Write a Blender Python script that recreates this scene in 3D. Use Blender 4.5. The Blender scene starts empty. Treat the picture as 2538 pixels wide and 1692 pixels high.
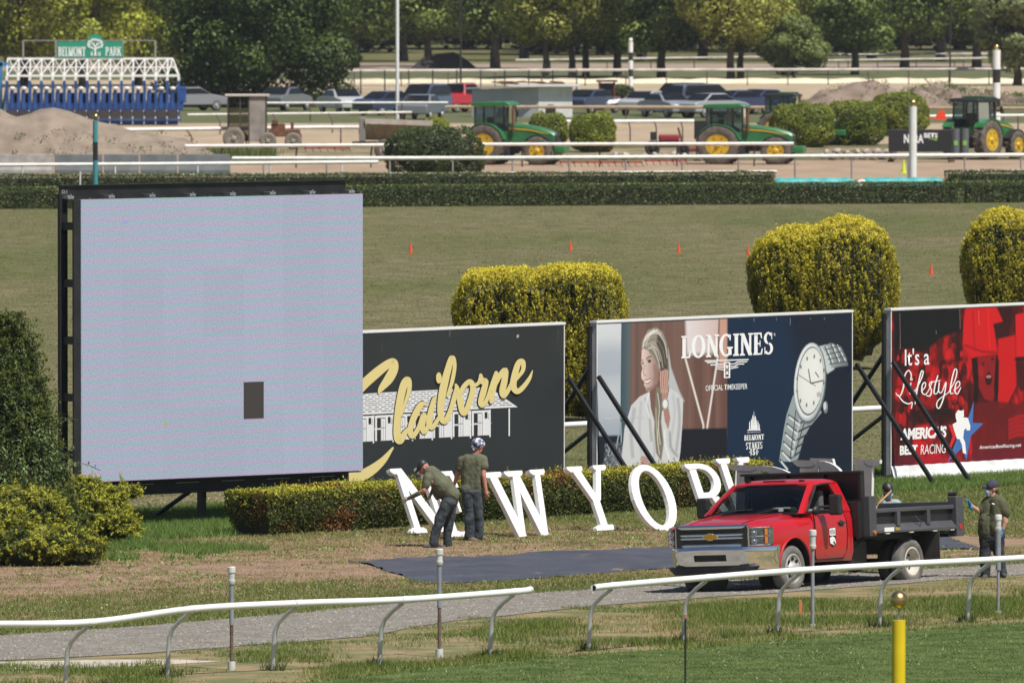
import bpy, bmesh, math, random
import numpy as np
from mathutils import Vector, Matrix, Euler

# ------------------------------------------------------------------ camera, sky, sun, exposure
S = bpy.context.scene
F = 28200.0           # focal length in photograph pixels
CH = 10.8             # camera height
PITCH = math.atan((846 + 168) / F)
cam_d = bpy.data.cameras.new('camera'); cam = bpy.data.objects.new('camera', cam_d)
S.collection.objects.link(cam); S.camera = cam
cam.location = (0, 0, CH); cam.rotation_euler = (math.radians(90) - PITCH, 0, 0)
cam_d.sensor_width = 36.0; cam_d.lens = F / 2538 * 36
cam_d.clip_start = 1.0; cam_d.clip_end = 9000
cam_d.dof.use_dof = True; cam_d.dof.focus_distance = 205; cam_d.dof.aperture_fstop = 7.1
SUNV = Vector((0.40, -0.45, 1.0)).normalized()
W = bpy.data.worlds.new('World'); S.world = W; W.use_nodes = True
nt = W.node_tree; bgn = nt.nodes['Background']
sky = nt.nodes.new('ShaderNodeTexSky'); sky.sky_type = 'NISHITA'; sky.sun_disc = False
sky.sun_elevation = math.asin(SUNV.z); sky.sun_rotation = math.atan2(SUNV.x, SUNV.y)
nt.links.new(sky.outputs[0], bgn.inputs[0]); bgn.inputs[1].default_value = 0.062
sl = bpy.data.lights.new('sun', 'SUN'); sl.energy = 5.0; sl.angle = math.radians(0.53); sl.color = (1.0, 0.955, 0.88)
sun = bpy.data.objects.new('sun', sl); S.collection.objects.link(sun)
sun.rotation_euler = SUNV.to_track_quat('Z', 'Y').to_euler(); sun.location = SUNV * 500
S.view_settings.view_transform = 'Standard'; S.view_settings.look = 'None'
S.view_settings.exposure = 0.18; S.view_settings.gamma = 1.0

rng = np.random.default_rng(7); random.seed(7)
PI = math.pi
E1 = Vector((0.630, 0.777, 0)); E2 = Vector((0.777, -0.630, 0))

# ------------------------------------------------------------------ geometry of the place
def hgt(x, y):
    d = x * 0.777 - y * 0.630
    return 0.1 * min(1.0, max(0.0, (d + 115.1) / 2.0))
cp, sp = math.cos(PITCH), math.sin(PITCH)
def ray(u, v):
    a = (u - 1269) / F; b = -(v - 846) / F
    return Vector((a, cp + b * sp, -sp + b * cp))
def P(u, v, y):                       # point seen at (u,v) at distance y
    r = ray(u, v); k = y / r.y
    return Vector((r.x * k, y, CH + r.z * k))
def G(u, v, z=None):                  # point of the ground seen at (u,v)
    r = ray(u, v); h = 0.0 if z is None else z
    for _ in range(12):
        k = (h - CH) / r.z; p = Vector((r.x * k, r.y * k, h))
        if z is not None: break
        h = hgt(p.x, p.y)
    return Vector((p.x, p.y, h))
def GD(u, y):                         # ground point under column u at distance y
    x = (u - 1269) / F * y * 1.0006
    return Vector((x, y, hgt(x, y)))
def VS(v): return (v + 168) / CH      # pixels per metre at ground row v

# ------------------------------------------------------------------ materials
MATS = {}
def mat(name, col, rough=0.6, metal=0.0, col2=None, scale=4.0, bump=0.0, bscale=None, spec=None, mixlo=0.35, mixhi=0.65, stretch=None, coat=0.0, emit=None, alpha=None):
    if name in MATS: return MATS[name]
    m = bpy.data.materials.new(name); m.use_nodes = True; n = m.node_tree; L = n.links
    b = n.nodes['Principled BSDF']
    b.inputs['Base Color'].default_value = (*col, 1); b.inputs['Roughness'].default_value = rough; b.inputs['Metallic'].default_value = metal
    if spec is not None: b.inputs['Specular IOR Level'].default_value = spec
    if coat: b.inputs['Coat Weight'].default_value = coat; b.inputs['Coat Roughness'].default_value = 0.06
    if emit: b.inputs['Emission Color'].default_value = (*emit[:3], 1); b.inputs['Emission Strength'].default_value = emit[3]
    src = None
    if col2 is not None or bump:
        tc = n.nodes.new('ShaderNodeTexCoord'); mp = n.nodes.new('ShaderNodeMapping')
        L.new(tc.outputs['Object'], mp.inputs[0])
        if stretch: mp.inputs['Scale'].default_value = stretch
        src = mp.outputs[0]
    if col2 is not None:
        no = n.nodes.new('ShaderNodeTexNoise'); no.inputs['Scale'].default_value = scale; no.inputs['Detail'].default_value = 6
        L.new(src, no.inputs[0])
        r = n.nodes.new('ShaderNodeValToRGB'); r.color_ramp.elements[0].position = mixlo; r.color_ramp.elements[1].position = mixhi
        r.color_ramp.elements[0].color = (*col, 1); r.color_ramp.elements[1].color = (*col2, 1)
        L.new(no.outputs[0], r.inputs[0]); L.new(r.outputs[0], b.inputs['Base Color'])
    if bump:
        nb = n.nodes.new('ShaderNodeTexNoise'); nb.inputs['Scale'].default_value = bscale or scale * 3; nb.inputs['Detail'].default_value = 5
        L.new(src, nb.inputs[0])
        bp = n.nodes.new('ShaderNodeBump'); bp.inputs['Strength'].default_value = bump; bp.inputs['Distance'].default_value = 0.03
        L.new(nb.outputs[0], bp.inputs['Height']); L.new(bp.outputs[0], b.inputs['Normal'])
    MATS[name] = m; return m
def vcmat(name, rough=0.7, trans=0.0, spec=0.3, noise=0.0, coat=0):        # colour read from the 'tint' attribute of each leaf / blade / print cell
    if name in MATS: return MATS[name]
    m = bpy.data.materials.new(name); m.use_nodes = True; n = m.node_tree; L = n.links
    b = n.nodes['Principled BSDF']; a = n.nodes.new('ShaderNodeAttribute'); a.attribute_name = 'tint'
    L.new(a.outputs['Color'], b.inputs['Base Color']); b.inputs['Roughness'].default_value = rough
    b.inputs['Specular IOR Level'].default_value = spec
    if coat: b.inputs['Coat Weight'].default_value = coat
    if trans:
        t = n.nodes.new('ShaderNodeBsdfTranslucent'); L.new(a.outputs['Color'], t.inputs[0])
        mx = n.nodes.new('ShaderNodeMixShader'); mx.inputs[0].default_value = trans
        L.new(b.outputs[0], mx.inputs[1]); L.new(t.outputs[0], mx.inputs[2])
        L.new(mx.outputs[0], n.nodes['Material Output'].inputs[0])
    MATS[name] = m; return m
def glassmat(name, tint=(0.35, 0.4, 0.4), refl=1.0):
    if name in MATS: return MATS[name]
    m = bpy.data.materials.new(name); m.use_nodes = True; n = m.node_tree; L = n.links
    n.nodes.remove(n.nodes['Principled BSDF'])
    t = n.nodes.new('ShaderNodeBsdfTransparent'); t.inputs[0].default_value = (*tint, 1)
    g = n.nodes.new('ShaderNodeBsdfGlossy'); g.inputs['Roughness'].default_value = 0.03; g.inputs[0].default_value = (refl, refl, refl, 1)
    f = n.nodes.new('ShaderNodeFresnel'); f.inputs[0].default_value = 1.5
    mx = n.nodes.new('ShaderNodeMixShader'); L.new(f.outputs[0], mx.inputs[0]); L.new(t.outputs[0], mx.inputs[1]); L.new(g.outputs[0], mx.inputs[2])
    L.new(mx.outputs[0], n.nodes['Material Output'].inputs[0]); MATS[name] = m; return m
leafm = vcmat('leaf', 0.55, 0.22, 0.35)
bladem = vcmat('grass_blade', 0.6, 0.25, 0.3)
printm = vcmat('printed_vinyl', 0.42, 0, 0.45)
paintw = mat('white_paint', (0.80, 0.80, 0.79), 0.4, 0, (0.72, 0.72, 0.70), 1.5, 0.05, 30)
chalk = mat('chalky_white', (0.78, 0.77, 0.75), 0.6, 0, (0.66, 0.64, 0.6), 3, 0.1, 20)
blackst = mat('black_steel', (0.012, 0.012, 0.014), 0.45, 0.0, (0.022, 0.022, 0.024), 3)
galv = mat('galvanised', (0.42, 0.43, 0.45), 0.45, 0.6, (0.3, 0.31, 0.32), 5)
rust = mat('rusty_iron', (0.16, 0.07, 0.035), 0.85, 0, (0.08, 0.04, 0.025), 5, 0.2)
bark = mat('bark', (0.11, 0.085, 0.065), 0.9, 0, (0.05, 0.04, 0.03), 3, 0.6, 12, stretch=(1, 1, 0.25))
corem = mat('inner_shade', (0.018, 0.022, 0.009), 0.95, 0, (0.03, 0.026, 0.012), 4, 0.5, 10)  # near-black stand-in for the shaded inside of plants and far wood
rubber = mat('rubber', (0.022, 0.021, 0.02), 0.8, 0, (0.05, 0.045, 0.04), 3, 0.1, 30)
dustrub = mat('dusty_rubber', (0.10, 0.095, 0.085), 0.9, 0, (0.18, 0.17, 0.155), 4, 0.2, 30)
concrete = mat('concrete', (0.36, 0.35, 0.33), 0.9, 0, (0.25, 0.245, 0.235), 2.5, 0.3, 12)
gold = mat('brass', (0.66, 0.48, 0.20), 0.34, 1.0, (0.45, 0.32, 0.14), 6)

# ------------------------------------------------------------------ object helpers
def link(o, parent=None):
    S.collection.objects.link(o)
    if parent is not None: o.parent = parent
    return o
def tag(o, label=None, cat=None, group=None, kind=None):
    if label: o['label'] = label
    if cat: o['category'] = cat
    if group: o['group'] = group
    if kind: o['kind'] = kind
    return o
def thing(name, label, cat, loc=(0, 0, 0), rz=0.0, group=None):
    o = bpy.data.objects.new(name, None); o.empty_display_size = 0.2
    link(o); o.location = loc; o.rotation_euler = (0, 0, rz); return tag(o, label, cat, group)
def kids(o, pool=None): return [c for c in bpy.data.objects if c.parent == o]
def dup(o, loc=None, rz=None, label=None, scale=None):
    def cp_(s, par):
        c = s.copy(); S.collection.objects.link(c); c.parent = par
        for ch in kids(s): cp_(ch, c)
        return c
    c = cp_(o, None)
    if loc is not None: c.location = loc
    if rz is not None: c.rotation_euler = (0, 0, rz)
    if label: c['label'] = label
    if scale: c.scale = scale
    return c
def rawmesh(name, V, Fq, m, parent=None, smooth=False, tint=None, kind=None):
    """numpy mesh: V (n,3), Fq (k,3|4)"""
    V = np.asarray(V, dtype=np.float32); Fq = np.asarray(Fq, dtype=np.int32)
    me = bpy.data.meshes.new(name); k = Fq.shape[1]
    me.vertices.add(len(V)); me.vertices.foreach_set('co', V.ravel())
    me.loops.add(Fq.size); me.loops.foreach_set('vertex_index', Fq.ravel())
    me.polygons.add(len(Fq)); me.polygons.foreach_set('loop_start', np.arange(0, Fq.size, k, dtype=np.int32))
    if smooth: me.polygons.foreach_set('use_smooth', np.ones(len(Fq), dtype=bool))
    me.update(calc_edges=True)
    if tint is not None:
        a = me.attributes.new('tint', 'FLOAT_COLOR', 'POINT')
        c = np.ones((len(V), 4), dtype=np.float32); c[:, :3] = tint; a.data.foreach_set('color', c.ravel())
    me.materials.append(m)
    o = bpy.data.objects.new(name, me); link(o, parent)
    if kind: o['kind'] = kind
    return o

class MB:
    def __init__(s): s.v = []; s.f = []; s.M = Matrix.Identity(4)
    def add(s, vs, fs):
        n = len(s.v); s.v += [tuple(s.M @ Vector(p)) for p in vs]; s.f += [tuple(i + n for i in f) for f in fs]; return s
    def box(s, c, d, rot=None):
        hx, hy, hz = d[0] / 2, d[1] / 2, d[2] / 2
        R = Matrix.Translation(Vector(c)) @ (rot.to_matrix().to_4x4() if rot else Matrix.Identity(4))
        vs = [R @ Vector((x * hx, y * hy, z * hz)) for z in (-1, 1) for y in (-1, 1) for x in (-1, 1)]
        return s.add(vs, [(0, 2, 3, 1), (4, 5, 7, 6), (0, 1, 5, 4), (2, 6, 7, 3), (0, 4, 6, 2), (1, 3, 7, 5)])
    def cyl(s, a, b, r, r2=None, n=12, caps=True): return s.tube([a, b], [r, r if r2 is None else r2], n, caps)
    def tube(s, pts, r, n=10, caps=True, flat=1.0):
        pts = [Vector(p) for p in pts]
        if not isinstance(r, (list, tuple)): r = [r] * len(pts)
        vs = []; fs = []; up = None
        for i, p in enumerate(pts):
            t = (pts[min(i + 1, len(pts) - 1)] - pts[max(i - 1, 0)]).normalized()
            if up is None: up = Vector((0, 0, 1)) if abs(t.z) < 0.9 else Vector((0, 1, 0))
            sd = t.cross(up).normalized(); up = sd.cross(t).normalized()
            for k in range(n):
                a = 2 * PI * k / n; vs.append(p + (sd * math.cos(a) + up * math.sin(a) * flat) * r[i])
        for i in range(len(pts) - 1):
            for k in range(n):
                k2 = (k + 1) % n; fs.append((i * n + k, i * n + k2, (i + 1) * n + k2, (i + 1) * n + k))
        if caps: fs.append(tuple(range(n))[::-1]); fs.append(tuple(range((len(pts) - 1) * n, len(pts) * n)))
        return s.add(vs, fs)
    def sph(s, c, r, nu=16, nv=10):
        if not isinstance(r, (list, tuple)): r = (r, r, r)
        vs = [(c[0], c[1], c[2] - r[2])]; fs = []
        for j in range(1, nv):
            ph = -PI / 2 + PI * j / nv
            for i in range(nu):
                a = 2 * PI * i / nu; vs.append((c[0] + r[0] * math.cos(ph) * math.cos(a), c[1] + r[1] * math.cos(ph) * math.sin(a), c[2] + r[2] * math.sin(ph)))
        vs.append((c[0], c[1], c[2] + r[2])); T = len(vs) - 1
        for i in range(nu):
            i2 = (i + 1) % nu; fs.append((0, 1 + i2, 1 + i)); fs.append((T, T - nu + i, T - nu + i2))
            for j in range(nv - 2): a = 1 + j * nu; fs.append((a + i, a + i2, a + nu + i2, a + nu + i))
        return s.add(vs, fs)
    def prism(s, poly, ax, lo, hi):
        """poly of 2D points; ax = axis extruded along: 'x' (poly=(y,z)), 'y' (poly=(x,z)), 'z' (poly=(x,y))"""
        n = len(poly)
        def q(p, t): return (t, p[0], p[1]) if ax == 'x' else ((p[0], t, p[1]) if ax == 'y' else (p[0], p[1], t))
        vs = [q(p, lo) for p in poly] + [q(p, hi) for p in poly]
        fs = [tuple(range(n)), tuple(range(2 * n - 1, n - 1, -1))] + [(i, (i + 1) % n + 0, (i + 1) % n + n, i + n) for i in range(n)]
        return s.add(vs, fs)
    def loft(s, rings, caps=True, closed=True):
        n = len(rings[0]); vs = [p for r in rings for p in r]; fs = []
        for i in range(len(rings) - 1):
            for k in range(n if closed else n - 1): k2 = (k + 1) % n; fs.append((i * n + k, i * n + k2, (i + 1) * n + k2, (i + 1) * n + k))
        if caps: fs.append(tuple(range(n))[::-1]); fs.append(tuple(range((len(rings) - 1) * n, len(rings) * n)))
        return s.add(vs, fs)
    def quad(s, a, b, c, d): return s.add([a, b, c, d], [(0, 1, 2, 3)])
    def lathe(s, c, axis, prof, n=20):
        """prof: (radius, offset along axis)"""
        ax = Vector(axis).normalized(); u = ax.orthogonal().normalized(); w = ax.cross(u); c = Vector(c)
        return s.loft([[c + ax * t + (u * math.cos(2 * PI * k / n) + w * math.sin(2 * PI * k / n)) * max(r, 1e-4) for k in range(n)] for r, t in prof])
    def build(s, name, m, parent=None, smooth=None, bevel=0, kind=None, label=None, fixn=True):
        me = bpy.data.meshes.new(name); me.from_pydata(s.v, [], s.f)
        if fixn:
            b = bmesh.new(); b.from_mesh(me); bmesh.ops.recalc_face_normals(b, faces=b.faces); b.to_mesh(me); b.free()
        me.materials.append(m)
        if smooth:
            me.polygons.foreach_set('use_smooth', [True] * len(me.polygons)); me.set_sharp_from_angle(angle=math.radians(smooth))
        o = bpy.data.objects.new(name, me); link(o, parent)
        if bevel:
            md = o.modifiers.new('bevel', 'BEVEL'); md.width = bevel; md.segments = 2; md.limit_method = 'ANGLE'; md.angle_limit = math.radians(40)
        if kind: o['kind'] = kind
        if label: o['label'] = label
        return o

# value noise (numpy)
_NG = rng.random((64, 64, 64)).astype(np.float32)
def vnoise(p, sc=1.0, oct=3):
    p = np.asarray(p, dtype=np.float64) * sc; out = 0; amp = 1; tot = 0
    if p.shape[1] == 2: p = np.c_[p, np.zeros(len(p))]
    for o in range(oct):
        i = np.floor(p).astype(int); f = p - i; f = f * f * (3 - 2 * f); r = 0
        for dx in (0, 1):
            for dy in (0, 1):
                for dz in (0, 1):
                    w = np.where(dx, f[:, 0], 1 - f[:, 0]) * np.where(dy, f[:, 1], 1 - f[:, 1]) * np.where(dz, f[:, 2], 1 - f[:, 2])
                    r = r + w * _NG[(i[:, 0] + dx) % 64, (i[:, 1] + dy) % 64, (i[:, 2] + dz) % 64]
        out = out + r * amp; tot += amp; amp *= 0.5; p = p * 2.03 + 17
    return out / tot
def unit(a): return a / np.maximum(np.linalg.norm(a, axis=1, keepdims=True), 1e-9)
def mixc(c1, c2, t): t = np.clip(t, 0, 1)[:, None]; return np.array(c1)[None] * (1 - t) + np.array(c2)[None] * t
def leaves(name, pts, nrm, size, cols, parent=None, spread=0.8, kind='stuff', updir=0.0, asp=0.55, m=None):
    """one small rhombic leaf (quad) per point"""
    n = len(pts); sz = size * rng.uniform(0.6, 1.35, (n, 1))
    N = unit(nrm + rng.normal(0, spread, (n, 3)) * 0.7)
    T = rng.normal(0, 1, (n, 3)); T[:, 2] += updir; T = unit(np.cross(np.cross(N, T), N)); B = np.cross(N, T)
    V = np.stack([pts - T * sz * .5, pts + B * sz * asp * .5 + N * sz * .08, pts + T * sz * .5, pts - B * sz * asp * .5 + N * sz * .08], 1).reshape(-1, 3)
    Fq = np.arange(n * 4).reshape(n, 4)
    return rawmesh(name, V, Fq, m or leafm, parent, tint=np.repeat(cols, 4, 0), kind=kind)
def sprays(name, ctr, dr, npc, L_, wd, leaf, ca, cb, parent=None, cvar=.22, asp=.42, bias=0.0, sag=0.0):
    """leafy shoots: npc leaves along each direction dr from each centre, tips lighter, bases darker"""
    k = len(ctr); t = rng.random((k, npc, 1)); D_ = unit(dr)[:, None, :]; ln = (L_ * rng.uniform(.55, 1.25, k))[:, None, None]
    p = ctr[:, None, :] + D_ * t * ln + rng.normal(0, 1, (k, npc, 3)) * wd * (1.05 - .75 * t); p[..., 2] -= sag * (t[..., 0] * ln[..., 0]) ** 2
    tone = rng.normal(0, cvar, (k, 1, 1)) + bias + t * .75 + rng.normal(0, .10, (k, npc, 1)); c = mixc(ca, cb, tone.ravel()); q = (D_ * .5 + rng.normal(0, .5, (k, npc, 3))).reshape(-1, 3)  # new growth lightens tips; shade inside the plant painted into bases
    return leaves(name, p.reshape(-1, 3), unit(q), leaf, c, parent, .6, asp=asp)
def sphpts(n): return unit(rng.normal(0, 1, (n, 3)))

def text_mesh(txt, bold=0.0, shear=0.0, spacing=1.0):
    cu = bpy.data.curves.new('t', 'FONT'); cu.body = txt; cu.offset = bold; cu.shear = shear; cu.space_character = spacing; cu.resolution_u = 3
    o = bpy.data.objects.new('t', cu); S.collection.objects.link(o)
    me = bpy.data.meshes.new_from_object(o)
    bpy.data.objects.remove(o); bpy.data.curves.remove(cu)
    return me
def lettering(name, txt, fn, box, m, parent, bold=0.0, shear=0.0, spacing=1.0, off=0.003):
    """flat lettering laid on a surface; fn(a,b,off) maps box coords to 3D; box=(a0,b0,a1,b1) fit to the ink"""
    me = text_mesh(txt, bold, shear, spacing)
    co = np.empty(len(me.vertices) * 3, dtype=np.float32); me.vertices.foreach_get('co', co); co = co.reshape(-1, 3)
    lo, hi = co.min(0), co.max(0)
    out = []
    for c in co:
        a = box[0] + (c[0] - lo[0]) / (hi[0] - lo[0]) * (box[2] - box[0]); b = box[1] + (c[1] - lo[1]) / (hi[1] - lo[1]) * (box[3] - box[1])
        out += list(fn(a, b, off))
    me.vertices.foreach_set('co', out); me.materials.clear(); me.materials.append(m); me.name = name; me.update()
    o = bpy.data.objects.new(name, me); link(o, parent); return o
# ------------------------------------------------------------------ slab-serif alphabet (polygons, height 1)
def _arc(cx, cy, rx, ry, ix, iy, a0, a1, n=14, jx=0):
    A = [math.radians(a0 + (a1 - a0) * i / n) for i in range(n + 1)]
    return [(cx + rx * math.cos(a), cy + ry * math.sin(a)) for a in A] + [(cx + jx + ix * math.cos(a), cy + iy * math.sin(a)) for a in reversed(A)]
def _r(x0, y0, x1, y1): return [(x0, y0), (x1, y0), (x1, y1), (x0, y1)]
def _d(xa, xb, w, y0=0.0, y1=1.0): return [(xa, y0), (xa + w, y0), (xb + w, y1), (xb, y1)]   # bottom x, top x
def _s(x0, x1, y, h=0.07, c=0.05, up=True):     # bracketed serif; x0..x1 wide at y; up: thickness goes up
    k = 1 if up else -1
    return [(x0, y), (x1, y), (x1, y + k * h * .7), (x1 - c, y + k * h * 1.25), (x0 + c, y + k * h * 1.25), (x0, y + k * h * .7)]
def glyph(ch, T=0.17, t=0.09):
    if ch == 'N': return 0.80, [_r(.10, 0, .10 + t * 1.3, 1), _r(.72 - t * 1.3, 0, .72, 1), _d(.55, .04, T * 1.15), _s(0, .32, 0), _s(.52, .82, 1, up=False), _s(-.02, .2, 1, up=False)]
    if ch == 'M': return 0.95, [_r(.10, 0, .10 + t, 1), _r(.85 - T, 0, .85, 1), _d(.36, .06, T), _d(.40, .72, t), _s(0, .3, 0), _s(.62, .95, 0), _s(0, .2, 1, up=False), _s(.75, .95, 1, up=False)]
    if ch == 'E': return 0.62, [_r(.08, 0, .08 + T, 1), _r(.03, 0, .55, .075), _r(.03, .925, .52, 1), _r(.2, .47, .42, .54), [(.55, 0), (.6, .28), (.54, .28), (.46, .07)], [(.52, 1), (.55, .74), (.49, .74), (.43, .93)], _r(.40, .37, .45, .64), _s(0, .3, 0), _s(0, .3, 1, up=False)]
    if ch == 'L': return 0.6, [_r(.08, 0, .08 + T, 1), _r(.03, 0, .55, .075), [(.55, 0), (.6, .32), (.54, .32), (.44, .07)], _s(0, .34, 0), _s(0, .34, 1, up=False)]
    if ch == 'W': return 1.05, [_d(.24, .03, T), _d(.24 + T * .2, .50, t * 1.1), _d(.66, .45, T), _d(.66 + T * .2, .92, t * 1.1), _s(-.05, .28, 1, up=False), _s(.34, .68, 1, up=False), _s(.82, 1.1, 1, up=False)]
    if ch == 'Y': return 0.78, [_r(.31, 0, .31 + T, .48), [(.31, .46), (.31 + T, .46), (.22, 1), (.03, 1)], [(.38, .46), (.48, .46), (.73, 1), (.62, 1)], _s(.18, .61, 0), _s(-.03, .3, 1, up=False), _s(.54, .82, 1, up=False)]
    if ch == 'O': return 0.86, [_arc(.43, .5, .43, .52, .43 - T * 1.1, .42, 90, 270), _arc(.43, .5, .43, .52, .43 - T * 1.1, .42, -90, 90)]
    if ch == 'R': return 0.76, [_r(.08, 0, .08 + T, 1), _arc(.32, .73, .36, .27, .36 - T, .18, -90, 90), _r(.08 + T, .92, .32, 1), _r(.08 + T, .46, .32, .55), [(.36, .48), (.52, .48), (.78, 0), (.60, 0)], _s(0, .33, 0), _s(0, .3, 1, up=False)]
    if ch == 'K': return 0.80, [_r(.08, 0, .08 + T, 1), _d(.20, .58, t * 1.2, .38, 1), [(.34, .56), (.46, .66), (.80, 0), (.60, 0)], _s(0, .33, 0), _s(0, .33, 1, up=False), _s(.5, .8, 1, up=False), _s(.52, .86, 0)]
    if ch == 'B': return 0.72, [_r(.08, 0, .08 + T, 1), _arc(.32, .745, .32, .255, .32 - T, .175, -90, 90), _arc(.32, .27, .38, .27, .38 - T, .19, -90, 90), _r(.08 + T, .925, .32, 1), _r(.08 + T, .49, .32, .55), _r(.08 + T, 0, .32, .075), _s(0, .28, 0), _s(0, .28, 1, up=False)]
    if ch == 'P': return 0.70, [_r(.08, 0, .08 + T, 1), _arc(.32, .72, .36, .28, .36 - T, .19, -90, 90), _r(.08 + T, .92, .32, 1), _r(.08 + T, .44, .32, .53), _s(0, .34, 0), _s(0, .28, 1, up=False)]
    if ch == 'D': return 0.82, [_r(.08, 0, .08 + T, 1), _arc(.32, .5, .48, .5, .48 - T, .42, -90, 90), _r(.08 + T, .92, .32, 1), _r(.08 + T, 0, .32, .08), _s(0, .28, 0), _s(0, .28, 1, up=False)]
    if ch == 'I': return 0.38, [_r(.10, 0, .10 + T, 1), _s(0, .37, 0), _s(0, .37, 1, up=False)]
    if ch == 'G': return 0.82, [_arc(.43, .5, .43, .52, .43 - T, .42, 50, 310), _r(.55, .05, .55 + T, .42), _s(.46, .84, .42, up=False), _r(.62, .72, .70, .98)]
    if ch == 'S': return 0.62, [_arc(.31, .735, .28, .275, .28 - T * .8, .19, 30, 262, jx=0.0), _arc(.31, .265, .29, .275, .29 - T * .8, .185, -150, 82), _r(.49, .68, .54, .98), _r(.06, .02, .11, .34)]
    if ch == 'T': return 0.74, [_r(.29, 0, .29 + T, 1), _r(.02, .92, .72, 1), [(.02, 1), (.02, .70), (.07, .70), (.14, .93)], [(.72, 1), (.72, .70), (.67, .70), (.60, .93)], _s(.18, .56, 0)]
    if ch == 'A': return 0.80, [_d(.10, .36, t), _d(.56, .30, T), _r(.22, .28, .62, .36), _s(.0, .28, 0), _s(.48, .84, 0)]
    if ch == '1': return 0.36, [_r(.12, 0, .12 + T, 1), _s(.0, .40, 0), [(.0, .84), (.14, .92), (.14, 1), (.0, .9)]]
    if ch == '5': return 0.6, [_arc(.29, .30, .29, .31, .29 - T * .8, .22, -150, 110), _r(.10, .5, .18, 1), _r(.10, .9, .52, 1)]
    return 0.3, []
def serif_word(name, word, fn, box, m, parent, T=0.17, t=0.09, gap=0.07, off=0.003, thick=0.004, step=0.0012):
    """word set in slab serif on a surface: fn(a,b,off) -> 3D"""
    tot = sum(glyph(c, T, t)[0] + gap for c in word) - gap
    mb = MB(); x = 0.0
    for c in word:
        w, polys = glyph(c, T, t)
        for k, pl in enumerate(polys):
            q = [(box[0] + (x + p[0]) / tot * (box[2] - box[0]), box[1] + p[1] * (box[3] - box[1])) for p in pl]; n = len(q)
            o = off + k * step
            mb.add([fn(a, b, o) for a, b in q], [tuple(range(n))])
        x += w + gap
    return mb.build(name, m, parent, fixn=False)

# ------------------------------------------------------------------ ground sheets
def ground_mat():
    m = bpy.data.materials.new('ground_grass'); m.use_nodes = True; n = m.node_tree; L = n.links; b = n.nodes['Principled BSDF']
    tc = n.nodes.new('ShaderNodeTexCoord')
    def noise(sc, det=5, st=(1, 1, 1), rot=0.0):
        mp = n.nodes.new('ShaderNodeMapping'); mp.inputs['Scale'].default_value = st; mp.inputs['Rotation'].default_value = (0, 0, rot)
        L.new(tc.outputs['Object'], mp.inputs[0])
        t = n.nodes.new('ShaderNodeTexNoise'); t.inputs['Scale'].default_value = sc; t.inputs['Detail'].default_value = det; L.new(mp.outputs[0], t.inputs[0]); return t.outputs[0]
    def ramp(src, a, ca, c, cc):
        r = n.nodes.new('ShaderNodeValToRGB'); r.color_ramp.elements[0].position = a; r.color_ramp.elements[1].position = c
        r.color_ramp.elements[0].color = (*ca, 1); r.color_ramp.elements[1].color = (*cc, 1); L.new(src, r.inputs[0]); return r.outputs[0]
    def mix(f, a, bb):
        x = n.nodes.new('ShaderNodeMix'); x.data_type = 'RGBA'
        if isinstance(f, float): x.inputs[0].default_value = f
        else: L.new(f, x.inputs[0])
        L.new(a, x.inputs[6]); L.new(bb, x.inputs[7]); return x.outputs[2]
    fld = mix(ramp(noise(.09, 6, (1, .3, 1)), .42, (0, 0, 0), .62, (1, 1, 1)), ramp(noise(1.6, 8, (.6, .35, 1)), .36, (.112, .106, .052), .66, (.185, .162, .092)), ramp(noise(2.2, 8, (.6, .35, 1)), .36, (.074, .088, .031), .66, (.140, .140, .058)))
    fine = ramp(noise(20, 8, (1, .22, 1)), .32, (.50, .52, .50), .70, (1.5, 1.46, 1.4))
    mu = n.nodes.new('ShaderNodeMix'); mu.data_type = 'RGBA'; mu.blend_type = 'MULTIPLY'; mu.inputs[0].default_value = 1.0; L.new(fld, mu.inputs[6]); L.new(fine, mu.inputs[7])
    L.new(mu.outputs[2], b.inputs['Base Color']); b.inputs['Roughness'].default_value = .95; b.inputs['Specular IOR Level'].default_value = .1
    bp = n.nodes.new('ShaderNodeBump'); bp.inputs['Strength'].default_value = .9; bp.inputs['Distance'].default_value = .06; L.new(noise(9, 8, (1, .5, 1)), bp.inputs['Height']); L.new(bp.outputs[0], b.inputs['Normal'])
    return m
def axis(lst):
    out = []
    for a, b, st in lst: out += list(np.arange(a, b, st))
    return np.array(out + [lst[-1][1]])
xs = axis([(-3000, -200, 200), (-200, -16, 8), (-16, 16, 0.3), (16, 200, 8), (200, 3000, 200)])
ys = axis([(-300, 120, 30), (120, 155, 2), (155, 200, 0.3), (200, 260, 2), (260, 1500, 20), (1500, 7500, 300)])
X, Y = np.meshgrid(xs, ys); D = X * 0.777 - Y * 0.630
Z = 0.1 * np.clip((D + 115.1) / 2.0, 0, 1)
nx, ny = len(xs), len(ys); idx = np.arange(nx * ny).reshape(ny, nx)
Fq = np.stack([idx[:-1, :-1], idx[:-1, 1:], idx[1:, 1:], idx[1:, :-1]], -1).reshape(-1, 4)
rawmesh('ground', np.stack([X, Y, Z], -1).reshape(-1, 3), Fq, ground_mat(), smooth=True, kind='structure')

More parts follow.
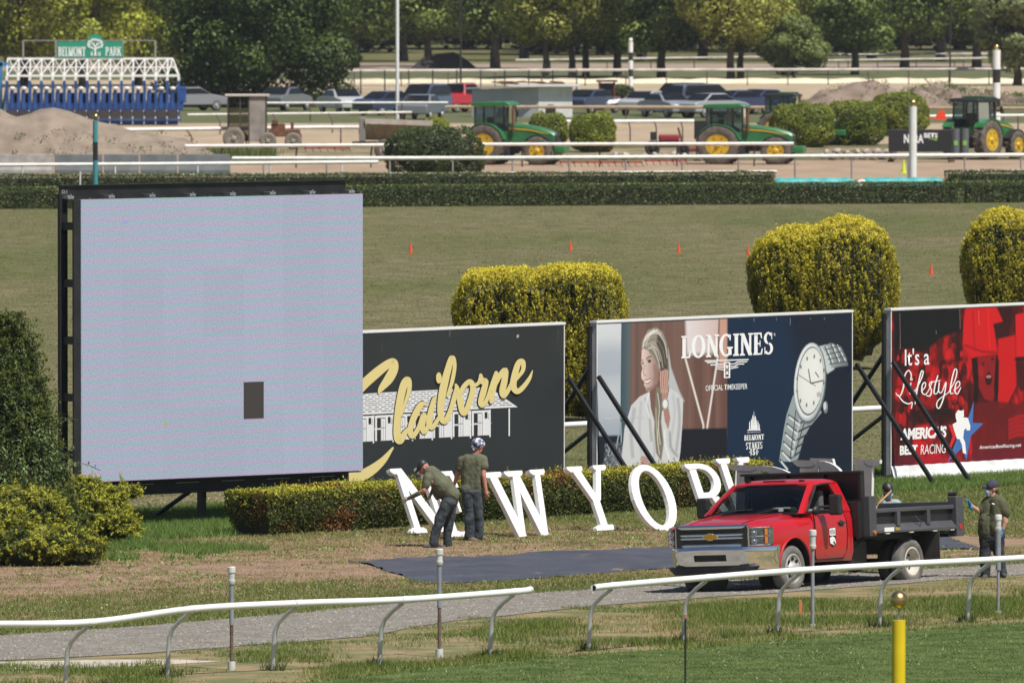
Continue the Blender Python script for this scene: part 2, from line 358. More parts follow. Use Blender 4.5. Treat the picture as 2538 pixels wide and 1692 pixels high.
def strip(name, s0, s1, dlo, dhi, m, lift, ns=0.25, nd=10, wob=0.25, wsc=0.7, kind='structure'):
    """sheet along the track direction; dlo/dhi functions of s give its two edges"""
    ss = np.arange(s0, s1, ns); n = len(ss)
    w1 = (vnoise(np.c_[ss, ss * 0], wsc, 4) - .5) * 2 * wob; w2 = (vnoise(np.c_[ss, ss * 0 + 31], wsc, 4) - .5) * 2 * wob
    lo = np.array([dlo(s) for s in ss]) + w1; hi = np.array([dhi(s) for s in ss]) + w2
    V = []
    for k in range(nd + 1):
        d = lo + (hi - lo) * k / nd
        x = ss * E1.x + d * E2.x; y = ss * E1.y + d * E2.y
        z = 0.1 * np.clip((d + 115.1) / 2.0, 0, 1) + lift
        V.append(np.stack([x, y, z], -1))
    V = np.concatenate(V); idx = np.arange(len(V)).reshape(nd + 1, n)
    Fq = np.stack([idx[:-1, :-1], idx[1:, :-1], idx[1:, 1:], idx[:-1, 1:]], -1).reshape(-1, 4)
    return rawmesh(name, V, Fq, m, smooth=True, kind=kind)
def SD(p): return p.x * E1.x + p.y * E1.y, p.x * E2.x + p.y * E2.y
def edge(pts):                        # function of s through ground pixels
    q = sorted(SD(G(*p)) for p in pts); S_ = [a for a, b in q]; D_ = [b for a, b in q]
    return lambda s: float(np.interp(s, S_, D_))
e_turf = edge([(420, 1712), (755, 1692), (1100, 1652), (1450, 1624), (1800, 1600), (2100, 1573), (2538, 1543)])
e_near = edge([(-300, 1650), (0, 1638), (350, 1622), (700, 1596), (900, 1578), (1138, 1538), (1478, 1503), (1600, 1493), (1999, 1465), (2538, 1426), (2900, 1400)])
e_far = edge([(-300, 1590), (0, 1576), (350, 1552), (700, 1523), (1150, 1481), (1478, 1461), (1620, 1452), (2000, 1426), (2538, 1398), (2900, 1380)])
S0, S1 = 112.0, 168.0
gravel = mat('gravel', (0.165, 0.150, 0.122), 0.95, 0, (0.255, 0.238, 0.205), 2.2, 0.8, 30, mixlo=.3, mixhi=.72)
strip('gravel_road', S0, S1, e_far, e_near, gravel, 0.014, nd=16, wob=0.22)
turfm = mat('racing_turf', (0.05, 0.08, 0.02), 0.9, 0, (0.10, 0.135, 0.042), 1.6, 0.9, 16, stretch=(1, 1, 1), spec=.1)
strip('turf_course', S0, S1, e_turf, lambda s: -95.0, turfm, 0.012, nd=24, wob=0.07, wsc=1.5)
soil = mat('dry_soil', (0.285, 0.185, 0.12), 0.95, 0, (0.17, 0.115, 0.07), 1.3, 0.9, 22, mixlo=.42, mixhi=.68)
strip('bare_soil_verge', S0, S1, lambda s: -130.2 if s < 172 else -128, lambda s: e_far(s) - 1.6, soil, 0.006, nd=12, wob=0.5)
pale = mat('pale_sand', (0.52, 0.47, 0.40), 0.95, 0, (0.40, 0.35, 0.29), 5, 0.4, 14)
e_s1 = edge([(-300, 1668), (0, 1661), (300, 1654), (560, 1640)]); e_s0 = edge([(-300, 1650), (0, 1642), (300, 1636), (560, 1634)])
sA = SD(G(-200, 1655))[0]; sB = SD(G(540, 1640))[0]
strip('sandy_strip', sA, sB, e_s0, e_s1, pale, 0.010, nd=6, wob=0.10)
nearsoil = mat('verge_soil', (0.26, 0.19, 0.10), 0.95, 0, (0.12, 0.13, 0.045), 1.4, 0.6, 14, mixlo=.4, mixhi=.6)
strip('verge', S0, S1, lambda s: e_near(s) - .3, lambda s: e_turf(s) + .15, nearsoil, 0.004, nd=12, wob=0.05)

# far dirt training tracks (sand coloured bands), following the photograph's rows
def band(name, pts_near, pts_far, m, lift):
    mb = MB(); a = [G(*p) for p in pts_near]; b = [G(*p) for p in pts_far]
    for p in a + b: p.z += lift
    mb.v = [tuple(p) for p in a + b]; n = len(a); mb.f = [(i, i + 1, n + i + 1, n + i) for i in range(n - 1)]
    return mb.build(name, m, kind='structure', fixn=False)
sand = mat('track_sand', (0.40, 0.30, 0.20), 0.95, 0, (0.32, 0.25, 0.165), 0.5, 0.3, 3, stretch=(1, .25, 1))
sand2 = mat('track_sand_far', (0.42, 0.33, 0.22), 0.95, 0, (0.34, 0.27, 0.18), 0.2, 0.2, 2, stretch=(1, .2, 1))
us = [-3200, -1900, -700, 0, 700, 1400, 2100, 2800, 3600, 4800, 6000]
band('service_track', [(u, 452 - u * .003) for u in us], [(u, 402 - u * .002) for u in us], mat('dirt_track', (0.30, 0.205, 0.14), .95, 0, (0.36, 0.26, 0.175), .5, .3, 3, stretch=(1, .25, 1)), 0.004)
band('dirt_track_mid', [(u, 366 - u * .004) for u in us], [(u, 302 - u * .006) for u in us], sand, 0.006)
band('training_track', [(u, 248) for u in us], [(u, 197) for u in us], sand2, 0.006)
band('training_track_far', [(u, 176) for u in us], [(u, 158) for u in us], mat('far_sand', (0.33, 0.25, 0.19), .95, 0, (.24, .19, .14), .2), 0.006)
creamy = mat('cream_board', (0.78, 0.70, 0.55), 0.8)

# ------------------------------------------------------------------ grass
def blades(name, base, h, w, cols, lean=0.35, par=None):
    n = len(base); a = rng.uniform(0, 2 * PI, n); dx = np.c_[np.cos(a), np.sin(a), np.zeros(n)]
    t = base + np.c_[rng.normal(0, lean, n) * h, rng.normal(0, lean, n) * h, h * rng.uniform(.6, 1.1, n)]
    V = np.stack([base - dx * w[:, None] / 2, base + dx * w[:, None] / 2, t], 1).reshape(-1, 3)
    return rawmesh(name, V, np.arange(n * 3).reshape(n, 3), bladem, par, tint=np.repeat(cols, 3, 0), kind='stuff')
def scatter(n, umin=-60, umax=2600, vmin=1180, vmax=1720):
    """uniform in area over the visible ground between two rows"""
    y0 = CH * F / (vmax + 168); y1 = CH * F / (vmin + 168); y = np.sqrt(rng.uniform(y0 ** 2, y1 ** 2, n))
    x = rng.uniform((umin - 1269) / F, (umax - 1269) / F, n) * y
    d = x * .777 - y * .630; s = x * E1.x + y * E1.y
    return x, y, 0.1 * np.clip((d + 115.1) / 2.0, 0, 1), s, d
def vinterp(f, s):
    g = np.linspace(S0 - 20, S1 + 60, 300); return np.interp(s, g, [f(k) for k in g])
x, y, z, s, d = scatter(330000, vmin=1150)
eT, eN, eF = vinterp(e_turf, s), vinterp(e_near, s), vinterp(e_far, s)
nz = vnoise(np.c_[x, y], .55, 4); nz2 = vnoise(np.c_[x, y], 2.2, 3)
B = np.c_[x, y, z]
GREEN, DRY, LIME, DEEP = (.14, .19, .035), (.44, .34, .17), (.27, .34, .09), (.05, .09, .02)
# mown turf
k = (d > eT + .02) & (rng.random(len(x)) < .95); b = B[k]
st = vnoise(np.c_[s[k] * .35, d[k] * 3.2], 1.0, 3) * 1.6 - .3 + .25 * np.sin(d[k] * 9.0 + vnoise(np.c_[s[k] * .15, d[k]], 2, 2) * 5)
col = mixc((.050, .088, .018), (.215, .27, .07), st * .75 + vnoise(b[:, :2] * np.array([[1, 1]]), 1.2) * .6 - .1)
col[rng.random(len(b)) < .045] = (.42, .46, .27)
blades('turf_grass', b, rng.uniform(.025, .05, len(b)), np.full(len(b), .022), col, .8)
# long verge grass by the rail
k = (d < eT + .12) & (d > eN - .25) & (nz + rng.normal(0, .09, len(x)) > np.where((s < 134.5) & (d < eT - 1.6), .56, .42)); b = B[k]
b = np.concatenate([b + np.c_[rng.normal(0, .03, (len(b), 2)), np.zeros(len(b))] for _ in range(2)]); hh = .82 * np.tile((.05 + .12 * np.clip(nz[k] - .35, 0, .4) * 2.5) * np.clip((d[k] - eN[k]) / 2.2, .22, 1), 2)
hh = hh + .04 * (vnoise(b[:, :2], .8) > .62)
col = mixc(DRY, GREEN, (np.tile(nz[k], 2) - .36) * 5 + rng.normal(0, .25, len(b)))
blades('verge_grass', b, hh, np.full(len(b), .014), col, .35)
# light fringe where the turf begins
k = np.abs(d - eT) < .16; b = B[k]; blades('turf_fringe', b, rng.uniform(.05, .12, len(b)), np.full(len(b), .016), mixc(LIME, GREEN, rng.random(len(b))), .5)
# tufts round rail feet are added with the rail
_ta = sorted(SD(G(u, v)) for u, v in [(1045, 1446), (1000, 1430), (930, 1405), (860, 1391), (1071, 1381), (1216, 1380), (1500, 1364), (1665, 1357), (2328, 1327), (2430, 1361)]); _tb = sorted(SD(G(u, v)) for u, v in [(1045, 1449), (1080, 1450), (1250, 1443), (1500, 1422), (1665, 1408), (2328, 1363), (2430, 1363)])
TD0 = lambda q: np.where((q > _ta[0][0]) & (q < _ta[-1][0]), np.interp(q, [a for a, b in _ta], [b for a, b in _ta]), 9); TD1 = lambda q: np.interp(q, [a for a, b in _tb], [b for a, b in _tb])
# infield: sparse on soil, denser towards road and towards the boards
k0 = (d < eF + .1) & (d > -139)
dens = np.clip((d - (eF - np.interp(s, [144, 150], [7.8, 3.4]))) / np.interp(s, [144, 150], [3.2, 1.6]), 0, 1) * np.where(s < 147, 1, .85) + np.clip((-126.5 - d) / 2.0, 0, 1) * .35 * (s > 143) + np.clip((s - 160) / 4, 0, 1) * .9 + np.clip((-132.5 - d) / 1.0, 0, 1)
zA = (d < -126.0) & (s < 152.0) & (s > 141.0) & (nz * .6 + nz2 * .4 > .44 + .06 * (d + 130.5)); dens = np.where(zA, np.maximum(dens, .9), dens)
patch = np.clip((nz * .55 + nz2 * .45 - .50) * 9, 0, 1); keep = rng.random(len(x)) < np.clip(.03 + dens * (.30 + .70 * np.clip((nz * .5 + nz2 * .5 - .36) * 7, 0, 1)) + .55 * patch + .26 * ((d < -119) & (s > 150)), 0, 1)
tk = (d > TD0(s) + .05) & (d < TD1(s) - .05)
k = k0 & keep & ~tk; b = B[k]
b = np.concatenate([b + np.c_[rng.normal(0, .03, (len(b), 2)), np.zeros(len(b))] for _ in range(3)])
g = np.tile(np.clip(np.maximum(dens, patch * .7)[k], 0, 1), 3); back = np.tile((d[k] < -132) | zA[k], 3)
col = mixc((.42, .32, .16), (.15, .20, .045), g * .8 + rng.normal(.15, .3, len(b))); col[back] = mixc((.08, .15, .025), (.20, .29, .07), rng.random(back.sum()))
blades('infield_grass', b, .035 + .05 * g * rng.random(len(b)) + .08 * back, np.full(len(b), .017), col, .5)
# short grass grain on the near part of the mown field
nf = 105000; yy2 = 212 + 238 * rng.random(nf) ** 1.5; xx2 = rng.uniform(-.047, .047, nf) * yy2; kf = (xx2 * .777 - yy2 * .630) < -136.5; fb = np.c_[xx2, yy2, np.zeros(nf)][kf]
blades('field_grass', fb, rng.uniform(.012, .03, len(fb)), np.full(len(fb), .05), mixc((.11, .125, .045), (.36, .32, .18), vnoise(fb[:, :2], .35, 3) * 1.5 - .5 + rng.normal(0, .3, len(fb))), .9)
# dry straw litter
k = (d < eF - 1) & (d > -130.5) & (s < 166) & (rng.random(len(x)) < .35) & ~tk; b = B[k]
blades('dry_litter', b, rng.uniform(.015, .035, len(b)), np.full(len(b), .025), mixc((.48, .34, .21), (.20, .13, .08), rng.random(len(b)) * 1.2), 1.3)
# broadleaf weeds
x2, y2, z2, s2, d2 = scatter(3600, vmin=1230); nn = vnoise(np.c_[x2, y2], .5)
tarpk = (d2 > TD0(s2)) & (d2 < TD1(s2)); k = (d2 > -131) & (d2 < -117.2) & (nn > .5) & ~tarpk; ctr = np.c_[x2, y2, z2][k]
pts = np.repeat(ctr, 9, 0) + np.c_[rng.normal(0, .05, (len(ctr) * 9, 2)), rng.uniform(.01, .05, len(ctr) * 9)]
leaves('low_weeds', pts, np.tile([[0, 0, 1.]], (len(pts), 1)), .05, mixc((.14, .22, .04), (.38, .44, .18), rng.random(len(pts))), None, 1.0)
# stones on the road
k = (d < eN) & (d > eF) & (rng.random(len(x)) < .38); b = B[k] + [0, 0, .016]; sz = .009 + .014 * rng.random(len(b)) ** 3
V = (b[:, None] + np.array([[-1, -.7, 0], [1, -.6, 0], [0, 1, 0], [.1, 0, .9]])[None] * sz[:, None, None]).reshape(-1, 3)
Ft = (np.arange(len(b))[:, None, None] * 4 + np.array([[0, 1, 3], [1, 2, 3], [2, 0, 3]])[None]).reshape(-1, 3)
rawmesh('road_stones', V, Ft, vcmat('stone', .9), tint=np.repeat(mixc((.15, .13, .12), (.40, .37, .35), rng.random(len(b)) ** 3.2), 4, 0), kind='stuff')
# ------------------------------------------------------------------ hedges
def superbox(n, L, Wd, H, r=0.12):
    """points and normals on the top and sides of a clipped hedge box (base centre origin)"""
    A = np.array([L * Wd, L * H, L * H, Wd * H, Wd * H]); f = rng.choice(5, n, p=A / A.sum()); a = rng.uniform(-.5, .5, n); b = rng.uniform(-.5, .5, n)
    p = np.zeros((n, 3)); q = np.zeros((n, 3))
    m0 = f == 0; p[m0] = np.c_[a[m0] * L, b[m0] * Wd, np.full(m0.sum(), H)]; q[m0] = (0, 0, 1)
    for i, sg in ((1, -1), (2, 1)):
        mm = f == i; p[mm] = np.c_[a[mm] * L, np.full(mm.sum(), sg * Wd / 2), (b[mm] + .5) * H]; q[mm] = (0, sg, 0)
    for i, sg in ((3, -1), (4, 1)):
        mm = f == i; p[mm] = np.c_[np.full(mm.sum(), sg * L / 2), a[mm] * Wd, (b[mm] + .5) * H]; q[mm] = (sg, 0, 0)
    # round the upper edges
    e = np.clip((p[:, 2] - (H - r)) / r, 0, 1)
    p[:, 1] *= 1 - .10 * e ** 2 * (f != 0); p[m0, 2] -= .06 * (np.abs(p[m0, 1]) / (Wd / 2)) ** 4
    return p, q
def hedge(name, a, b, Wd, H, n, leaf, label, cfun, wob=.05, taper=0.0, group=None):
    a = Vector(a); b = Vector(b); mid = (a + b) / 2; L = (b - a).length
    root = thing(name, label, 'hedge', mid, math.atan2(b.y - a.y, b.x - a.x), group)
    p, q = superbox(n, L, Wd, H)
    if taper:
        k = 1 - taper * np.clip(1 - p[:, 2] / (H * .5), 0, 1); p[:, 1] *= k
        p[:, 0] -= np.sign(p[:, 0]) * taper * np.clip(1 - p[:, 2] / (H * .5), 0, 1) * np.clip(np.abs(p[:, 0]) - L / 2 + .8, 0, 1)
    dsp = (vnoise(p + 40, 1.3, 4) - .5) * wob * 4; p = p + q * dsp[:, None]
    p -= q * (rng.random(n) ** 2 * .10)[:, None]
    leaves('leaves', p, q, leaf, cfun(p, q, H), root, .9)
    if taper:
        k = rng.choice(n, 900, False); k = k[p[k, 2] > H * .6]; sprays('stray_shoots', p[k], q[k] * .6 + [0, 0, .9] + rng.normal(0, .3, (len(k), 3)), 7, .11, .012, .045, (.14, .17, .02), (.60, .55, .06), root, .2)
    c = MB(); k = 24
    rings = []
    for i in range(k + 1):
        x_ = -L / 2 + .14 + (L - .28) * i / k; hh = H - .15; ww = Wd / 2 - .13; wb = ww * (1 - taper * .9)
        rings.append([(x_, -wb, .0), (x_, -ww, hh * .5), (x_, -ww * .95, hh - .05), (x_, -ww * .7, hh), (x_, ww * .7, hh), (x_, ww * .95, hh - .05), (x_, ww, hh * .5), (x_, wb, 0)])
    c.loft(rings); c.build('branches', corem, root)  # solid dark core: shade inside the hedge put into its colour
    return root
def col_letters(p, q, H):
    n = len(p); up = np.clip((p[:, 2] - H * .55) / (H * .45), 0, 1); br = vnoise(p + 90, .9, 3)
    c = mixc((.07, .10, .015), (.52, .50, .05), up ** 2.6 * 1.0 + rng.normal(0, .14, n))  # yellow-green growth on top; shade low on the sides painted in
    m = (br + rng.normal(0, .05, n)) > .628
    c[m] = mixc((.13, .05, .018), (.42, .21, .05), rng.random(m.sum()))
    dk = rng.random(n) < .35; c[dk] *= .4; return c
def col_box(p, q, H):
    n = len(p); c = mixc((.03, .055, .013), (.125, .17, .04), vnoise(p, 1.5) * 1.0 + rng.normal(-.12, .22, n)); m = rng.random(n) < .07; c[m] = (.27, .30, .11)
    e = (p[:, 2] > H * .97) & (np.abs(q[:, 1]) > .5); c[e] = mixc((.20, .21, .07), (.32, .30, .13), rng.random(e.sum())); return c  # top edge painted lighter, as if catching the sun
hl = G(600, 1340); sh, dh = SD(hl)
k_ = (1866 - 1269) / F; y_ = -131.9 / (.777 * k_ - .63); s_end = k_ * y_ * .63 + y_ * .777
def SDP(s_, d_, z_=0.0): return Vector((s_ * E1.x + d_ * E2.x, s_ * E1.y + d_ * E2.y, z_))
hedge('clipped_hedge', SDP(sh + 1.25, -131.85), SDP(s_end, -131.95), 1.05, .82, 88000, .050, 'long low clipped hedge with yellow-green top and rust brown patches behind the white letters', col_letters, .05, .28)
def rowhedge(u0, u1, v0, v1, H, Wd, n, label, g):
    a, b = G(u0, v0), G(u1, v1); off = Vector((0, Wd / 2, 0)); return hedge('boxwood_hedge', a + off, b + off, Wd, H, int(n * 1.35), .078, label, col_box, .025, 0, g)
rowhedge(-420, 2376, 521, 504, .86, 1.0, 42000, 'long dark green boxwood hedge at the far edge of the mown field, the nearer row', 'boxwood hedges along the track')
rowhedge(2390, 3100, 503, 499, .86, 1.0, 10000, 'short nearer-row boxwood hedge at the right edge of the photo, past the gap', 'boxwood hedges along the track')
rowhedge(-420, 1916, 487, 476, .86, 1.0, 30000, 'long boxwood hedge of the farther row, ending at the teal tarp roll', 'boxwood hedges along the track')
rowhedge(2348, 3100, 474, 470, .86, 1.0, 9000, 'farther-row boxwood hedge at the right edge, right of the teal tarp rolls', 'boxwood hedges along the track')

# ------------------------------------------------------------------ golden topiary
def topiary(u, v, lobes, label, n=14000, flat=.0, e=2.7, wt=.84):
    c = G(u, v); root = thing('golden_topiary', label, 'topiary bush', c, 0, 'clipped golden bushes on the mown field')
    PP, QQ = [], []
    for (lx, ly, rx, rz, h, zb) in lobes:
        p = sphpts(n)
        k = (np.abs(p) ** e).sum(1) ** (-1 / e); p = p * k[:, None]
        q = unit(np.sign(p) * np.abs(p) ** (e - 1))
        hz = (h - zb) / 2; zz = p[:, 2] * hz + zb + hz
        wd = np.interp((zz - zb) / (h - zb), [0, .12, .35, .7, 1], [.70, .84, .96, 1.0, wt])
        pp = np.c_[p[:, 0] * rx * wd + lx, p[:, 1] * rx * wd + ly, zz]
        pp[:, 2] += np.where(q[:, 2] > .6, flat * -(pp[:, 0] - lx) / rx * .1, 0)
        dn = vnoise(pp * np.array([[1, 1, .45]]) + 11 * lx, 2.6, 3) - .5
        pp += q * (dn * .42 * (q[:, 2] < .7) + dn * .08)[:, None] - q * (rng.random(n) ** 2 * .10)[:, None]
        ins = np.zeros(n, bool)
        for (mx, my, r2, _, h2, _z) in lobes:
            if (mx, my) != (lx, ly): ins |= (np.abs((pp[:, 0] - mx) / (r2 * .92)) ** e + np.abs((pp[:, 1] - my) / (r2 * .92)) ** e + np.abs((pp[:, 2] - (h2 + _z) / 2) / ((h2 - _z) / 2 - .10)) ** e) < 1
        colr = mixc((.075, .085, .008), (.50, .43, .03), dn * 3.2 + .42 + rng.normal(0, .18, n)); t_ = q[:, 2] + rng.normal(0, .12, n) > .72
        colr[t_] = mixc((.62, .55, .05), (.80, .70, .10), rng.random(t_.sum()))  # tops painted brighter, as a high sun leaves them
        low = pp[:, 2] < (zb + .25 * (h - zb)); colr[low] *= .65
        PP.append(np.c_[pp, colr, q][~ins])
    A = np.concatenate(PP); leaves('foliage', A[:, :3], A[:, 6:9], .085, A[:, 3:6] * .62, root, .75, updir=2.5, asp=.42)  # leaves under the shoots darkened: shade between shoots painted in
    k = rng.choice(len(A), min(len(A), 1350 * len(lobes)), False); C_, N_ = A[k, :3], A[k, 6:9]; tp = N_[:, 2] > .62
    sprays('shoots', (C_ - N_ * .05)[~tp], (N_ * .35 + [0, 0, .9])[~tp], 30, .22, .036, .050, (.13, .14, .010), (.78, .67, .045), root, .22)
    sprays('top_shoots', (C_ - N_ * .03)[tp], (N_ + rng.normal(0, .5, C_.shape))[tp], 40, .09, .06, .050, (.34, .30, .02), (.88, .76, .08), root, .15, bias=.25)  # sunlit top painted in, brighter than the side shoots
    cb = MB()
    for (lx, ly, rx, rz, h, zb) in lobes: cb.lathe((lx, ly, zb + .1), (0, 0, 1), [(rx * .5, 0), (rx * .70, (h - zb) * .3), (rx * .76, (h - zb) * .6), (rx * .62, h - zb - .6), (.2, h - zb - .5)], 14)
    cb.build('branches', corem, root); t = MB(); t.tube([(0, 0, -.05), (0.03, 0, .5)], [.14, .1], 8); t.build('trunk', bark, root)  # dark solid core standing in for shade within the bush
    return root
topiary(1335, 1045, [(-.80, .05, 1.03, 0, 3.34, .22), (.78, .1, 1.05, 0, 3.42, .2), (.1, -.1, .7, 0, 3.2, .25)], 'squat golden clipped bush with flat split top, behind the gap between two boards', e=5.5, wt=.93)
topiary(2045, 915, [(-.70, .05, 1.15, 0, 3.52, .6), (.52, -.05, 1.28, 0, 3.74, .25), (-.1, .05, 1.2, 0, 3.5, .5)], 'tall rounded golden clipped bush rising behind the navy board, leaning trunks left')
topiary(2545, 880, [(-.55, 0, 1.1, 0, 3.72, .5), (.8, .2, 1.25, 0, 3.9, .3)], 'golden clipped bush cut off by the right edge of the photo')

# ------------------------------------------------------------------ conifers at the left edge
def conifer(u, v, H, R, label):
    c = G(u, v); root = thing('conifer_tree', label, 'conifer', c)
    n = 34000; h = rng.random(n) ** .8; ang = rng.uniform(0, 2 * PI, n)
    r = R * (np.clip(1 - h, 0, 1) ** .72 * .97 + .06) * (.86 + .42 * (vnoise(np.c_[np.cos(ang) * 1.5, np.sin(ang) * 1.5, h * 4.2] + 9, 2.6, 4) - .4) * 1.9)
    r *= 1 - .22 * rng.random(n) ** 2
    p = np.c_[r * np.cos(ang), r * np.sin(ang), h * H]; q = unit(np.c_[np.cos(ang), np.sin(ang), np.full(n, .5)])
    t = vnoise(p + 5, 2.0, 3); colr = mixc((.028, .048, .010), (.15, .19, .04), t * 1.6 - .35 + rng.normal(0, .2, n))
    viney = (h < .55) & (vnoise(p + 77, 1.1) > .47) & (rng.random(n) < .45); colr[viney] = mixc((.07, .14, .04), (.30, .40, .16), rng.random(viney.sum()))
    leaves('foliage', p, q, .075, colr, root, .9, updir=-1.0, asp=.4)
    k = rng.choice(n, 900, False); sprays('feathery_shoots', p[k] * [.93, .93, 1], q[k] + rng.normal(0, .35, (900, 3)), 34, .36, .045, .055, (.022, .040, .008), (.17, .21, .04), root, .25, bias=-.1, sag=.6)
    m = MB(); m.lathe((0, 0, 0.05), (0, 0, 1), [(R * .6, 0), (R * .55, H * .3), (R * .28, H * .7), (.02, H * .9)], 12); m.build('branches', corem, root)  # dark core stands in for the conifer's inner shade
    m = MB(); m.tube([(0, 0, -.05), (0, 0, H * .8)], [.12, .04], 8); m.build('trunk', bark, root)
    m = MB(); P_ = []
    for (x0, z0, x1, z1) in ((.75, 2.1, 1.25, 2.35), (.85, 1.5, 1.62, 1.48), (.2, 2.5, .55, 2.35)):
        pl = [Vector((x0 + (x1 - x0) * t_, -.55, z0 + (z1 - z0) * t_ + .12 * math.sin(PI * t_))) for t_ in np.linspace(0, 1, 8)]; m.tube(pl, .006, 5)
        for k_ in range(40): t_ = random.random(); P_.append(pl[int(t_ * 7)] + Vector((random.gauss(0, .04), random.gauss(0, .03), random.gauss(0, .03))))
    v_ = m.build('vine', bark, root); P_ = np.array([tuple(a) for a in P_]); leaves('vine_leaves', P_, sphpts(len(P_)), .06, mixc((.08, .14, .04), (.2, .28, .1), rng.random(len(P_))), v_, 1)
    return root
conifer(20, 1372, 4.1, 1.32, 'dark green conical conifer overgrown with vines at the left edge beside the big screen')
def juniper(u, v, blobs, label, g='low golden junipers'):
    c = G(u, v); root = thing('golden_juniper', label, 'shrub', c, 0, g); A = []
    core = MB()
    for (bx, by, bz, rx, ry, rz) in blobs:
        n = int(5200 * (rx * ry + rx * rz) * 3); p = sphpts(n); p[:, 2] = np.abs(p[:, 2]) * np.where(rng.random(n) < .85, 1, -.3)
        q = unit(p * np.array([[1 / rx, 1 / ry, 1 / rz]])); pp = p * np.array([[rx, ry, rz]])
        w = pp + np.array([[bx, by, bz]]); dn = vnoise(w * np.array([[1, 1, 1.8]]) + 3, 3.2, 3) - .5
        w += q * (dn * .42 + np.maximum(0, vnoise(w, 7.0, 2) - .5) * .35)[:, None] - q * (rng.random(n) ** 2 * .09)[:, None]
        cc = mixc((.04, .06, .010), (.34, .34, .04), dn * 3.0 + .32 + rng.normal(0, .16, n) + q[:, 2] * .18 - .12)
        A.append(np.c_[w, q, cc]); core.sph((bx, by, bz), (rx * .78, ry * .78, rz * .78), 14, 8)
    A = np.concatenate(A); A = A[A[:, 2] > .0]; leaves('foliage', A[:, :3], A[:, 3:6], .075, A[:, 6:9], root, .8, updir=.6, asp=.30)
    k = rng.choice(len(A), min(len(A), 190 * len(blobs)), False); sprays('feathery_shoots', A[k, :3] - A[k, 3:6] * .06, A[k, 3:6] * [1, 1, .6] + rng.normal(0, .3, (len(k), 3)) + [0, 0, .15], 56, .24, .030, .040, (.03, .055, .008), (.58, .57, .06), root, .18, bias=.06, sag=.5)
    core.build('branches', corem, root); return root  # dark solid lumps in place of the juniper's inner shade
juniper(75, 1400, [(-.05, 0, .22, .85, .65, .48), (-.75, .4, .45, .7, .6, .62), (.75, .05, .22, .5, .5, .42), (-.25, .7, .75, .8, .5, .5), (-.9, -.1, .2, .6, .5, .45)], 'spreading yellow-green juniper sprawling on bare soil in the lower left corner')
juniper(245, 1345, [(0, 0, .40, .50, .5, .52), (-.25, .1, .72, .40, .4, .40), (.25, -.1, .25, .36, .36, .36), (.32, 0, .84, .30, .16, .10), (.52, 0, .94, .20, .10, .06)], 'golden juniper reaching up in front of the screen corner, one feathery branch pointing right')

# ------------------------------------------------------------------ bushes in the distance
def bush(u, v, w, h, label, c1, c2, leaf=.12, e=2.6, n=7000, group=None, name='round_bush', bumpy=.25, y=None):
    c = G(u, v) if y is None else GD(u, y); root = thing(name, label, 'bush', c, 0, group)
    p = sphpts(n); k = (np.abs(p) ** e).sum(1) ** (-1 / e); p = p * k[:, None]; q = unit(np.sign(p) * np.abs(p) ** (e - 1))
    w_ = np.c_[p[:, 0] * w / 2, p[:, 1] * w * .42, p[:, 2] * h / 2 + h / 2]; dn = vnoise(w_ + u, 1.6, 4) - .5
    w_ += q * (dn * bumpy * 2)[:, None] - q * (rng.random(n) ** 2 * .14)[:, None]; w_ = w_[:]; ok = w_[:, 2] > 0
    cc = mixc(c1, c2, dn * 2 + .5 + rng.normal(0, .2, n) + q[:, 2] * .12)
    leaves('foliage', w_[ok], q[ok], leaf, cc[ok], root, .9)
    m = MB(); m.sph((0, 0, h / 2), (w * .42, w * .34, h * .43)); m.build('branches', corem, root); return root  # dark inner ball put in for the shade behind the leaves
YG1, YG2 = (.085, .12, .012), (.29, .33, .035); DG1, DG2 = (.016, .03, .008), (.085, .12, .03)
bush(1078, 444, 4.25, 2.2, 'large dark green irregular bush in front of the tan spreader trailer', DG1, DG2, .13, 3.0, 12000, name='dark_bush', bumpy=.42)
bush(1468, 378, 2.22, 1.95, 'round yellow-green clipped bush right of the first tractor', YG1, YG2, .12, 3, 8000)
bush(1360, 366, 1.9, 1.75, 'yellow-green bush half hidden behind the first tractor bonnet', YG1, YG2, .12, 3, 5000)
bush(1078, 362, 1.5, 1.35, 'small yellow-green bush behind the front end of the spreader trailer', YG1, YG2, .12, 2.5, 4000)
bush(1988, 366, 3.15, 2.2, 'round clipped bush behind the second tractor bonnet, leftmost of three', YG1, (.24, .28, .03), .12, 3.4, 10000)
bush(2118, 360, 2.95, 2.2, 'round clipped bush, middle one of three between two tractors', YG1, (.23, .27, .03), .12, 3.4, 10000)
bush(2228, 338, 3.1, 2.3, 'round clipped bush, rightmost and farthest of three', YG1, (.26, .30, .035), .12, 2.8, 10000)

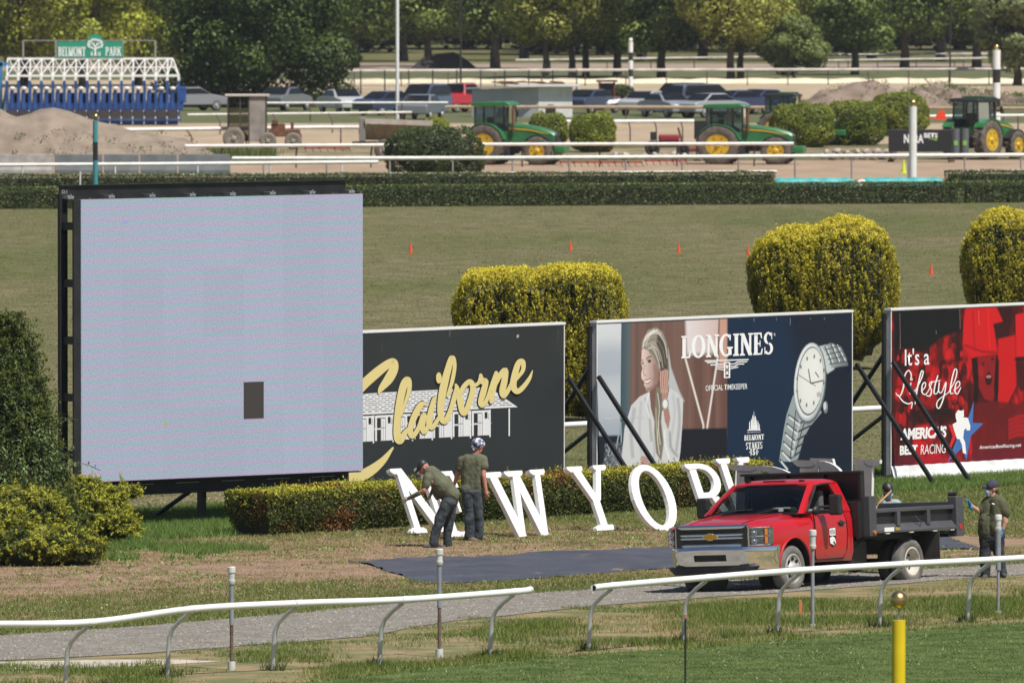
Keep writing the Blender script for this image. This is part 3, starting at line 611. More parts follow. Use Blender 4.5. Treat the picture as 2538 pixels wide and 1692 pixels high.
# ------------------------------------------------------------------ trees
def make_tree(name, label, H, R, zb, c1, c2, cl=26, per=420, leaf=.34, seed=1, conic=False, trunk_r=.28, cat='tree', drop=0.0, full=False):
    r_ = np.random.default_rng(seed); root = thing(name, label, cat)
    A = []; limbs = MB(); limbs.tube([(0, 0, -.2), (.08, 0, zb * .5), (-.05, .05, zb), (0, 0, H * .75)], [trunk_r * 1.3, trunk_r, trunk_r * .85, trunk_r * .25], 9)
    for i in range(cl):
        a = r_.uniform(0, 2 * PI); hz = r_.random(); env = math.sin(PI * (.12 + .80 * hz ** .85)) if not conic else 1.05 - hz
        env = max(env, .92) if (full and hz < .5) else env; rr = R * env * math.sqrt(r_.uniform(.18, 1)) * .80
        z = zb + (H - zb) * (.06 + .86 * hz) - drop * (rr / R) * .8; cr = R * r_.uniform(.24, .40)
        ctr = np.array([rr * math.cos(a), rr * math.sin(a), z]); p = unit(r_.normal(0, 1, (per, 3))); q = p.copy()
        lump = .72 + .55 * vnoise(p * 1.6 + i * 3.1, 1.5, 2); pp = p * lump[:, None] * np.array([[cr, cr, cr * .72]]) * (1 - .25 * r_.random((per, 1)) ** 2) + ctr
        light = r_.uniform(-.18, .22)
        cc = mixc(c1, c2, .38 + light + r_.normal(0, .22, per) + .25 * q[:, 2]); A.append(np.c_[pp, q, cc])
        if i < 12: limbs.tube([(0, 0, zb * .8 + .2 * (z - zb)), tuple(ctr * np.array([.5, .5, 1]) + np.array([0, 0, -.3])), tuple(ctr)], [trunk_r * .4, trunk_r * .22, .04], 6)
    A = np.concatenate(A); A = A[A[:, 2] > .15]
    leaves('crown', A[:, :3], A[:, 3:6], leaf, A[:, 6:9], root, .55, asp=.7)
    limbs.build('trunk', bark, root, 40); return root
MG1 = (.035, .058, .012); DK1, DK2 = (.014, .026, .008), (.075, .105, .026); YL1, YL2 = (.075, .095, .015), (.52, .52, .10)
def put(o, u, y, label=None, sc=1.0, rz=None, first=False, sz=None):
    loc = GD(u, y); k = (sc, sc, sc * (sz or 1))
    if first: o.location = loc; o.scale = k; o.rotation_euler.z = rz or 0; o['label'] = label; return o
    return dup(o, loc, rz if rz is not None else random.uniform(0, 6), label, k)
# nearest dark tree in the centre-left, hanging almost to the ground
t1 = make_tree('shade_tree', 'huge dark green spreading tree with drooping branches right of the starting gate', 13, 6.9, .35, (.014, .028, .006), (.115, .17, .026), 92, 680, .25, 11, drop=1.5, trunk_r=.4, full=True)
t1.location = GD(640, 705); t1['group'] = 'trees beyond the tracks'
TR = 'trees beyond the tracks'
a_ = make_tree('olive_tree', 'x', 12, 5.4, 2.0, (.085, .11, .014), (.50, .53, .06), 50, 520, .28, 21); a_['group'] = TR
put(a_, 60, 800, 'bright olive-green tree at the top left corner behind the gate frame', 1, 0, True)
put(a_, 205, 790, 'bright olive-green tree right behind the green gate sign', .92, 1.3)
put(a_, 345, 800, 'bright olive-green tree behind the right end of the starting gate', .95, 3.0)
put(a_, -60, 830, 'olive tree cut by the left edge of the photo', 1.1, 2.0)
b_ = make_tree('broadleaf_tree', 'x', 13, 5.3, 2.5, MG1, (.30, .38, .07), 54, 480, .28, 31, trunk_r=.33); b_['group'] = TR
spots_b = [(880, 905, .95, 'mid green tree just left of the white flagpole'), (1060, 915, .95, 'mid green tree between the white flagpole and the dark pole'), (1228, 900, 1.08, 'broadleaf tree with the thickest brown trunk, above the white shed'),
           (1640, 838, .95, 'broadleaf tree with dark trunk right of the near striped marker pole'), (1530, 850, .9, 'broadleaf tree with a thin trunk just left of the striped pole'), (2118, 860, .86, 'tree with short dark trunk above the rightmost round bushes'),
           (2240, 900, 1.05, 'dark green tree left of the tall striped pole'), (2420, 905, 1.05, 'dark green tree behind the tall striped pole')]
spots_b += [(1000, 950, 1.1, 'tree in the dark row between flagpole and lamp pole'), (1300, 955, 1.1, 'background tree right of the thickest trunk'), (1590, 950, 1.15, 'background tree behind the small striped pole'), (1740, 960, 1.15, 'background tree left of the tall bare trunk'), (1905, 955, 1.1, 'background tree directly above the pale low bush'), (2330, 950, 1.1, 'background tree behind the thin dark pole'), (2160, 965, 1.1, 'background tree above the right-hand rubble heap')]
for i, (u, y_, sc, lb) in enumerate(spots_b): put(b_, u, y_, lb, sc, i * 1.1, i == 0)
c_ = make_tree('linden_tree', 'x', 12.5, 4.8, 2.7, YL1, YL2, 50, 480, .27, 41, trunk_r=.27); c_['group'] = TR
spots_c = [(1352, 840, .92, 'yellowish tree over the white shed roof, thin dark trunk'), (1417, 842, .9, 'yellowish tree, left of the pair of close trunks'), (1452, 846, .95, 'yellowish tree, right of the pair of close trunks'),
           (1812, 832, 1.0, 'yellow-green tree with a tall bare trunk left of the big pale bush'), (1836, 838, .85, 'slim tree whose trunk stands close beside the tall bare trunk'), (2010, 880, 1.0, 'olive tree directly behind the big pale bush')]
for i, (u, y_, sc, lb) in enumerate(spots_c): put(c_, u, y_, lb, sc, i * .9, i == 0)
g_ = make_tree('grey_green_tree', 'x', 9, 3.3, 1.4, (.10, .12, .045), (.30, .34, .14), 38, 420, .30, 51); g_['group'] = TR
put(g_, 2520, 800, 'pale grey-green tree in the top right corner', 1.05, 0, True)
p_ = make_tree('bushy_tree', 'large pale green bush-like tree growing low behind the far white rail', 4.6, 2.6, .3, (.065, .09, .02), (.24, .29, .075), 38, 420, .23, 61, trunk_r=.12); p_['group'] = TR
p_.location = GD(1966, 835)
# the dark wood behind
f_ = make_tree('forest_tree', 'x', 15, 7.5, .6, DK1, DK2, 52, 330, .62, 71, trunk_r=.4); f_['group'] = 'dark wood at the back'
for i in range(26):
    u = -220 + i * 112 + random.uniform(-30, 30); y_ = random.uniform(985, 1060)
    lb = 'dense dark woodland tree of the continuous far treeline along the top of the photo'
    put(f_, u, y_, lb, random.uniform(.9, 1.15), i * 1.7, i == 0)
fm = MB(); n_ = 60
wv = [GD(-2600 + 7800 * i / n_, 1100 + 14 * math.sin(i * 1.3)) for i in range(n_ + 1)]
fm.v = [(p.x, p.y, -.2) for p in wv] + [(p.x, p.y + 3, 15 + 1.5 * math.sin(i * 2.1)) for i, p in enumerate(wv)] + [(p.x, p.y + 40, 15) for p in wv]
fm.f = [(i, i + 1, n_ + 2 + i, n_ + 1 + i) for i in range(n_)] + [(n_ + 1 + i, n_ + 2 + i, 2 * n_ + 3 + i, 2 * n_ + 2 + i) for i in range(n_)]
fm.build('far_wood', corem, kind='stuff', fixn=False)
# ------------------------------------------------------------------ running rails beside the turf
def catmull(pts, n=8):
    pts = [np.array(p, float) for p in pts]; P_ = [2 * pts[0] - pts[1]] + pts + [2 * pts[-1] - pts[-2]]; out = []
    for i in range(1, len(P_) - 2):
        a, b, c, d_ = P_[i - 1:i + 3]
        for k in range(n):
            t = k / n; out.append(.5 * ((2 * b) + (c - a) * t + (2 * a - 5 * b + 4 * c - d_) * t * t + (3 * b - a - 3 * c + d_) * t ** 3))
    return out + [pts[-1]]
alu = mat('satin_aluminium', (0.62, 0.63, 0.64), 0.35, 0.35, (0.5, 0.51, 0.52), 4)
plas = mat('white_plastic', (0.82, 0.82, 0.82), 0.35, 0, (0.76, 0.76, 0.75), 1.2)
def near_rail(pix, ends, label, open_end=None):
    att = []
    for u, v in pix:
        r = ray(u, v); k = (1.10 - CH) / r.z; att.append(Vector((r.x * k, r.y * k, 1.10)))
    root = thing('running_rail', label, 'rail', (att[0].x, att[0].y, .1), 0, 'running rails beside the turf')
    O = Vector(root.location)
    pe = []
    for u, v in ends:
        r = ray(u, v); k = (1.10 - CH) / r.z; pe.append(Vector((r.x * k, r.y * k, 1.10)))
    line = [pe[0]] + att + [pe[1]]
    cm = catmull([tuple(p) for p in line], 6); m = MB()
    m.tube([Vector(p) - O for p in cm], .049, 16, True, 1.0); m.build('rail_tube', plas, root, 40)
    for p in att:
        f = p - E2 * .50; f.z = hgt(f.x, f.y) - .05; h = Vector((f.x, f.y, .62))
        path = [f, Vector((f.x, f.y, .4)) + E2 * .03, Vector((f.x, f.y, .66)) + E2 * .05, Vector((f.x, f.y, .80)) + E2 * .12, Vector((f.x, f.y, .93)) + E2 * .27, Vector((f.x, f.y, 1.045)) + E2 * .45]
        m = MB(); m.tube([q - O for q in path], [.036, .034, .033, .031, .031, .033], 12); m.build('post', alu, root, 50)
        m = MB(); d_ = (cm[-1] - cm[0]); d_ = Vector(d_).normalized(); m.cyl(p - d_ * .075 - O, p + d_ * .075 - O, 0.0515, n=16); m.build('rail_sleeve', plas, root, 40)
        n_ = 55; b = np.array(tuple(f + Vector((0, 0, .05))))[None] + np.c_[rng.normal(0, .09, (n_, 2)), np.zeros(n_)]
        TUFT.append(b)
    return root, O, pe
TUFT = []
A2, A1 = (-60, 1544), (1315, 1459)
extra = [(-30 - 1, 1545)]
near_rail([(-30, 1546), (226, 1541), (478, 1508), (740, 1494), (1004, 1485), (1278, 1465)], [(-60, 1547), (1315, 1460)], 'white running rail in the left half, ending at the gap, on bent grey posts')
r2, O2, pe2 = near_rail([(1522, 1450), (1757, 1430), (1989, 1412), (2242, 1397), (2461, 1386), (2700, 1372)], [(1471, 1456), (2760, 1368)], 'white running rail in the right half, passing in front of the red truck')
m = MB(); a0 = pe2[0] - O2; dd = (Vector(pe2[1]) - Vector(pe2[0])).normalized(); m.cyl(a0 - dd * .004, a0 + dd * .02, .041, n=14); m.build('open_end', mat('dark_hole', (.02, .02, .02), .9), r2, 40)
bt = np.concatenate(TUFT); bt = np.concatenate([bt, bt + [.03, .02, 0]]); blades('post_tufts', bt, rng.uniform(.10, .24, len(bt)), np.full(len(bt), .016), mixc((.03, .055, .012), (.14, .19, .05), rng.random(len(bt)) ** 1.5), .35)

# sprinkler / cable riser posts
pvc = mat('grey_white_pvc', (0.62, 0.62, 0.60), 0.5, 0, (0.48, 0.48, 0.46), 9)
pipeg = mat('grey_conduit', (0.23, 0.25, 0.29), 0.5, 0.1, (0.30, 0.31, 0.34), 6)
rod = mat('rusty_rod', (0.10, 0.055, 0.03), 0.8, 0, (0.16, 0.13, 0.10), 12)
def riser(u, vt, vb, segs, label):
    b = G(u, vb); s_ = VS(vb) * (CH / (CH - .05)); root = thing('riser_post', label, 'post', b, 0, 'thin riser posts along the rail')
    zz = lambda v: (vb - v) / s_
    for nm, m_, v0, v1, r_ in segs:
        m = MB()
        if nm == 'cap': m.lathe((0, 0, zz(v1)), (0, 0, 1), [(r_ * .85, 0), (r_ * .95, .02), (r_, .03), (r_, .06), (r_ * .86, .065), (r_ * .86, zz(v0) - zz(v1) - .09), (r_ * 1.06, zz(v0) - zz(v1) - .085), (r_ * 1.06, zz(v0) - zz(v1) - .01), (r_ * .9, zz(v0) - zz(v1))], 14)
        else: m.cyl((0, 0, max(zz(v1), -.05)), (0, 0, zz(v0)), r_, n=12)
        m.build(nm, m_, root, 40)
riser(574, 1404, 1660, [('cap', pvc, 1404, 1447, .055), ('pipe', pipeg, 1447, 1548, .034), ('rod', rod, 1548, 1638, .026), ('sleeve', pvc, 1638, 1662, .058)], 'riser post with white cap, leftmost, below the big screen')
riser(1089, 1360, 1628, [('cap', pvc, 1360, 1400, .055), ('pipe', pipeg, 1400, 1505, .034), ('rod', rod, 1505, 1607, .026), ('sleeve', pvc, 1607, 1630, .058)], 'riser post with white cap in front of the black ground fabric')
riser(2014, 1313, 1553, [('cap', pvc, 1313, 1360, .055), ('pipe', pipeg, 1360, 1548, .028), ('sleeve', pvc, 1546, 1556, .05)], 'riser post with white cap in front of the red truck door')
riser(2474, 1275, 1522, [('cap', pvc, 1275, 1317, .052), ('pipe', pipeg, 1317, 1412, .042), ('rod', pipeg, 1412, 1516, .024), ('sleeve', pvc, 1513, 1523, .06)], 'riser post with white cap at the right in front of the standing man')
# yellow pole, stakes
b = GD(2228, 158.5); root = thing('yellow_pole', 'thick yellow pole topped by a brass ball at the bottom right', 'pole', b)
m = MB(); m.cyl((0, 0, -.1), (0, 0, 1.115), .097, n=28); m.build('pole', mat('yellow_paint', (0.72, 0.54, 0.012), .38, 0, (.62, .46, .01), 2), root, 40)
m = MB(); m.cyl((0, 0, 1.11), (0, 0, 1.32), .01, n=8); m.build('stem', galv, root, 40)
m = MB(); m.sph((0, 0, 1.40), .121, 28, 18); m.lathe((0, 0, 1.40), (0, 0, 1), [(.1212, -.004), (.1225, 0), (.1212, .004)], 28); m.build('ball', gold, root, 50)
b = GD(1699, 160.5); root = thing('thin_stake', 'thin black stake with an orange tip in the mown turf', 'stake', b)
m = MB(); m.cyl((0, 0, -.05), (0, 0, 1.02), .014, n=8); m.build('rod', blackst, root, 40)
m = MB(); m.cyl((0, 0, 1.02), (0, 0, 1.07), .018, n=8); m.build('tip', mat('orange_tip', (.55, .16, .05), .6), root, 40)
b = G(1984, 1524); m = MB(); m.prism([(-.028, -.05), (.028, -.05), (.026, .20), (.018, .245), (-.022, .24)], 'y', -.02, .02); o = m.build('survey_stake', mat('orange_wood', (.55, .20, .07), .8, 0, (.35, .16, .06), 8), None, None, .004); o.location = b; tag(o, 'short orange wooden stake in the grass below the truck door', 'stake')

# ------------------------------------------------------------------ ground fabric
def tarp():
    tu = [863, 900, 1071, 1216, 1500, 1665, 1900, 2328, 2430]; tv = [1391, 1392, 1381, 1380, 1364, 1357, 1347, 1327, 1361]
    bu = [863, 905, 930, 960, 1000, 1020, 1080, 1250, 1500, 1665, 1900, 2328, 2430]; bv = [1393, 1398, 1405, 1418, 1428, 1443, 1448, 1442, 1422, 1408, 1392, 1363, 1362]
    us_ = np.linspace(863, 2430, 260); nv = 26; V = []
    for u in us_:
        a = np.interp(u, tu, tv); b = np.interp(u, bu, bv)
        for k in range(nv + 1):
            p = G(u, a + (b - a) * k / nv + (vnoise(np.array([[u * .03, k * 9]]), 1)[0] - .5) * 3 * (k in (0, nv))); V.append([p.x, p.y, p.z])
    V = np.array(V); s_ = V[:, 0] * E1.x + V[:, 1] * E1.y; d_ = V[:, 0] * E2.x + V[:, 1] * E2.y
    V[:, 2] += .025 + (vnoise(np.c_[s_ * 1.0 + d_ * .6, d_ * 3.2 - s_ * .5], 1.0, 4) - .5) * .075 + np.maximum(0, vnoise(np.c_[s_ * .5, d_ * 5], 1.2, 2) - .6) * .10
    n = nv + 1; idx = np.arange(len(us_) * n).reshape(-1, n); Fq = np.stack([idx[:-1, :-1], idx[:-1, 1:], idx[1:, 1:], idx[1:, :-1]], -1).reshape(-1, 4)
    o = rawmesh('ground_fabric', V, Fq, mat('woven_fabric', (0.048, 0.051, 0.068), 0.55, 0, (0.085, 0.088, 0.105), 1.1, 0.5, 18, stretch=(1, 1, 1), spec=.4, mixlo=.3, mixhi=.75), smooth=True)
    tag(o, 'wrinkled black landscape fabric spread on the bare ground beside the gravel road', 'ground fabric')
tarp()

# ------------------------------------------------------------------ big screen
S0p = Vector(((202 - 1269) / F * 205.0, 205.0, 0)); ths = math.atan2(4.6, 5.007)
scr = thing('led_screen', 'huge pale lavender video screen in a black steel frame, one module dark', 'video screen', S0p, ths)
def ledmat():
    m = bpy.data.materials.new('led_pixels'); m.use_nodes = True; n = m.node_tree; L = n.links; b = n.nodes['Principled BSDF']
    tc = n.nodes.new('ShaderNodeTexCoord')
    w = n.nodes.new('ShaderNodeTexWave'); w.wave_type = 'BANDS'; w.bands_direction = 'Z'; w.inputs['Scale'].default_value = 1.65; w.inputs['Distortion'].default_value = 2.2; w.inputs['Detail'].default_value = 2; w.inputs['Detail Scale'].default_value = .35
    mp = n.nodes.new('ShaderNodeMapping'); mp.inputs['Rotation'].default_value = (0, .035, 0); mp.inputs['Scale'].default_value = (.5, 1, 1)
    L.new(tc.outputs['Object'], mp.inputs[0]); L.new(mp.outputs[0], w.inputs[0])
    r = n.nodes.new('ShaderNodeValToRGB'); e = r.color_ramp.elements; e[0].color = (.31, .49, .52, 1); e[1].color = (.445, .415, .55, 1); e[0].position = .04; e[1].position = .8; x = e.new(.30); x.color = (.40, .43, .56, 1)
    L.new(w.outputs['Color'], r.inputs[0])
    no = n.nodes.new('ShaderNodeTexNoise'); no.inputs['Scale'].default_value = 34; no.inputs['Detail'].default_value = 3; L.new(tc.outputs['Object'], no.inputs[0])
    mm = n.nodes.new('ShaderNodeMapRange'); mm.inputs[1].default_value = .35; mm.inputs[2].default_value = .65; mm.inputs[3].default_value = .84; mm.inputs[4].default_value = 1.16; L.new(no.outputs[0], mm.inputs[0])
    mu = n.nodes.new('ShaderNodeMix'); mu.data_type = 'RGBA'; mu.blend_type = 'MULTIPLY'; mu.inputs[0].default_value = 1; L.new(r.outputs[0], mu.inputs[6]); L.new(mm.outputs[0], mu.inputs[7])
    oi = n.nodes.new('ShaderNodeObjectInfo'); om = n.nodes.new('ShaderNodeMapRange'); om.inputs[3].default_value = .965; om.inputs[4].default_value = 1.03; L.new(oi.outputs['Random'], om.inputs[0]); m2 = n.nodes.new('ShaderNodeMix'); m2.data_type = 'RGBA'; m2.blend_type = 'MULTIPLY'; m2.inputs[0].default_value = 1; L.new(mu.outputs[2], m2.inputs[6]); L.new(om.outputs[0], m2.inputs[7]); L.new(m2.outputs[2], b.inputs['Emission Color']); b.inputs['Emission Strength'].default_value = .70
    b.inputs['Base Color'].default_value = (.07, .07, .085, 1); b.inputs['Roughness'].default_value = .55; b.inputs['Specular IOR Level'].default_value = .2
    return m
led = ledmat(); SW, SB, ST = 6.80, .885, 5.985; cwid = SW / 7; chei = (ST - SB) / 4
me_panel = None
for i in range(7):
    for j in range(4):
        m = MB(); x0 = i * cwid; z0 = SB + j * chei; jit = random.uniform(-.0005, .0005)
        m.box((x0 + cwid / 2, .03 + jit, z0 + chei / 2), (cwid - .0025, .06, chei - .0008)); m.build('led_panel', led, scr)
m = MB(); m.box((SW / 2, .12, (SB + ST) / 2), (SW - .02, .10, ST - SB - .02)); m.build('backing', blackst, scr)
def sx(u, v):
    r = ray(u, v); n_ = Vector((math.sin(ths), -math.cos(ths), 0)); k = (S0p.dot(n_)) / r.dot(n_); p = r * k + Vector((0, 0, CH)) - S0p
    return p.x * math.cos(ths) + p.y * math.sin(ths), p.z
x0, z0 = sx(604, 1038); x1, z1 = sx(653, 945)
m = MB(); m.box(((x0 + x1) / 2, -.004, (z0 + z1) / 2), (x1 - x0, .008, z1 - z0)); m.build('dark_module', mat('dead_module', (.042, .037, .033), .7), scr, label='dark brown unlit module')
for (u, v, du, dv, c, nm) in ((411, 1050, 9, 9, (.35, .38, .16), 'faulty_pixel_patch'), (311, 550, 14, 8, (.33, .31, .62), 'faulty_pixel_patch')):
    a, b_2 = sx(u, v); m = MB(); m.box((a, -.002, b_2), (du / 100, .004, dv / 138)); m.build(nm, mat('patch%.2f' % c[0], (.05, .05, .05), .6, emit=(*c, .85)), scr)
m = MB(); m.box((-.095, .03, (SB + ST) / 2 - .06), (.17, .05, ST - SB + .12)); m.build('side_frame', blackst, scr, None, .01)
m = MB(); m.box((-.11, .40, (SB + ST) / 2), (.18, .08, ST - SB + .2)); m.build('rear_column', blackst, scr, None, .01)
for k in range(5): m = MB(); m.box((-.11, .21, SB + .5 + k * 1.03), (.08, .30, .14)); m.build('connecting_stub', blackst, scr)
m = MB(); m.box((SW / 2 - .12, .42, ST + .13), (SW + .1, .02, .22)); m.box((SW / 2 - .12, .42, ST + .245), (SW + .1, .12, .012)); m.box((SW / 2 - .12, .42, ST + .022), (SW + .1, .12, .012)); m.build('top_beam', blackst, scr)
m = MB(); m.box((SW / 2 - .05, .40, SB - .12), (SW + .1, .02, .32)); m.box((SW / 2 - .05, .40, SB - .285), (SW + .1, .16, .015)); m.box((SW / 2, .2, SB - .02), (SW, .3, .02)); m.build('bottom_beam', blackst, scr)
for k in range(8): m = MB(); m.box((-.08 + k * .97, .30, ST + .035), (.14, .2, .05)); m.cyl((-.08 + k * .97, .2, ST + .03), (-.08 + k * .97, .2, ST + .09), .012, n=8); m.build('clamp', galv, scr)
for k in range(6): m = MB(); m.box((.6 + k * 1.1, .318, SB - .10), (.55, .004, .012)); m.build('cable_slot', galv, scr)
for x_ in (.5, 3.4, 6.3):
    m = MB(); m.box((x_, .62, .42), (.12, .12, .95)); m.build('leg', blackst, scr)
    m = MB(); m.tube([(x_, .62, .75), (x_, 2.1, .0)], .045, 8); m.build('brace', blackst, scr)
    m = MB(); m.box((x_, .62, .01), (.4, .4, .03)); m.build('foot_plate', galv, scr)
lettering('frame_mark', 'BL', lambda a, b, o: (a, .405, b), (-.12, ST + .06, .06, ST + .17), mat('grey_chalk', (.25, .25, .25), .8), scr)

# ------------------------------------------------------------------ billboards
BD = -135.05; thb = math.atan2(E1.y, E1.x)
def bplane(u, v):                      # pixel -> (s, z) on the board plane
    r = ray(u, v); k = BD / (r.x * E2.x + r.y * E2.y); p = r * k; return p.x * E1.x + p.y * E1.y, p.z + CH
def sr(r, g, b, k=.95): f = lambda c: ((c / 255 + .055) / 1.055) ** 2.4 if c > 10 else c / 255 / 12.92; return np.array([f(r) * k, f(g) * k, f(b) * k])
class Canvas:
    def __init__(s, x0, z0, x1, z1, nx, nz, base):
        s.b = (x0, z0, x1, z1); s.nx, s.nz = nx, nz; s.X, s.Z = np.meshgrid(np.linspace(x0, x1, nx), np.linspace(z0, z1, nz)); s.C = np.tile(np.array(base, float), (nz, nx, 1))
    def poly(s, pts, col, soft=.012, al=1.0, grad=None):
        p = np.array(pts, float); lo, hi = p.min(0) - soft, p.max(0) + soft
        ix = np.searchsorted(s.X[0], [lo[0], hi[0]]); iz = np.searchsorted(s.Z[:, 0], [lo[1], hi[1]])
        sl_ = (slice(iz[0], iz[1] + 1), slice(ix[0], ix[1] + 1)); X_, Z_ = s.X[sl_], s.Z[sl_]
        if X_.size == 0: return
        ins = np.zeros(X_.shape, bool); dm = np.full(X_.shape, 1e9)
        for a, b in zip(p, np.roll(p, -1, 0)):
            if a[1] != b[1]:
                c = ((a[1] > Z_) != (b[1] > Z_)); xi = (b[0] - a[0]) * (Z_ - a[1]) / (b[1] - a[1]) + a[0]; ins ^= c & (X_ < xi)
            L2 = ((b - a) ** 2).sum() + 1e-12; t = np.clip(((X_ - a[0]) * (b[0] - a[0]) + (Z_ - a[1]) * (b[1] - a[1])) / L2, 0, 1)
            dm = np.minimum(dm, np.hypot(X_ - a[0] - t * (b[0] - a[0]), Z_ - a[1] - t * (b[1] - a[1])))
        A = np.clip(.5 + np.where(ins, dm, -dm) / soft, 0, 1) * al
        c = np.array(col, float)
        if grad is not None:            # grad=(col2, direction 'x'/'z')
            t = (X_ - lo[0]) / (hi[0] - lo[0]) if grad[1] == 'x' else (hi[1] - Z_) / (hi[1] - lo[1]); c = c * (1 - t[..., None]) + np.array(grad[0]) * t[..., None]
        s.C[sl_] = s.C[sl_] * (1 - A[..., None]) + c * A[..., None]
    def ell(s, c, rx, rz, col, rot=0, **k):
        s.poly([(c[0] + rx * math.cos(a) * math.cos(rot) - rz * math.sin(a) * math.sin(rot), c[1] + rx * math.cos(a) * math.sin(rot) + rz * math.sin(a) * math.cos(rot)) for a in np.linspace(0, 2 * PI, 29)[:-1]], col, **k)
    def line(s, pts, w, col, **k):
        for a, b in zip(pts[:-1], pts[1:]):
            a, b = np.array(a), np.array(b); t = (b - a) / (np.linalg.norm(b - a) + 1e-9); n_ = np.array([-t[1], t[0]]) * w / 2
            s.poly([a + n_, b + n_, b - n_, a - n_], col, **k)
    def mesh(s, name, parent, y=-.0035):
        V = np.stack([s.X, np.full(s.X.shape, y), s.Z], -1).reshape(-1, 3); idx = np.arange(s.nx * s.nz).reshape(s.nz, s.nx)
        Fq = np.stack([idx[:-1, :-1], idx[:-1, 1:], idx[1:, 1:], idx[1:, :-1]], -1).reshape(-1, 4)
        return rawmesh(name, V, Fq, printm, parent, tint=s.C.reshape(-1, 3))
vinylw = mat('white_vinyl', (.74, .74, .75), .5, 0, (.62, .62, .63), 2.5, .4, 9)
frameg = mat('painted_frame', (.55, .55, .57), .55, 0, (.40, .40, .42), 4)
def board(uL, width, label, zb=.12, zt=3.40):
    sL, _ = bplane(uL, 1000); o = SDP(sL, BD); root = thing('billboard', label, 'billboard', o, thb, 'advertising boards behind the hedge')
    m = MB(); m.box((width / 2, .071, (zb + zt) / 2 - .02), (width - .01, .138, zt - zb - .04)); m.build('panel', frameg, root)
    m = MB(); m.box((width / 2, .065, zt - .012), (width + .03, .17, .045)); m.build('top_trim', paintw, root)
    for x_ in (.012, width - .012): m = MB(); m.box((x_, -.003, (zb + zt) / 2), (.022, .012, zt - zb - .05)); m.build('side_trim', paintw, root)
    for x_ in (-.03, width + .03):
        if uL < 800 and x_ < 0: continue
        m = MB(); m.box((0, 0, 0), (.07, .07, 3.05), Euler((math.atan2(-1.95, 2.35), 0, 0))); m.M = Matrix.Identity(4)
        for v_ in range(len(m.v)): a = m.v[v_]; m.v[v_] = (a[0] + x_, a[1] - 1.05, a[2] + 1.18)
        m.build('front_brace', blackst, root)
        m = MB(); m.tube([(x_, .14, 2.5), (x_, 2.15, .0)], .055, 4); m.build('rear_brace', blackst, root)
        m = MB(); m.tube([(x_, .14, 1.3), (x_, 2.15, .0)], .045, 4); m.build('rear_brace', blackst, root)
        m = MB(); m.box((x_, .14, (zt - .1) / 2), (.07, .07, zt - .1)); m.build('post', blackst, root)
    return root, sL, o
def ribbon(path, fn, m_, parent, name, off=.005, rise=.0015, sub=5, extra=0.0, col=None):
    """variable-width brush stroke laid on the board: path of (u,v,width_px); fn(u,v)->(x,z)"""
    pts = catmull(path, sub); L_, R_ = [], []
    for i, p in enumerate(pts):
        a = pts[max(i - 1, 0)]; b = pts[min(i + 1, len(pts) - 1)]; t = (b - a)[:2]; t = t / (np.linalg.norm(t) + 1e-9); n_ = np.array([-t[1], t[0]]); w = max(p[2], 1) / 2 + extra
        L_.append(p[:2] + n_ * w); R_.append(p[:2] - n_ * w)
    if extra or True:                   # rounded tips
        pass
    mb = MB(); n = len(pts)
    for q in (L_, R_):
        for i, c in enumerate(q): x_, z_ = fn(*c); mb.v.append((x_, -(off + rise * i / n), z_))
    mb.f = [(i, i + 1, n + i + 1, n + i) for i in range(n - 1)]
    for j, (c, r_) in enumerate(((pts[0], pts[0][2] / 2 + extra), (pts[-1], pts[-1][2] / 2 + extra))):
        b0 = len(mb.v)
        for k in range(12):
            x_, z_ = fn(c[0] + r_ * math.cos(2 * PI * k / 12), c[1] + r_ * math.sin(2 * PI * k / 12)); mb.v.append((x_, -(off + rise * (1.02 + j * .1)), z_))
        mb.f.append(tuple(range(b0, b0 + 12)))
    return mb.build(name, m_, parent, fixn=False)

# --- board 1: dark board with gold script over a white barn
bw = 8.0; sR, _ = bplane(1406, 1000); uu = 725
b1, s1, _o = board(725, bw, 'charcoal billboard with gold Claiborne script over a white barn drawing, next to the screen')
width1 = sR - s1
for c in kids(b1):
    pass
def f1(u, v): a, b = bplane(u, v); return a - s1, b
sc1 = 1 / 3.5638
def z1f(x, y): return f1(880 + x * sc1, 760 + y * sc1)
cv = Canvas(.024, .13, bw - .024, 3.345, 330, 130, (.026, .029, .032)); nz_ = vnoise(np.c_[cv.X.ravel(), cv.Z.ravel()], 1.0, 3).reshape(cv.X.shape); cv.C *= (.85 + .3 * nz_)[..., None]
for (a, y0, y1) in ((235, 240, 390), (835, 190, 270), (1795, 200, 380)): cv.line([z1f(a, y0), z1f(a + 2, y1)], .012, (.2, .2, .2), al=.6)
cv.ell(z1f(1437, 262), .03, .03, (.5, .5, .5)); cv.mesh('printed_face', b1)
barnw = mat('print_white', (.72, .72, .73), .5); darkp = mat('print_black', (.022, .024, .027), .5); goldp = mat('print_gold', (.70, .58, .25), .5)
def flat(name, polys, fn, m_, parent, off):
    mb = MB()
    for k, pl in enumerate(polys):
        b0 = len(mb.v)
        for q in pl: x_, z_ = fn(*q); mb.v.append((x_, -off - k * 1e-5, z_))
        mb.f.append(tuple(range(b0, b0 + len(pl))))
    return mb.build(name, m_, parent, fixn=False)
flat('barn_roof', [[(-330, 985), (-160, 790), (200, 762), (1180, 712), (1435, 888), (62, 955)]], z1f, barnw, b1, .005)
ln = []
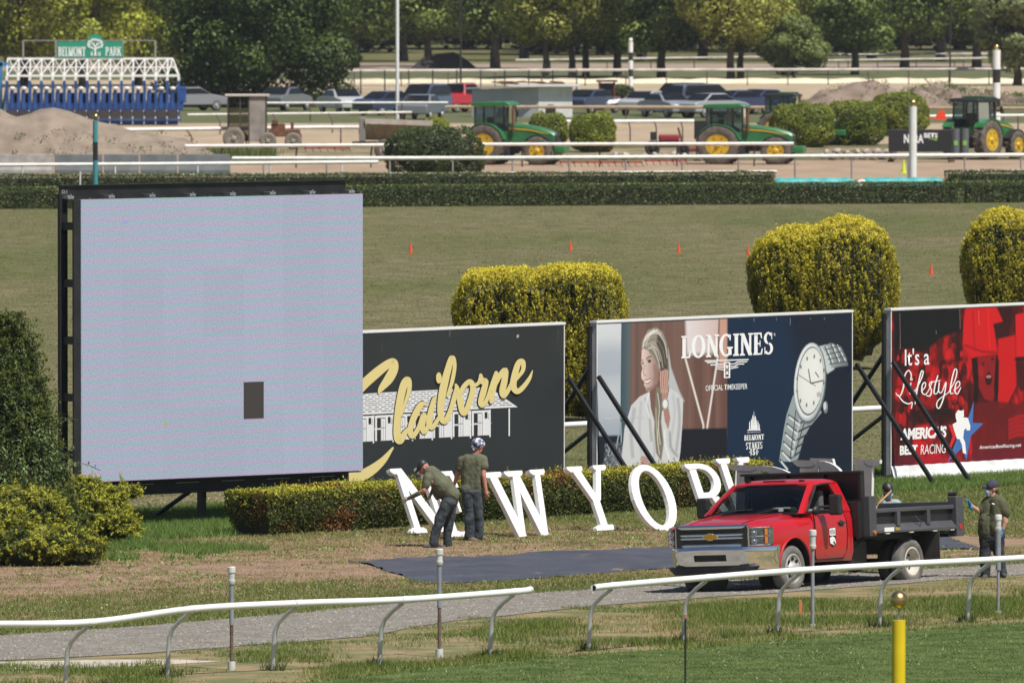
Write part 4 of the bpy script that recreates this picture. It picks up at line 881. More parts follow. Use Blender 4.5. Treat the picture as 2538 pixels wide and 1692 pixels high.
for j in range(9):
    for i in range(26):
        t = (j + .7) / 10; xa = -60 + i * 58 + (j % 2) * 30; xb = xa + random.choice((34, 44, 50)); 
        def yy(x_): return (762 - (x_ - 200) * .051) * (1 - t) + (955 - (x_ - 62) * .0488) * t
        if xb > 1180 + 240 * t or xa < 60 - 200 * t: continue
        ln.append([(xa, yy(xa) - 2.2), (xb, yy(xb) - 2.2), (xb, yy(xb) + 2.2), (xa, yy(xa) + 2.2)])
flat('roof_lines', ln, z1f, darkp, b1, .006)
def yb(x_, f_): return (968 - (x_ - 62) * .0488) + f_ * (226 - x_ * .004)      # f_: 0 eave .. 1 floor
W_, Dk = [], []
for i in range(-1, 8):
    x0 = 60 + 171 * i - 55
    def rc(a, b, f0, f1_): return [(x0 + a, yb(x0 + a, f0)), (x0 + b, yb(x0 + b, f0)), (x0 + b, yb(x0 + b, f1_)), (x0 + a, yb(x0 + a, f1_))]
    if x0 + 150 > 1310: continue
    W_.append(rc(0, 168, 0, .10)); W_.append(rc(0, 16, .1, 1)); W_.append(rc(50, 92, .13, 1)); W_.append(rc(92, 160, .1, 1)); W_.append(rc(16, 50, .5, .56)); W_.append(rc(160, 171, .5, .56))
    Dk.append(rc(112, 136, .08, .33)); Dk.append(rc(52, 54, .16, .98)); Dk.append(rc(70, 72, .2, .98)); Dk.append(rc(90, 93, .13, 1)); Dk.append(rc(54, 90, .48, .50)); Dk.append(rc(140, 156, .16, .18)); Dk.append(rc(140, 156, .24, .26)); Dk.append(rc(140, 156, .32, .34))
flat('barn_wall', W_, z1f, barnw, b1, .0052); flat('barn_openings', Dk, z1f, darkp, b1, .0062)['kind'] = 'stuff'
flat('barn_posts', [[(x_ - 6, yb(x_, -.02)), (x_ + 6, yb(x_, -.02)), (x_ + 6, yb(x_, 1.08)), (x_ - 6, yb(x_, 1.08))] for x_ in (160, 335, 505, 680, 850, 1018, 1190, 1360)], z1f, barnw, b1, .007)
flat('barn_post_lines', [[(x_ + 6, yb(x_, 0)), (x_ + 9, yb(x_, 0)), (x_ + 9, yb(x_, 1.02)), (x_ + 6, yb(x_, 1.02))] for x_ in (160, 335, 505, 680, 850, 1018, 1190)], z1f, darkp, b1, .0073)
strokes = [[(-160, 1120, 70), (-140, 960, 85), (-60, 840, 85), (60, 700, 85), (180, 590, 85), (290, 505, 72), (338, 490, 62), (338, 550, 78), (292, 640, 82), (225, 725, 50), (203, 770, 12)],
           [(-240, 1300, 60), (-120, 1480, 80), (20, 1500, 95), (130, 1450, 90), (240, 1360, 60), (328, 1248, 18)],
           [(403, 965, 16), (435, 860, 26), (474, 730, 38), (462, 645, 52), (425, 690, 66), (388, 850, 66), (366, 1030, 62), (368, 1150, 66), (392, 1185, 62), (432, 1120, 46), (470, 1075, 34)],
           [(612, 862, 30), (575, 868, 52), (522, 960, 56), (482, 1080, 50), (500, 1145, 46), (556, 1070, 40), (604, 950, 50), (588, 1060, 46), (606, 1110, 40), (645, 1040, 34)],
           [(690, 815, 36), (664, 920, 50), (648, 1030, 54), (676, 1068, 44), (722, 1000, 34), (760, 930, 26)],
           [(808, 790, 22), (850, 660, 34), (872, 520, 34), (848, 450, 46), (812, 560, 60), (770, 730, 68), (748, 890, 60), (756, 985, 52), (790, 1012, 50), (834, 920, 42), (870, 800, 44), (892, 730, 46), (882, 690, 22)],
           [(896, 736, 40), (920, 830, 56), (938, 925, 50), (966, 935, 46), (1008, 830, 50), (1034, 730, 52), (1010, 662, 44), (958, 700, 44), (920, 770, 40)], [(1030, 700, 34), (1080, 676, 30), (1100, 610, 24)],
           [(1100, 605, 30), (1112, 660, 56), (1146, 660, 46), (1122, 760, 56), (1098, 850, 44), (1122, 872, 36), (1165, 800, 36), (1200, 700, 42), (1236, 590, 36)],
           [(1236, 585, 34), (1214, 700, 56), (1192, 840, 34)], [(1205, 740, 30), (1262, 620, 44), (1316, 560, 48), (1310, 650, 56), (1290, 750, 56), (1306, 790, 40), (1350, 725, 38), (1385, 660, 40)],
           [(1368, 690, 34), (1422, 630, 30), (1472, 560, 36), (1470, 488, 44), (1432, 500, 50), (1398, 610, 58), (1386, 700, 58), (1420, 750, 48), (1474, 710, 42), (1528, 635, 32), (1556, 565, 8)]]
for i, st_ in enumerate(strokes): ribbon(st_, z1f, darkp, b1, 'script_outline', .0085 + i * .0002, .0001, extra=5)
for i, st_ in enumerate(strokes): ribbon(st_, z1f, goldp, b1, 'script_stroke', .0135 + i * .0018, .0015)
dot = MB(); dot.v = [(*(lambda q: (q[0], -.034, q[1]))(z1f(728 + 25 * math.cos(a), 630 + 50 * math.sin(a))),) for a in np.linspace(0, 2 * PI, 17)[:-1]]; dot.f = [tuple(range(16))]; dot.build('script_dot', goldp, b1, fixn=False)

# --- board 2
b2, s2, _o = board(1478, bplane(2113, 900)[0] - bplane(1478, 900)[0], 'wide Longines billboard with a smiling woman on the left and a steel wristwatch on navy')
def f2(u, v): a, b = bplane(u, v); return a - s2, b
def z2(x, y): return f2(1440 + x / 3.36, 760 + y / 3.36)
w2 = bplane(2113, 900)[0] - s2; cv = Canvas(.024, .13, w2 - .024, 3.345, 600, 250, sr(18, 40, 66)); Q = lambda *p: [z2(*a) for a in p]
cv.poly(Q((1700, 0), (2300, 0), (2300, 1400), (1750, 1400), (1850, 700)), sr(22, 28, 44), .5, .9)
cv.poly(Q((60, 100), (340, 100), (340, 1400), (60, 1400)), sr(215, 217, 222), .01, 1, (sr(135, 150, 165), 'z'))
cv.ell(z2(230, 470), .9, .35, sr(160, 170, 182), soft=.3, al=.7); cv.ell(z2(250, 760), .9, .3, sr(196, 200, 204), soft=.4, al=.6)
cv.poly(Q((335, 100), (420, 100), (420, 1100), (325, 1100)), sr(52, 78, 88), .01, 1, (sr(95, 105, 112), 'x'))
cv.poly(Q((412, 90), (1217, 80), (1217, 1100), (400, 1100)), sr(112, 88, 82), .03, 1, (sr(105, 72, 66), 'x'))
for k in range(26): xk = 430 + k * 29 + random.uniform(-9, 9); cv.poly(Q((xk, 90), (xk + random.uniform(8, 22), 90), (xk + 16, 1020), (xk - 4, 1020)), sr(*random.choice(((128, 98, 86), (92, 66, 62), (140, 110, 100)))), .12, .5)
cv.poly(Q((868, 95), (1150, 90), (1140, 390), (880, 400)), sr(228, 220, 222), .10, 1, (sr(205, 178, 172), 'x'))
cv.poly(Q((1155, 90), (1216, 88), (1216, 520), (1150, 500)), sr(205, 160, 142), .06, .9); cv.line(Q((1150, 90), (1140, 430)), .03, sr(110, 85, 75))
for a, b in (((868, 430), (1020, 990)), ((1140, 410), (1052, 990))): cv.line(Q(a, b, (b[0] - 2, 1020)), .085, sr(150, 130, 122)); cv.line(Q(a, b, (b[0] - 2, 1020)), .05, sr(222, 214, 208))
cv.poly(Q((60, 1080), (340, 1070), (400, 1400), (60, 1400)), sr(28, 30, 46), .04); cv.poly(Q((800, 1020), (1215, 1010), (1215, 1400), (700, 1400)), sr(24, 25, 36), .04)
cv.poly(Q((200, 1140), (345, 1130), (365, 1400), (180, 1400)), sr(84, 90, 98), .03)
for k in range(260): cv.ell(z2(random.uniform(195, 352), random.uniform(1145, 1380)), .018, .018, sr(*random.choice(((160, 165, 170), (40, 44, 52)))), soft=.02, al=.8)
cv.line(Q((300, 1140), (330, 960), (335, 1130)), .04, sr(150, 165, 170))
# the woman: hair, face, raised hand, pale blouse
zw = lambda x, y: f2(1560 + x / 2.42, 780 + y / 2.42)
Qw = lambda *p: [zw(*a) for a in p]
def pw_(pts, c, soft=.02, al=1.0, g=None): cv.poly(Qw(*pts), sr(*c), soft, al, None if g is None else (sr(*g[0]), g[1]))
def lw_(pts, w, c, soft=.02, al=1.0): cv.line([zw(*a) for a in catmull([(x, y) for x, y in pts], 4)], w, sr(*c), soft=soft, al=al)
pw_([(232, 200), (250, 320), (300, 460), (330, 520), (250, 520), (225, 380)], (186, 188, 190), .04)
pw_([(118, 462), (60, 492), (10, 545), (-30, 680), (-60, 1000), (280, 1000), (305, 820), (318, 640), (322, 520), (290, 470), (240, 440), (215, 560), (170, 600), (130, 560)], (206, 206, 208), .02)
pw_([(122, 455), (170, 400), (190, 480), (178, 580), (150, 640), (128, 560)], (122, 90, 80), .02)
for pts, w, c in ((((30, 560), (10, 700), (20, 860)), .10, (172, 174, 178)), (((70, 520), (60, 700), (80, 900)), .08, (186, 188, 191)), (((95, 500), (120, 620), (130, 760)), .06, (160, 162, 166)), (((118, 470), (100, 540), (122, 620)), .04, (232, 232, 234)), (((290, 500), (300, 640), (280, 820)), .08, (166, 168, 172)), (((262, 480), (270, 600), (240, 800)), .07, (188, 190, 194)), (((130, 700), (150, 800), (140, 900)), .05, (176, 178, 180)), (((240, 700), (250, 800), (290, 850)), .06, (150, 152, 156)), (((210, 690), (215, 780), (240, 870)), .05, (232, 232, 232))): lw_(pts, w, c, .05, .85)
pw_([(160, 430), (186, 440), (196, 560), (190, 640), (205, 770), (190, 880), (160, 830), (148, 700), (152, 560)], (128, 120, 106), .03)
for pts, c in ((((168, 470), (180, 560), (172, 660), (185, 780)), (206, 202, 190)), (((180, 460), (188, 560), (182, 660), (195, 760)), (96, 86, 74)), (((158, 560), (162, 680), (172, 790)), (184, 178, 164)), (((176, 640), (168, 740), (180, 840)), (214, 210, 200))): lw_(pts, .022, c, .02)
pw_([(74, 212), (84, 202), (112, 214), (134, 250), (168, 300), (180, 345), (172, 400), (150, 440), (116, 464), (99, 456), (95, 432), (86, 426), (89, 402), (82, 395), (72, 384), (70, 352), (78, 322), (70, 290)], (232, 208, 200), .015, 1, ((132, 96, 86), 'x'))
lw_([(100, 450), (130, 446), (158, 420)], .05, (128, 92, 82), .06, .8); lw_([(150, 300), (160, 350), (150, 410)], .08, (150, 112, 102), .10, .7)
pw_([(70, 230), (74, 160), (110, 92), (160, 76), (196, 100), (222, 165), (232, 240), (240, 330), (236, 400), (206, 350), (180, 345), (164, 300), (132, 252), (112, 216), (92, 196), (78, 205)], (150, 143, 132), .02)
pw_([(168, 112), (205, 155), (228, 235), (232, 330), (212, 352), (186, 338), (172, 262), (160, 190)], (66, 57, 51), .06, .9)
for pts, c, w in ((((80, 196), (100, 130), (150, 92)), (222, 218, 208), .035), (((96, 190), (120, 130), (160, 100), (190, 120)), (198, 192, 180), .03), (((110, 205), (140, 200), (168, 260), (182, 320)), (205, 198, 184), .022), (((104, 180), (150, 170), (186, 240), (200, 320)), (176, 168, 154), .022), (((110, 160), (160, 150), (200, 210), (216, 300)), (128, 118, 106), .02), (((120, 120), (170, 112), (210, 170), (226, 260)), (214, 210, 202), .02), (((118, 210), (146, 240), (172, 300)), (96, 84, 74), .02), (((90, 160), (130, 110), (170, 92)), (236, 234, 228), .02), (((130, 180), (165, 210), (186, 280)), (216, 208, 196), .016)): lw_(pts, w, c, .018)
lw_([(100, 268), (112, 256), (130, 252)], .022, (70, 50, 44), .012); lw_([(72, 278), (82, 270)], .02, (80, 58, 52), .012)
cv.ell(zw(119, 281), .048, .024, sr(52, 38, 36), soft=.014); cv.ell(zw(80, 291), .026, .022, sr(52, 38, 36), soft=.014); lw_([(106, 276), (120, 271), (131, 276)], .014, (40, 28, 26), .008)
lw_([(90, 300), (84, 345), (88, 362), (100, 364)], .018, (168, 124, 112), .014); lw_([(91, 388), (104, 394), (128, 380)], .014, (110, 56, 54), .008); lw_([(94, 398), (106, 403), (124, 391)], .026, (244, 240, 236), .010); lw_([(95, 410), (108, 414), (122, 404)], .016, (150, 84, 78), .010)
pw_([(180, 380), (186, 345), (212, 325), (230, 330), (232, 420), (224, 520), (196, 520), (190, 450)], (176, 136, 122), .015)
for x0, x1 in ((188, 186), (202, 198), (216, 211), (228, 223)): lw_([(x0, 340), (x1, 400), (x1 + 6, 470)], .034, (206, 164, 150), .02); lw_([(x0 + 6, 345), (x1 + 6, 400), (x1 + 9, 450)], .010, (96, 66, 58), .008)
pw_([(194, 510), (226, 515), (245, 620), (232, 690), (212, 640)], (168, 128, 114), .02); cv.ell(zw(214, 535), .11, .12, sr(150, 152, 154), soft=.01); cv.ell(zw(214, 535), .075, .085, sr(232, 232, 228), soft=.01)
pw_([(62, 860), (92, 840), (120, 880), (110, 940), (70, 960)], (196, 160, 150), .02)
for y0 in (850, 866, 882): lw_([(70, y0), (112, y0 + 18)], .010, (110, 72, 66), .008)
# wristwatch
cv.poly(Q((1950, 340), (2040, 318), (2090, 420), (2110, 520), (2050, 560), (2010, 430)), sr(196, 204, 204), .03)
cv.poly(Q((2005, 335), (2080, 305), (2165, 335), (2212, 430), (2226, 492), (2150, 500), (2085, 515), (2062, 420)), sr(168, 178, 180), .03, 1, (sr(96, 106, 110), 'x'))
for a, b in (((2030, 330), (2085, 470)), ((2080, 312), (2140, 460)), ((2120, 318), (2190, 455))): cv.line(Q(a, b), .03, sr(70, 80, 84)); cv.line(Q((a[0] + 14, a[1]), (b[0] + 14, b[1])), .025, sr(225, 230, 230))
for k in range(4): cv.line(Q((2030 + k * 12, 360 + k * 40), (2150 + k * 24, 330 + k * 42)), .02, sr(60, 70, 74))
cv.poly(Q((1765, 740), (1712, 900), (1690, 1010), (1648, 1290), (1800, 1290), (1855, 1090), (1905, 1000), (2005, 880), (1960, 820)), sr(150, 160, 162), .02)
for k in range(6):
    t = k / 5; xa, ya = 1725 - 70 * t, 900 + 370 * t; xb, yb_ = 1960 - 130 * t, 930 + 350 * t
    cv.line(Q((xa, ya), ((xa + xb) / 2 - 20, ya + 70), (xb - 20, yb_ - 10)), .035, sr(45, 52, 58)); cv.line(Q((xa + 8, ya + 18), ((xa + xb) / 2 - 20, ya + 90)), .04, sr(226, 230, 230), al=.9)
cv.line(Q((1790, 860), (1740, 1270)), .03, sr(60, 68, 74)); cv.line(Q((1870, 930), (1775, 1250)), .03, sr(60, 68, 74)); cv.line(Q((1830, 900), (1760, 1250)), .05, sr(210, 214, 214), soft=.05, al=.6)
cv.ell(z2(2037, 838), .075, .12, sr(120, 128, 130)); cv.ell(z2(2030, 828), .05, .08, sr(205, 210, 210))
wr = math.radians(-9)
cv.ell(z2(1908, 640), .98 * .52, .80, sr(96, 104, 108), wr); cv.ell(z2(1903, 628), .49, .765, sr(176, 186, 188), wr); cv.ell(z2(1898, 620), .455, .73, sr(226, 230, 230), wr, soft=.06); cv.ell(z2(1908, 620), .43, .68, sr(110, 118, 122), wr); cv.ell(z2(1910, 618), .405, .645, sr(222, 223, 219), wr); cv.ell(z2(1920, 600), .33, .5, sr(232, 232, 228), wr, soft=.25)
for k in range(12):
    a = k * PI / 6; rx_, rz_ = 112, 205; xx, yy_ = rx_ * math.sin(a), -rz_ * math.cos(a); c0, s0_ = math.cos(-wr), math.sin(-wr)
    cv.ell(z2(1910 + xx * c0 - yy_ * s0_, 618 + xx * s0_ + yy_ * c0), .026, .042, sr(110, 112, 112))
cv.line(Q((1912, 640), (1893, 520)), .03, sr(50, 55, 60)); cv.line(Q((1912, 640), (2018, 615)), .026, sr(50, 55, 60)); cv.line(Q((1800, 563), (1955, 662)), .014, sr(50, 55, 60)); cv.poly(Q((1960, 720), (1990, 705), (1995, 745), (1968, 758)), sr(180, 182, 180), .01)
cv.line(Q((1950, 545), (1980, 590)), .03, sr(90, 95, 98))
for x_, l_ in ((1440, 30), (1628, 20), (1742, 60), (1910, 14), (2026, 16), (1325, 10)): cv.line(Q((x_, 95), (x_, 95 + l_)), .012, sr(170, 175, 180), al=.7)
cv.mesh('printed_face', b2)
pw = mat('print_bright_white', (.84, .84, .84), .5)
def bx(fn, bl, tr): a = fn(*bl); b = fn(*tr); return (a[0], a[1], b[0], b[1])
lf = lambda a, b, o: (a, -o, b)
serif_word('lettering', 'LONGINES', lf, bx(z2, (832, 432), (1600, 212)), pw, b2, .21, .10, .03, .006)
lettering('lettering', 'R', lf, bx(z2, (1606, 244), (1620, 222)), pw, b2, off=.006)
LG = [[(1028, 448), (1395, 436), (1392, 446), (1030, 458)], [(1040, 462), (1120, 460), (1150, 480), (1190, 480), (1190, 488), (1145, 488), (1115, 468), (1050, 472)], [(1072, 482), (1120, 480), (1150, 502), (1190, 502), (1190, 510), (1146, 510), (1116, 490), (1078, 492)], [(1120, 512), (1190, 524), (1190, 532), (1125, 520)],
      [(1388, 455), (1300, 456), (1272, 474), (1238, 474), (1238, 482), (1276, 482), (1304, 465), (1378, 464)], [(1362, 474), (1305, 474), (1276, 494), (1238, 494), (1238, 502), (1280, 503), (1308, 483), (1352, 483)], [(1310, 500), (1238, 514), (1238, 522), (1308, 508)],
      [(1188, 462), (1200, 462), (1200, 596), (1188, 596)], [(1228, 460), (1240, 460), (1240, 594), (1228, 594)], [(1200, 462), (1228, 461), (1228, 470), (1200, 471)], [(1200, 586), (1228, 585), (1228, 595), (1200, 596)], [(1201, 490), (1227, 489), (1215, 525)], [(1201, 566), (1215, 530), (1227, 565)]]
flat('winged_emblem', LG, z2, pw, b2, .007)
lettering('lettering', 'OFFICIAL TIMEKEEPER', lf, bx(z2, (1036, 703), (1384, 640)), pw, b2, .004, off=.006)
lettering('lettering', 'Elegance is an attitude', lf, bx(z2, (198, 948), (522, 903)), mat('print_faint', (.62, .64, .66), .5), b2, off=.006)
SK = []
for (x_, y_, w_) in ((1398, 965, 10), (1412, 945, 12), (1424, 915, 12), (1436, 880, 6), (1442, 920, 14), (1456, 950, 10), (1468, 965, 10), (1480, 985, 8)): SK.append([(x_, 1022), (x_ + w_, 1022), (x_ + w_ - 2, y_), (x_ + w_ / 2, y_ - 14), (x_ + 1, y_ + 6)])
SK.append([(1380, 1034), (1497, 1030), (1490, 1022), (1392, 1024)]); flat('skyline_emblem', SK, z2, pw, b2, .006)
lettering('lettering', 'RACING FESTIVAL', lf, bx(z2, (1384, 1052), (1496, 1039)), pw, b2, .01, off=.006)
serif_word('lettering', 'BELMONT', lf, bx(z2, (1357, 1116), (1521, 1062)), pw, b2, .24, .12, .04, .006); serif_word('lettering', 'STAKES', lf, bx(z2, (1371, 1190), (1509, 1124)), pw, b2, .24, .12, .04, .006)
lettering('lettering', '151', lf, bx(z2, (1410, 1238), (1468, 1184)), pw, b2, .04, off=.006); flat('lettering_dots', [[(1399, 1216), (1405, 1216), (1405, 1208), (1399, 1208)], [(1472, 1212), (1478, 1212), (1478, 1204), (1472, 1204)]], z2, pw, b2, .006)

# --- board 3
b3, s3, _o = board(2207, 8.0, 'red and black America\'s Best Racing billboard with a blue star, at the right edge')
def f3(u, v): a, b = bplane(u, v); return a - s3, b
def z3(x, y): return f3(2080 + x / 2.8515, 700 + y / 2.8515)
cv = Canvas(.024, .2, 7.97, 3.345, 500, 210, sr(92, 14, 18)); Q = lambda *p: [z3(*a) for a in p]
nA = vnoise(np.c_[cv.X.ravel() * 1.1, cv.Z.ravel() * .8], 1.9, 4).reshape(cv.X.shape); nB = vnoise(np.c_[cv.X.ravel() + 30, cv.Z.ravel() * .7], 2.6, 3).reshape(cv.X.shape)
redb, dkr = sr(196, 18, 26), sr(26, 10, 14); t = np.clip((nA - .50) * 7, 0, 1)[..., None]; cv.C = cv.C * (1 - t) + redb * t; t = np.clip((nB - .55) * 8, 0, 1)[..., None] * .85; cv.C = cv.C * (1 - t) + dkr * t
zr = lambda x, y: f3(2180 + x / 1.866, 700 + y / 1.866)
def pr_(pts, c, soft=.05, al=1.0): cv.poly([zr(*a) for a in pts], sr(*c), soft, al)
def er_(x, y, rx, rz, c, soft=.03, al=.9): cv.ell(zr(x, y), rx, rz, sr(*c), soft=soft, al=al)
n4 = vnoise(np.c_[cv.X.ravel() * 1.3 + 9, cv.Z.ravel() * .8], 6.0, 3).reshape(cv.X.shape); t = np.clip((n4 - .52) * 9, 0, 1)[..., None] * .6; cv.C = cv.C * (1 - t) + dkr * t
for i in range(90):
    x, y = random.uniform(75, 400), random.uniform(240, 640); c_ = random.choice(((176, 18, 26), (150, 16, 22), (44, 10, 14), (30, 9, 13), (205, 24, 32))); r_ = random.uniform(.05, .13); er_(x, y, r_ * .8, r_ * 1.3, c_, .025); pr_([(x - r_ * 70, y + r_ * 130), (x + r_ * 70, y + r_ * 120), (x + r_ * 90, y + r_ * 330), (x - r_ * 90, y + r_ * 330)], random.choice(((120, 14, 20), (60, 11, 16), (172, 18, 26))), .04, .7)
pr_([(60, 120), (372, 125), (366, 225), (280, 262), (200, 330), (92, 300), (70, 380)], (15, 15, 20), .08); pr_([(150, 590), (350, 580), (350, 620), (320, 650), (150, 660)], (30, 9, 13), .06, .9)
pr_([(398, 112), (540, 108), (572, 180), (526, 192), (548, 332), (420, 348), (384, 285), (388, 180)], (204, 20, 28), .03); lw3 = lambda pts, w, c, soft=.03, al=.9: cv.line([zr(*a) for a in pts], w, sr(*c), soft=soft, al=al)
lw3([(392, 290), (470, 320), (548, 326)], .05, (150, 14, 22)); lw3([(430, 130), (440, 300)], .05, (170, 16, 24)); lw3([(500, 120), (510, 310)], .06, (224, 30, 38)); pr_([(540, 112), (620, 105), (600, 250), (552, 262), (526, 200), (572, 185)], (52, 11, 16), .05)
pr_([(548, 262), (628, 244), (632, 480), (592, 560), (548, 600)], (196, 18, 26), .03); pr_([(446, 346), (542, 336), (548, 470), (522, 552), (484, 540), (452, 470)], (138, 20, 27), .03)
for p_ in ([(424, 352), (452, 346), (458, 430), (456, 560), (428, 620), (436, 480)], [(538, 336), (552, 360), (550, 500), (536, 590), (528, 480)]): pr_(p_, (30, 9, 13), .03)
er_(504, 446, .12, .13, (24, 7, 10)); er_(504, 436, .09, .03, (190, 120, 120), .02); er_(478, 378, .05, .03, (30, 8, 11)); er_(522, 356, .05, .03, (30, 8, 11)); lw3([(500, 380), (508, 415), (498, 420)], .025, (96, 14, 20)); er_(468, 410, .09, .12, (168, 28, 36), .08, .7)
pr_([(628, 150), (760, 120), (800, 330), (632, 345)], (208, 22, 30), .03); lw3([(624, 356), (780, 348)], .06, (22, 9, 12)); pr_([(628, 375), (800, 370), (800, 520), (650, 500)], (64, 12, 17), .05); pr_([(440, 560), (520, 548), (640, 560), (820, 450), (820, 900), (430, 860), (424, 700)], (100, 15, 21), .06, .92)
for k in range(5): lw3([(596, 640 + k * 20), (640, 622 + k * 20), (800, 600 + k * 30)], .07, (178, 24, 32), .05, .8); lw3([(600, 652 + k * 20), (700, 630 + k * 22)], .02, (60, 10, 15))
pr_([(60, 830), (900, 780), (900, 960), (60, 960)], (104, 26, 54), .4, .65)
for (x_, y0, y1) in ((852, 190, 330), (985, 200, 300), (683, 340, 366), (428, 220, 470)): cv.line(Q((x_, y0), (x_ + 2, y1)), .012, sr(200, 150, 150), al=.6)
cv.mesh('printed_face', b3)
lettering('lettering', "It's a", lf, bx(z3, (462, 590), (636, 462)), pw, b3, .008, off=.006)
LS = [[(503, 690, 6), (507, 650, 8), (487, 622, 8), (462, 660, 9), (452, 740, 10), (432, 798, 8), (412, 802, 6), (399, 782, 5)], [(414, 796, 6), (450, 842, 9), (490, 858, 9), (514, 848, 8), (508, 890, 6)], [(504, 712, 8), (496, 772, 9), (508, 790, 8), (530, 762, 6)], [(524, 790, 6), (570, 700, 8), (592, 636, 8), (577, 632, 8), (556, 720, 10), (540, 810, 9), (534, 860, 6)],
      [(578, 772, 6), (606, 738, 7), (606, 708, 8), (586, 722, 9), (583, 776, 9), (606, 792, 8), (626, 770, 6)], [(626, 770, 5), (655, 702, 7), (634, 722, 8), (650, 766, 9), (638, 802, 9), (614, 800, 7)], [(694, 660, 9), (674, 730, 9), (668, 782, 9), (688, 784, 7), (702, 750, 6)], [(640, 706, 6), (712, 694, 6)], [(704, 708, 8), (700, 768, 9), (722, 776, 7), (752, 704, 8), (736, 810, 9), (706, 886, 9), (686, 876, 8), (698, 832, 7), (770, 778, 6)],
      [(768, 780, 6), (812, 700, 7), (829, 628, 8), (812, 618, 8), (788, 710, 10), (782, 780, 9), (802, 784, 7)], [(806, 764, 6), (846, 730, 7), (844, 700, 8), (822, 716, 9), (814, 770, 9), (832, 788, 8), (856, 744, 6)]]
for i, st_ in enumerate(LS): ribbon(st_, z3, pw, b3, 'script_stroke', .006 + i * .0006, .0005)
flat('script_dot', [[(508, 680), (518, 678), (516, 692), (508, 692)]], z3, pw, b3, .006)
lettering('lettering', "AMERICA'S", lf, bx(z3, (430, 1115), (757, 1012)), pw, b3, .045, 0.1, .95, off=.006); lettering('lettering', 'BEST', lf, bx(z3, (427, 1222), (552, 1146)), pw, b3, .045, off=.006)
lettering('lettering', 'RACING', lf, bx(z3, (574, 1216), (752, 1138)), pw, b3, 0, .1, off=.006); lettering('lettering', 'AmericasBestRacing.net', lf, bx(z3, (988, 1186), (1284, 1136)), pw, b3, .008, .1, off=.006)
flat('blue_star', [[(950, 838), (942, 992), (1018, 996), (928, 1086), (898, 1257), (864, 1172), (765, 1268), (832, 1100), (800, 1040), (900, 986)]], z3, mat('print_blue', (.055, .15, .42), .5), b3, .006)
flat('red_chevron', [[(770, 1006), (792, 1006), (827, 1082), (788, 1176), (770, 1172), (800, 1085)]], z3, mat('print_red', (.62, .02, .02), .5), b3, .0068)
flat('jockey_emblem', [[(820, 930), (838, 902), (862, 908), (878, 900), (880, 945), (872, 952), (908, 958), (925, 1015), (922, 1046), (900, 1046), (894, 1030), (880, 1046), (874, 1100), (888, 1130), (893, 1180), (896, 1214), (872, 1204), (866, 1150), (848, 1108), (830, 1106), (798, 1004), (830, 984), (822, 960)]], z3, pw, b3, .0076)
m = MB(); V_ = []; xs_ = np.linspace(0, 8, 90)
for r_, (y_, z_) in enumerate(((-.006, .30), (-.02, .20), (-.05, .10), (-.12, .03), (-.22, .012))): V_ += [(x_, y_ - .012 * (1 + math.sin(x_ * 5.1 + r_)) * (r_ > 0) - .004, z_ + .012 * math.sin(x_ * 3.3 + r_ * 1.7) * (0 < r_ < 4) + .004 * math.sin(x_ * 17 + r_)) for x_ in xs_]
m.v = V_; m.f = [(r_ * 90 + i, r_ * 90 + i + 1, (r_ + 1) * 90 + i + 1, (r_ + 1) * 90 + i) for r_ in range(4) for i in range(89)]; m.build('vinyl_skirt', vinylw, b3, 60)

# rail behind the boards
def goose_rail(name, p0, p1, n, label, z=1.1, r=.06, arm=.45, side=E2, group='white rails behind the boards', posts=True, mpost=alu, pr=.032, mr=plas, cat='rail', n_seg=6, ps=None):
    p0 = Vector(p0); p1 = Vector(p1); root = thing(name, label, cat, p0, 0, group); L_ = [p0 + (p1 - p0) * t for t in np.linspace(0, 1, n_seg + 1)]
    m = MB(); m.tube([q - p0 + Vector((0, 0, z)) for q in L_], r, 10); m.build('rail_tube', mr, root, 40)
    if posts:
        for t in (ps if ps is not None else np.linspace(.02, .98, n)):
            q = p0 + (p1 - p0) * t - p0; f = q - side * arm; m = MB(); m.tube([f, f + Vector((0, 0, z * .62)), f + side * arm * .3 + Vector((0, 0, z * .82)), q + Vector((0, 0, z - r * .8))], pr, 8); m.build('post', mpost, root, 50)
    return root
goose_rail('running_rail', SDP(166, -140.2), SDP(185, -140.2), 7, 'white rail glimpsed in the gaps behind the advertising boards', group=None, side=-E2, arm=.45, ps=[.05, .18, .36, .49, .602, .75, .9])

# ------------------------------------------------------------------ standing letters
letm = mat('letter_white', (.80, .80, .78), .5, 0, (.72, .72, .70), 2.2, .15, 14)
def letter(ch, u, v, xa, label, xs_=1.0, H=1.25, lean=23, roll=0.0, depth=.085, T=.148, t=.088):
    w, polys = glyph(ch, T, t); mb = MB()
    for k, pl in enumerate(polys): mb.prism([((p[0]) * H * xs_, p[1] * H) for p in pl], 'y', -k * .0018, depth + .002 * k)
    o = mb.build('letter_' + ch.lower(), letm, None, None, .008); p = G(u, v) - E1 * (xa * H * xs_) + Vector((0, 0, .02)); o.location = p
    o.rotation_euler = (math.radians(-lean), 0, thb); tag(o, label, 'sign letter', 'white letters leaning against the hedge'); return o
letter('N', 1020, 1325, 0, 'white letter N, leftmost, held by the bending man', 1.15)
letter('E', 1112, 1334, 0, 'white letter E mostly hidden behind the two men', 1.05)
letter('W', 1288, 1333, .24, 'white letter W leaning on the hedge right of the man in a bandana', 1.2)
letter('Y', 1480, 1318, .18, 'white letter Y standing between the W and the O', 1.05)
letter('O', 1648, 1316, .43, 'white letter O leaning left of the truck bonnet', 1.08)
letter('R', 1748, 1312, 0, 'white letter R seen just above the truck mirror', 1.05)
letter('K', 1826, 1297, 0, 'white letter K partly hidden by the truck cab roof', .98)
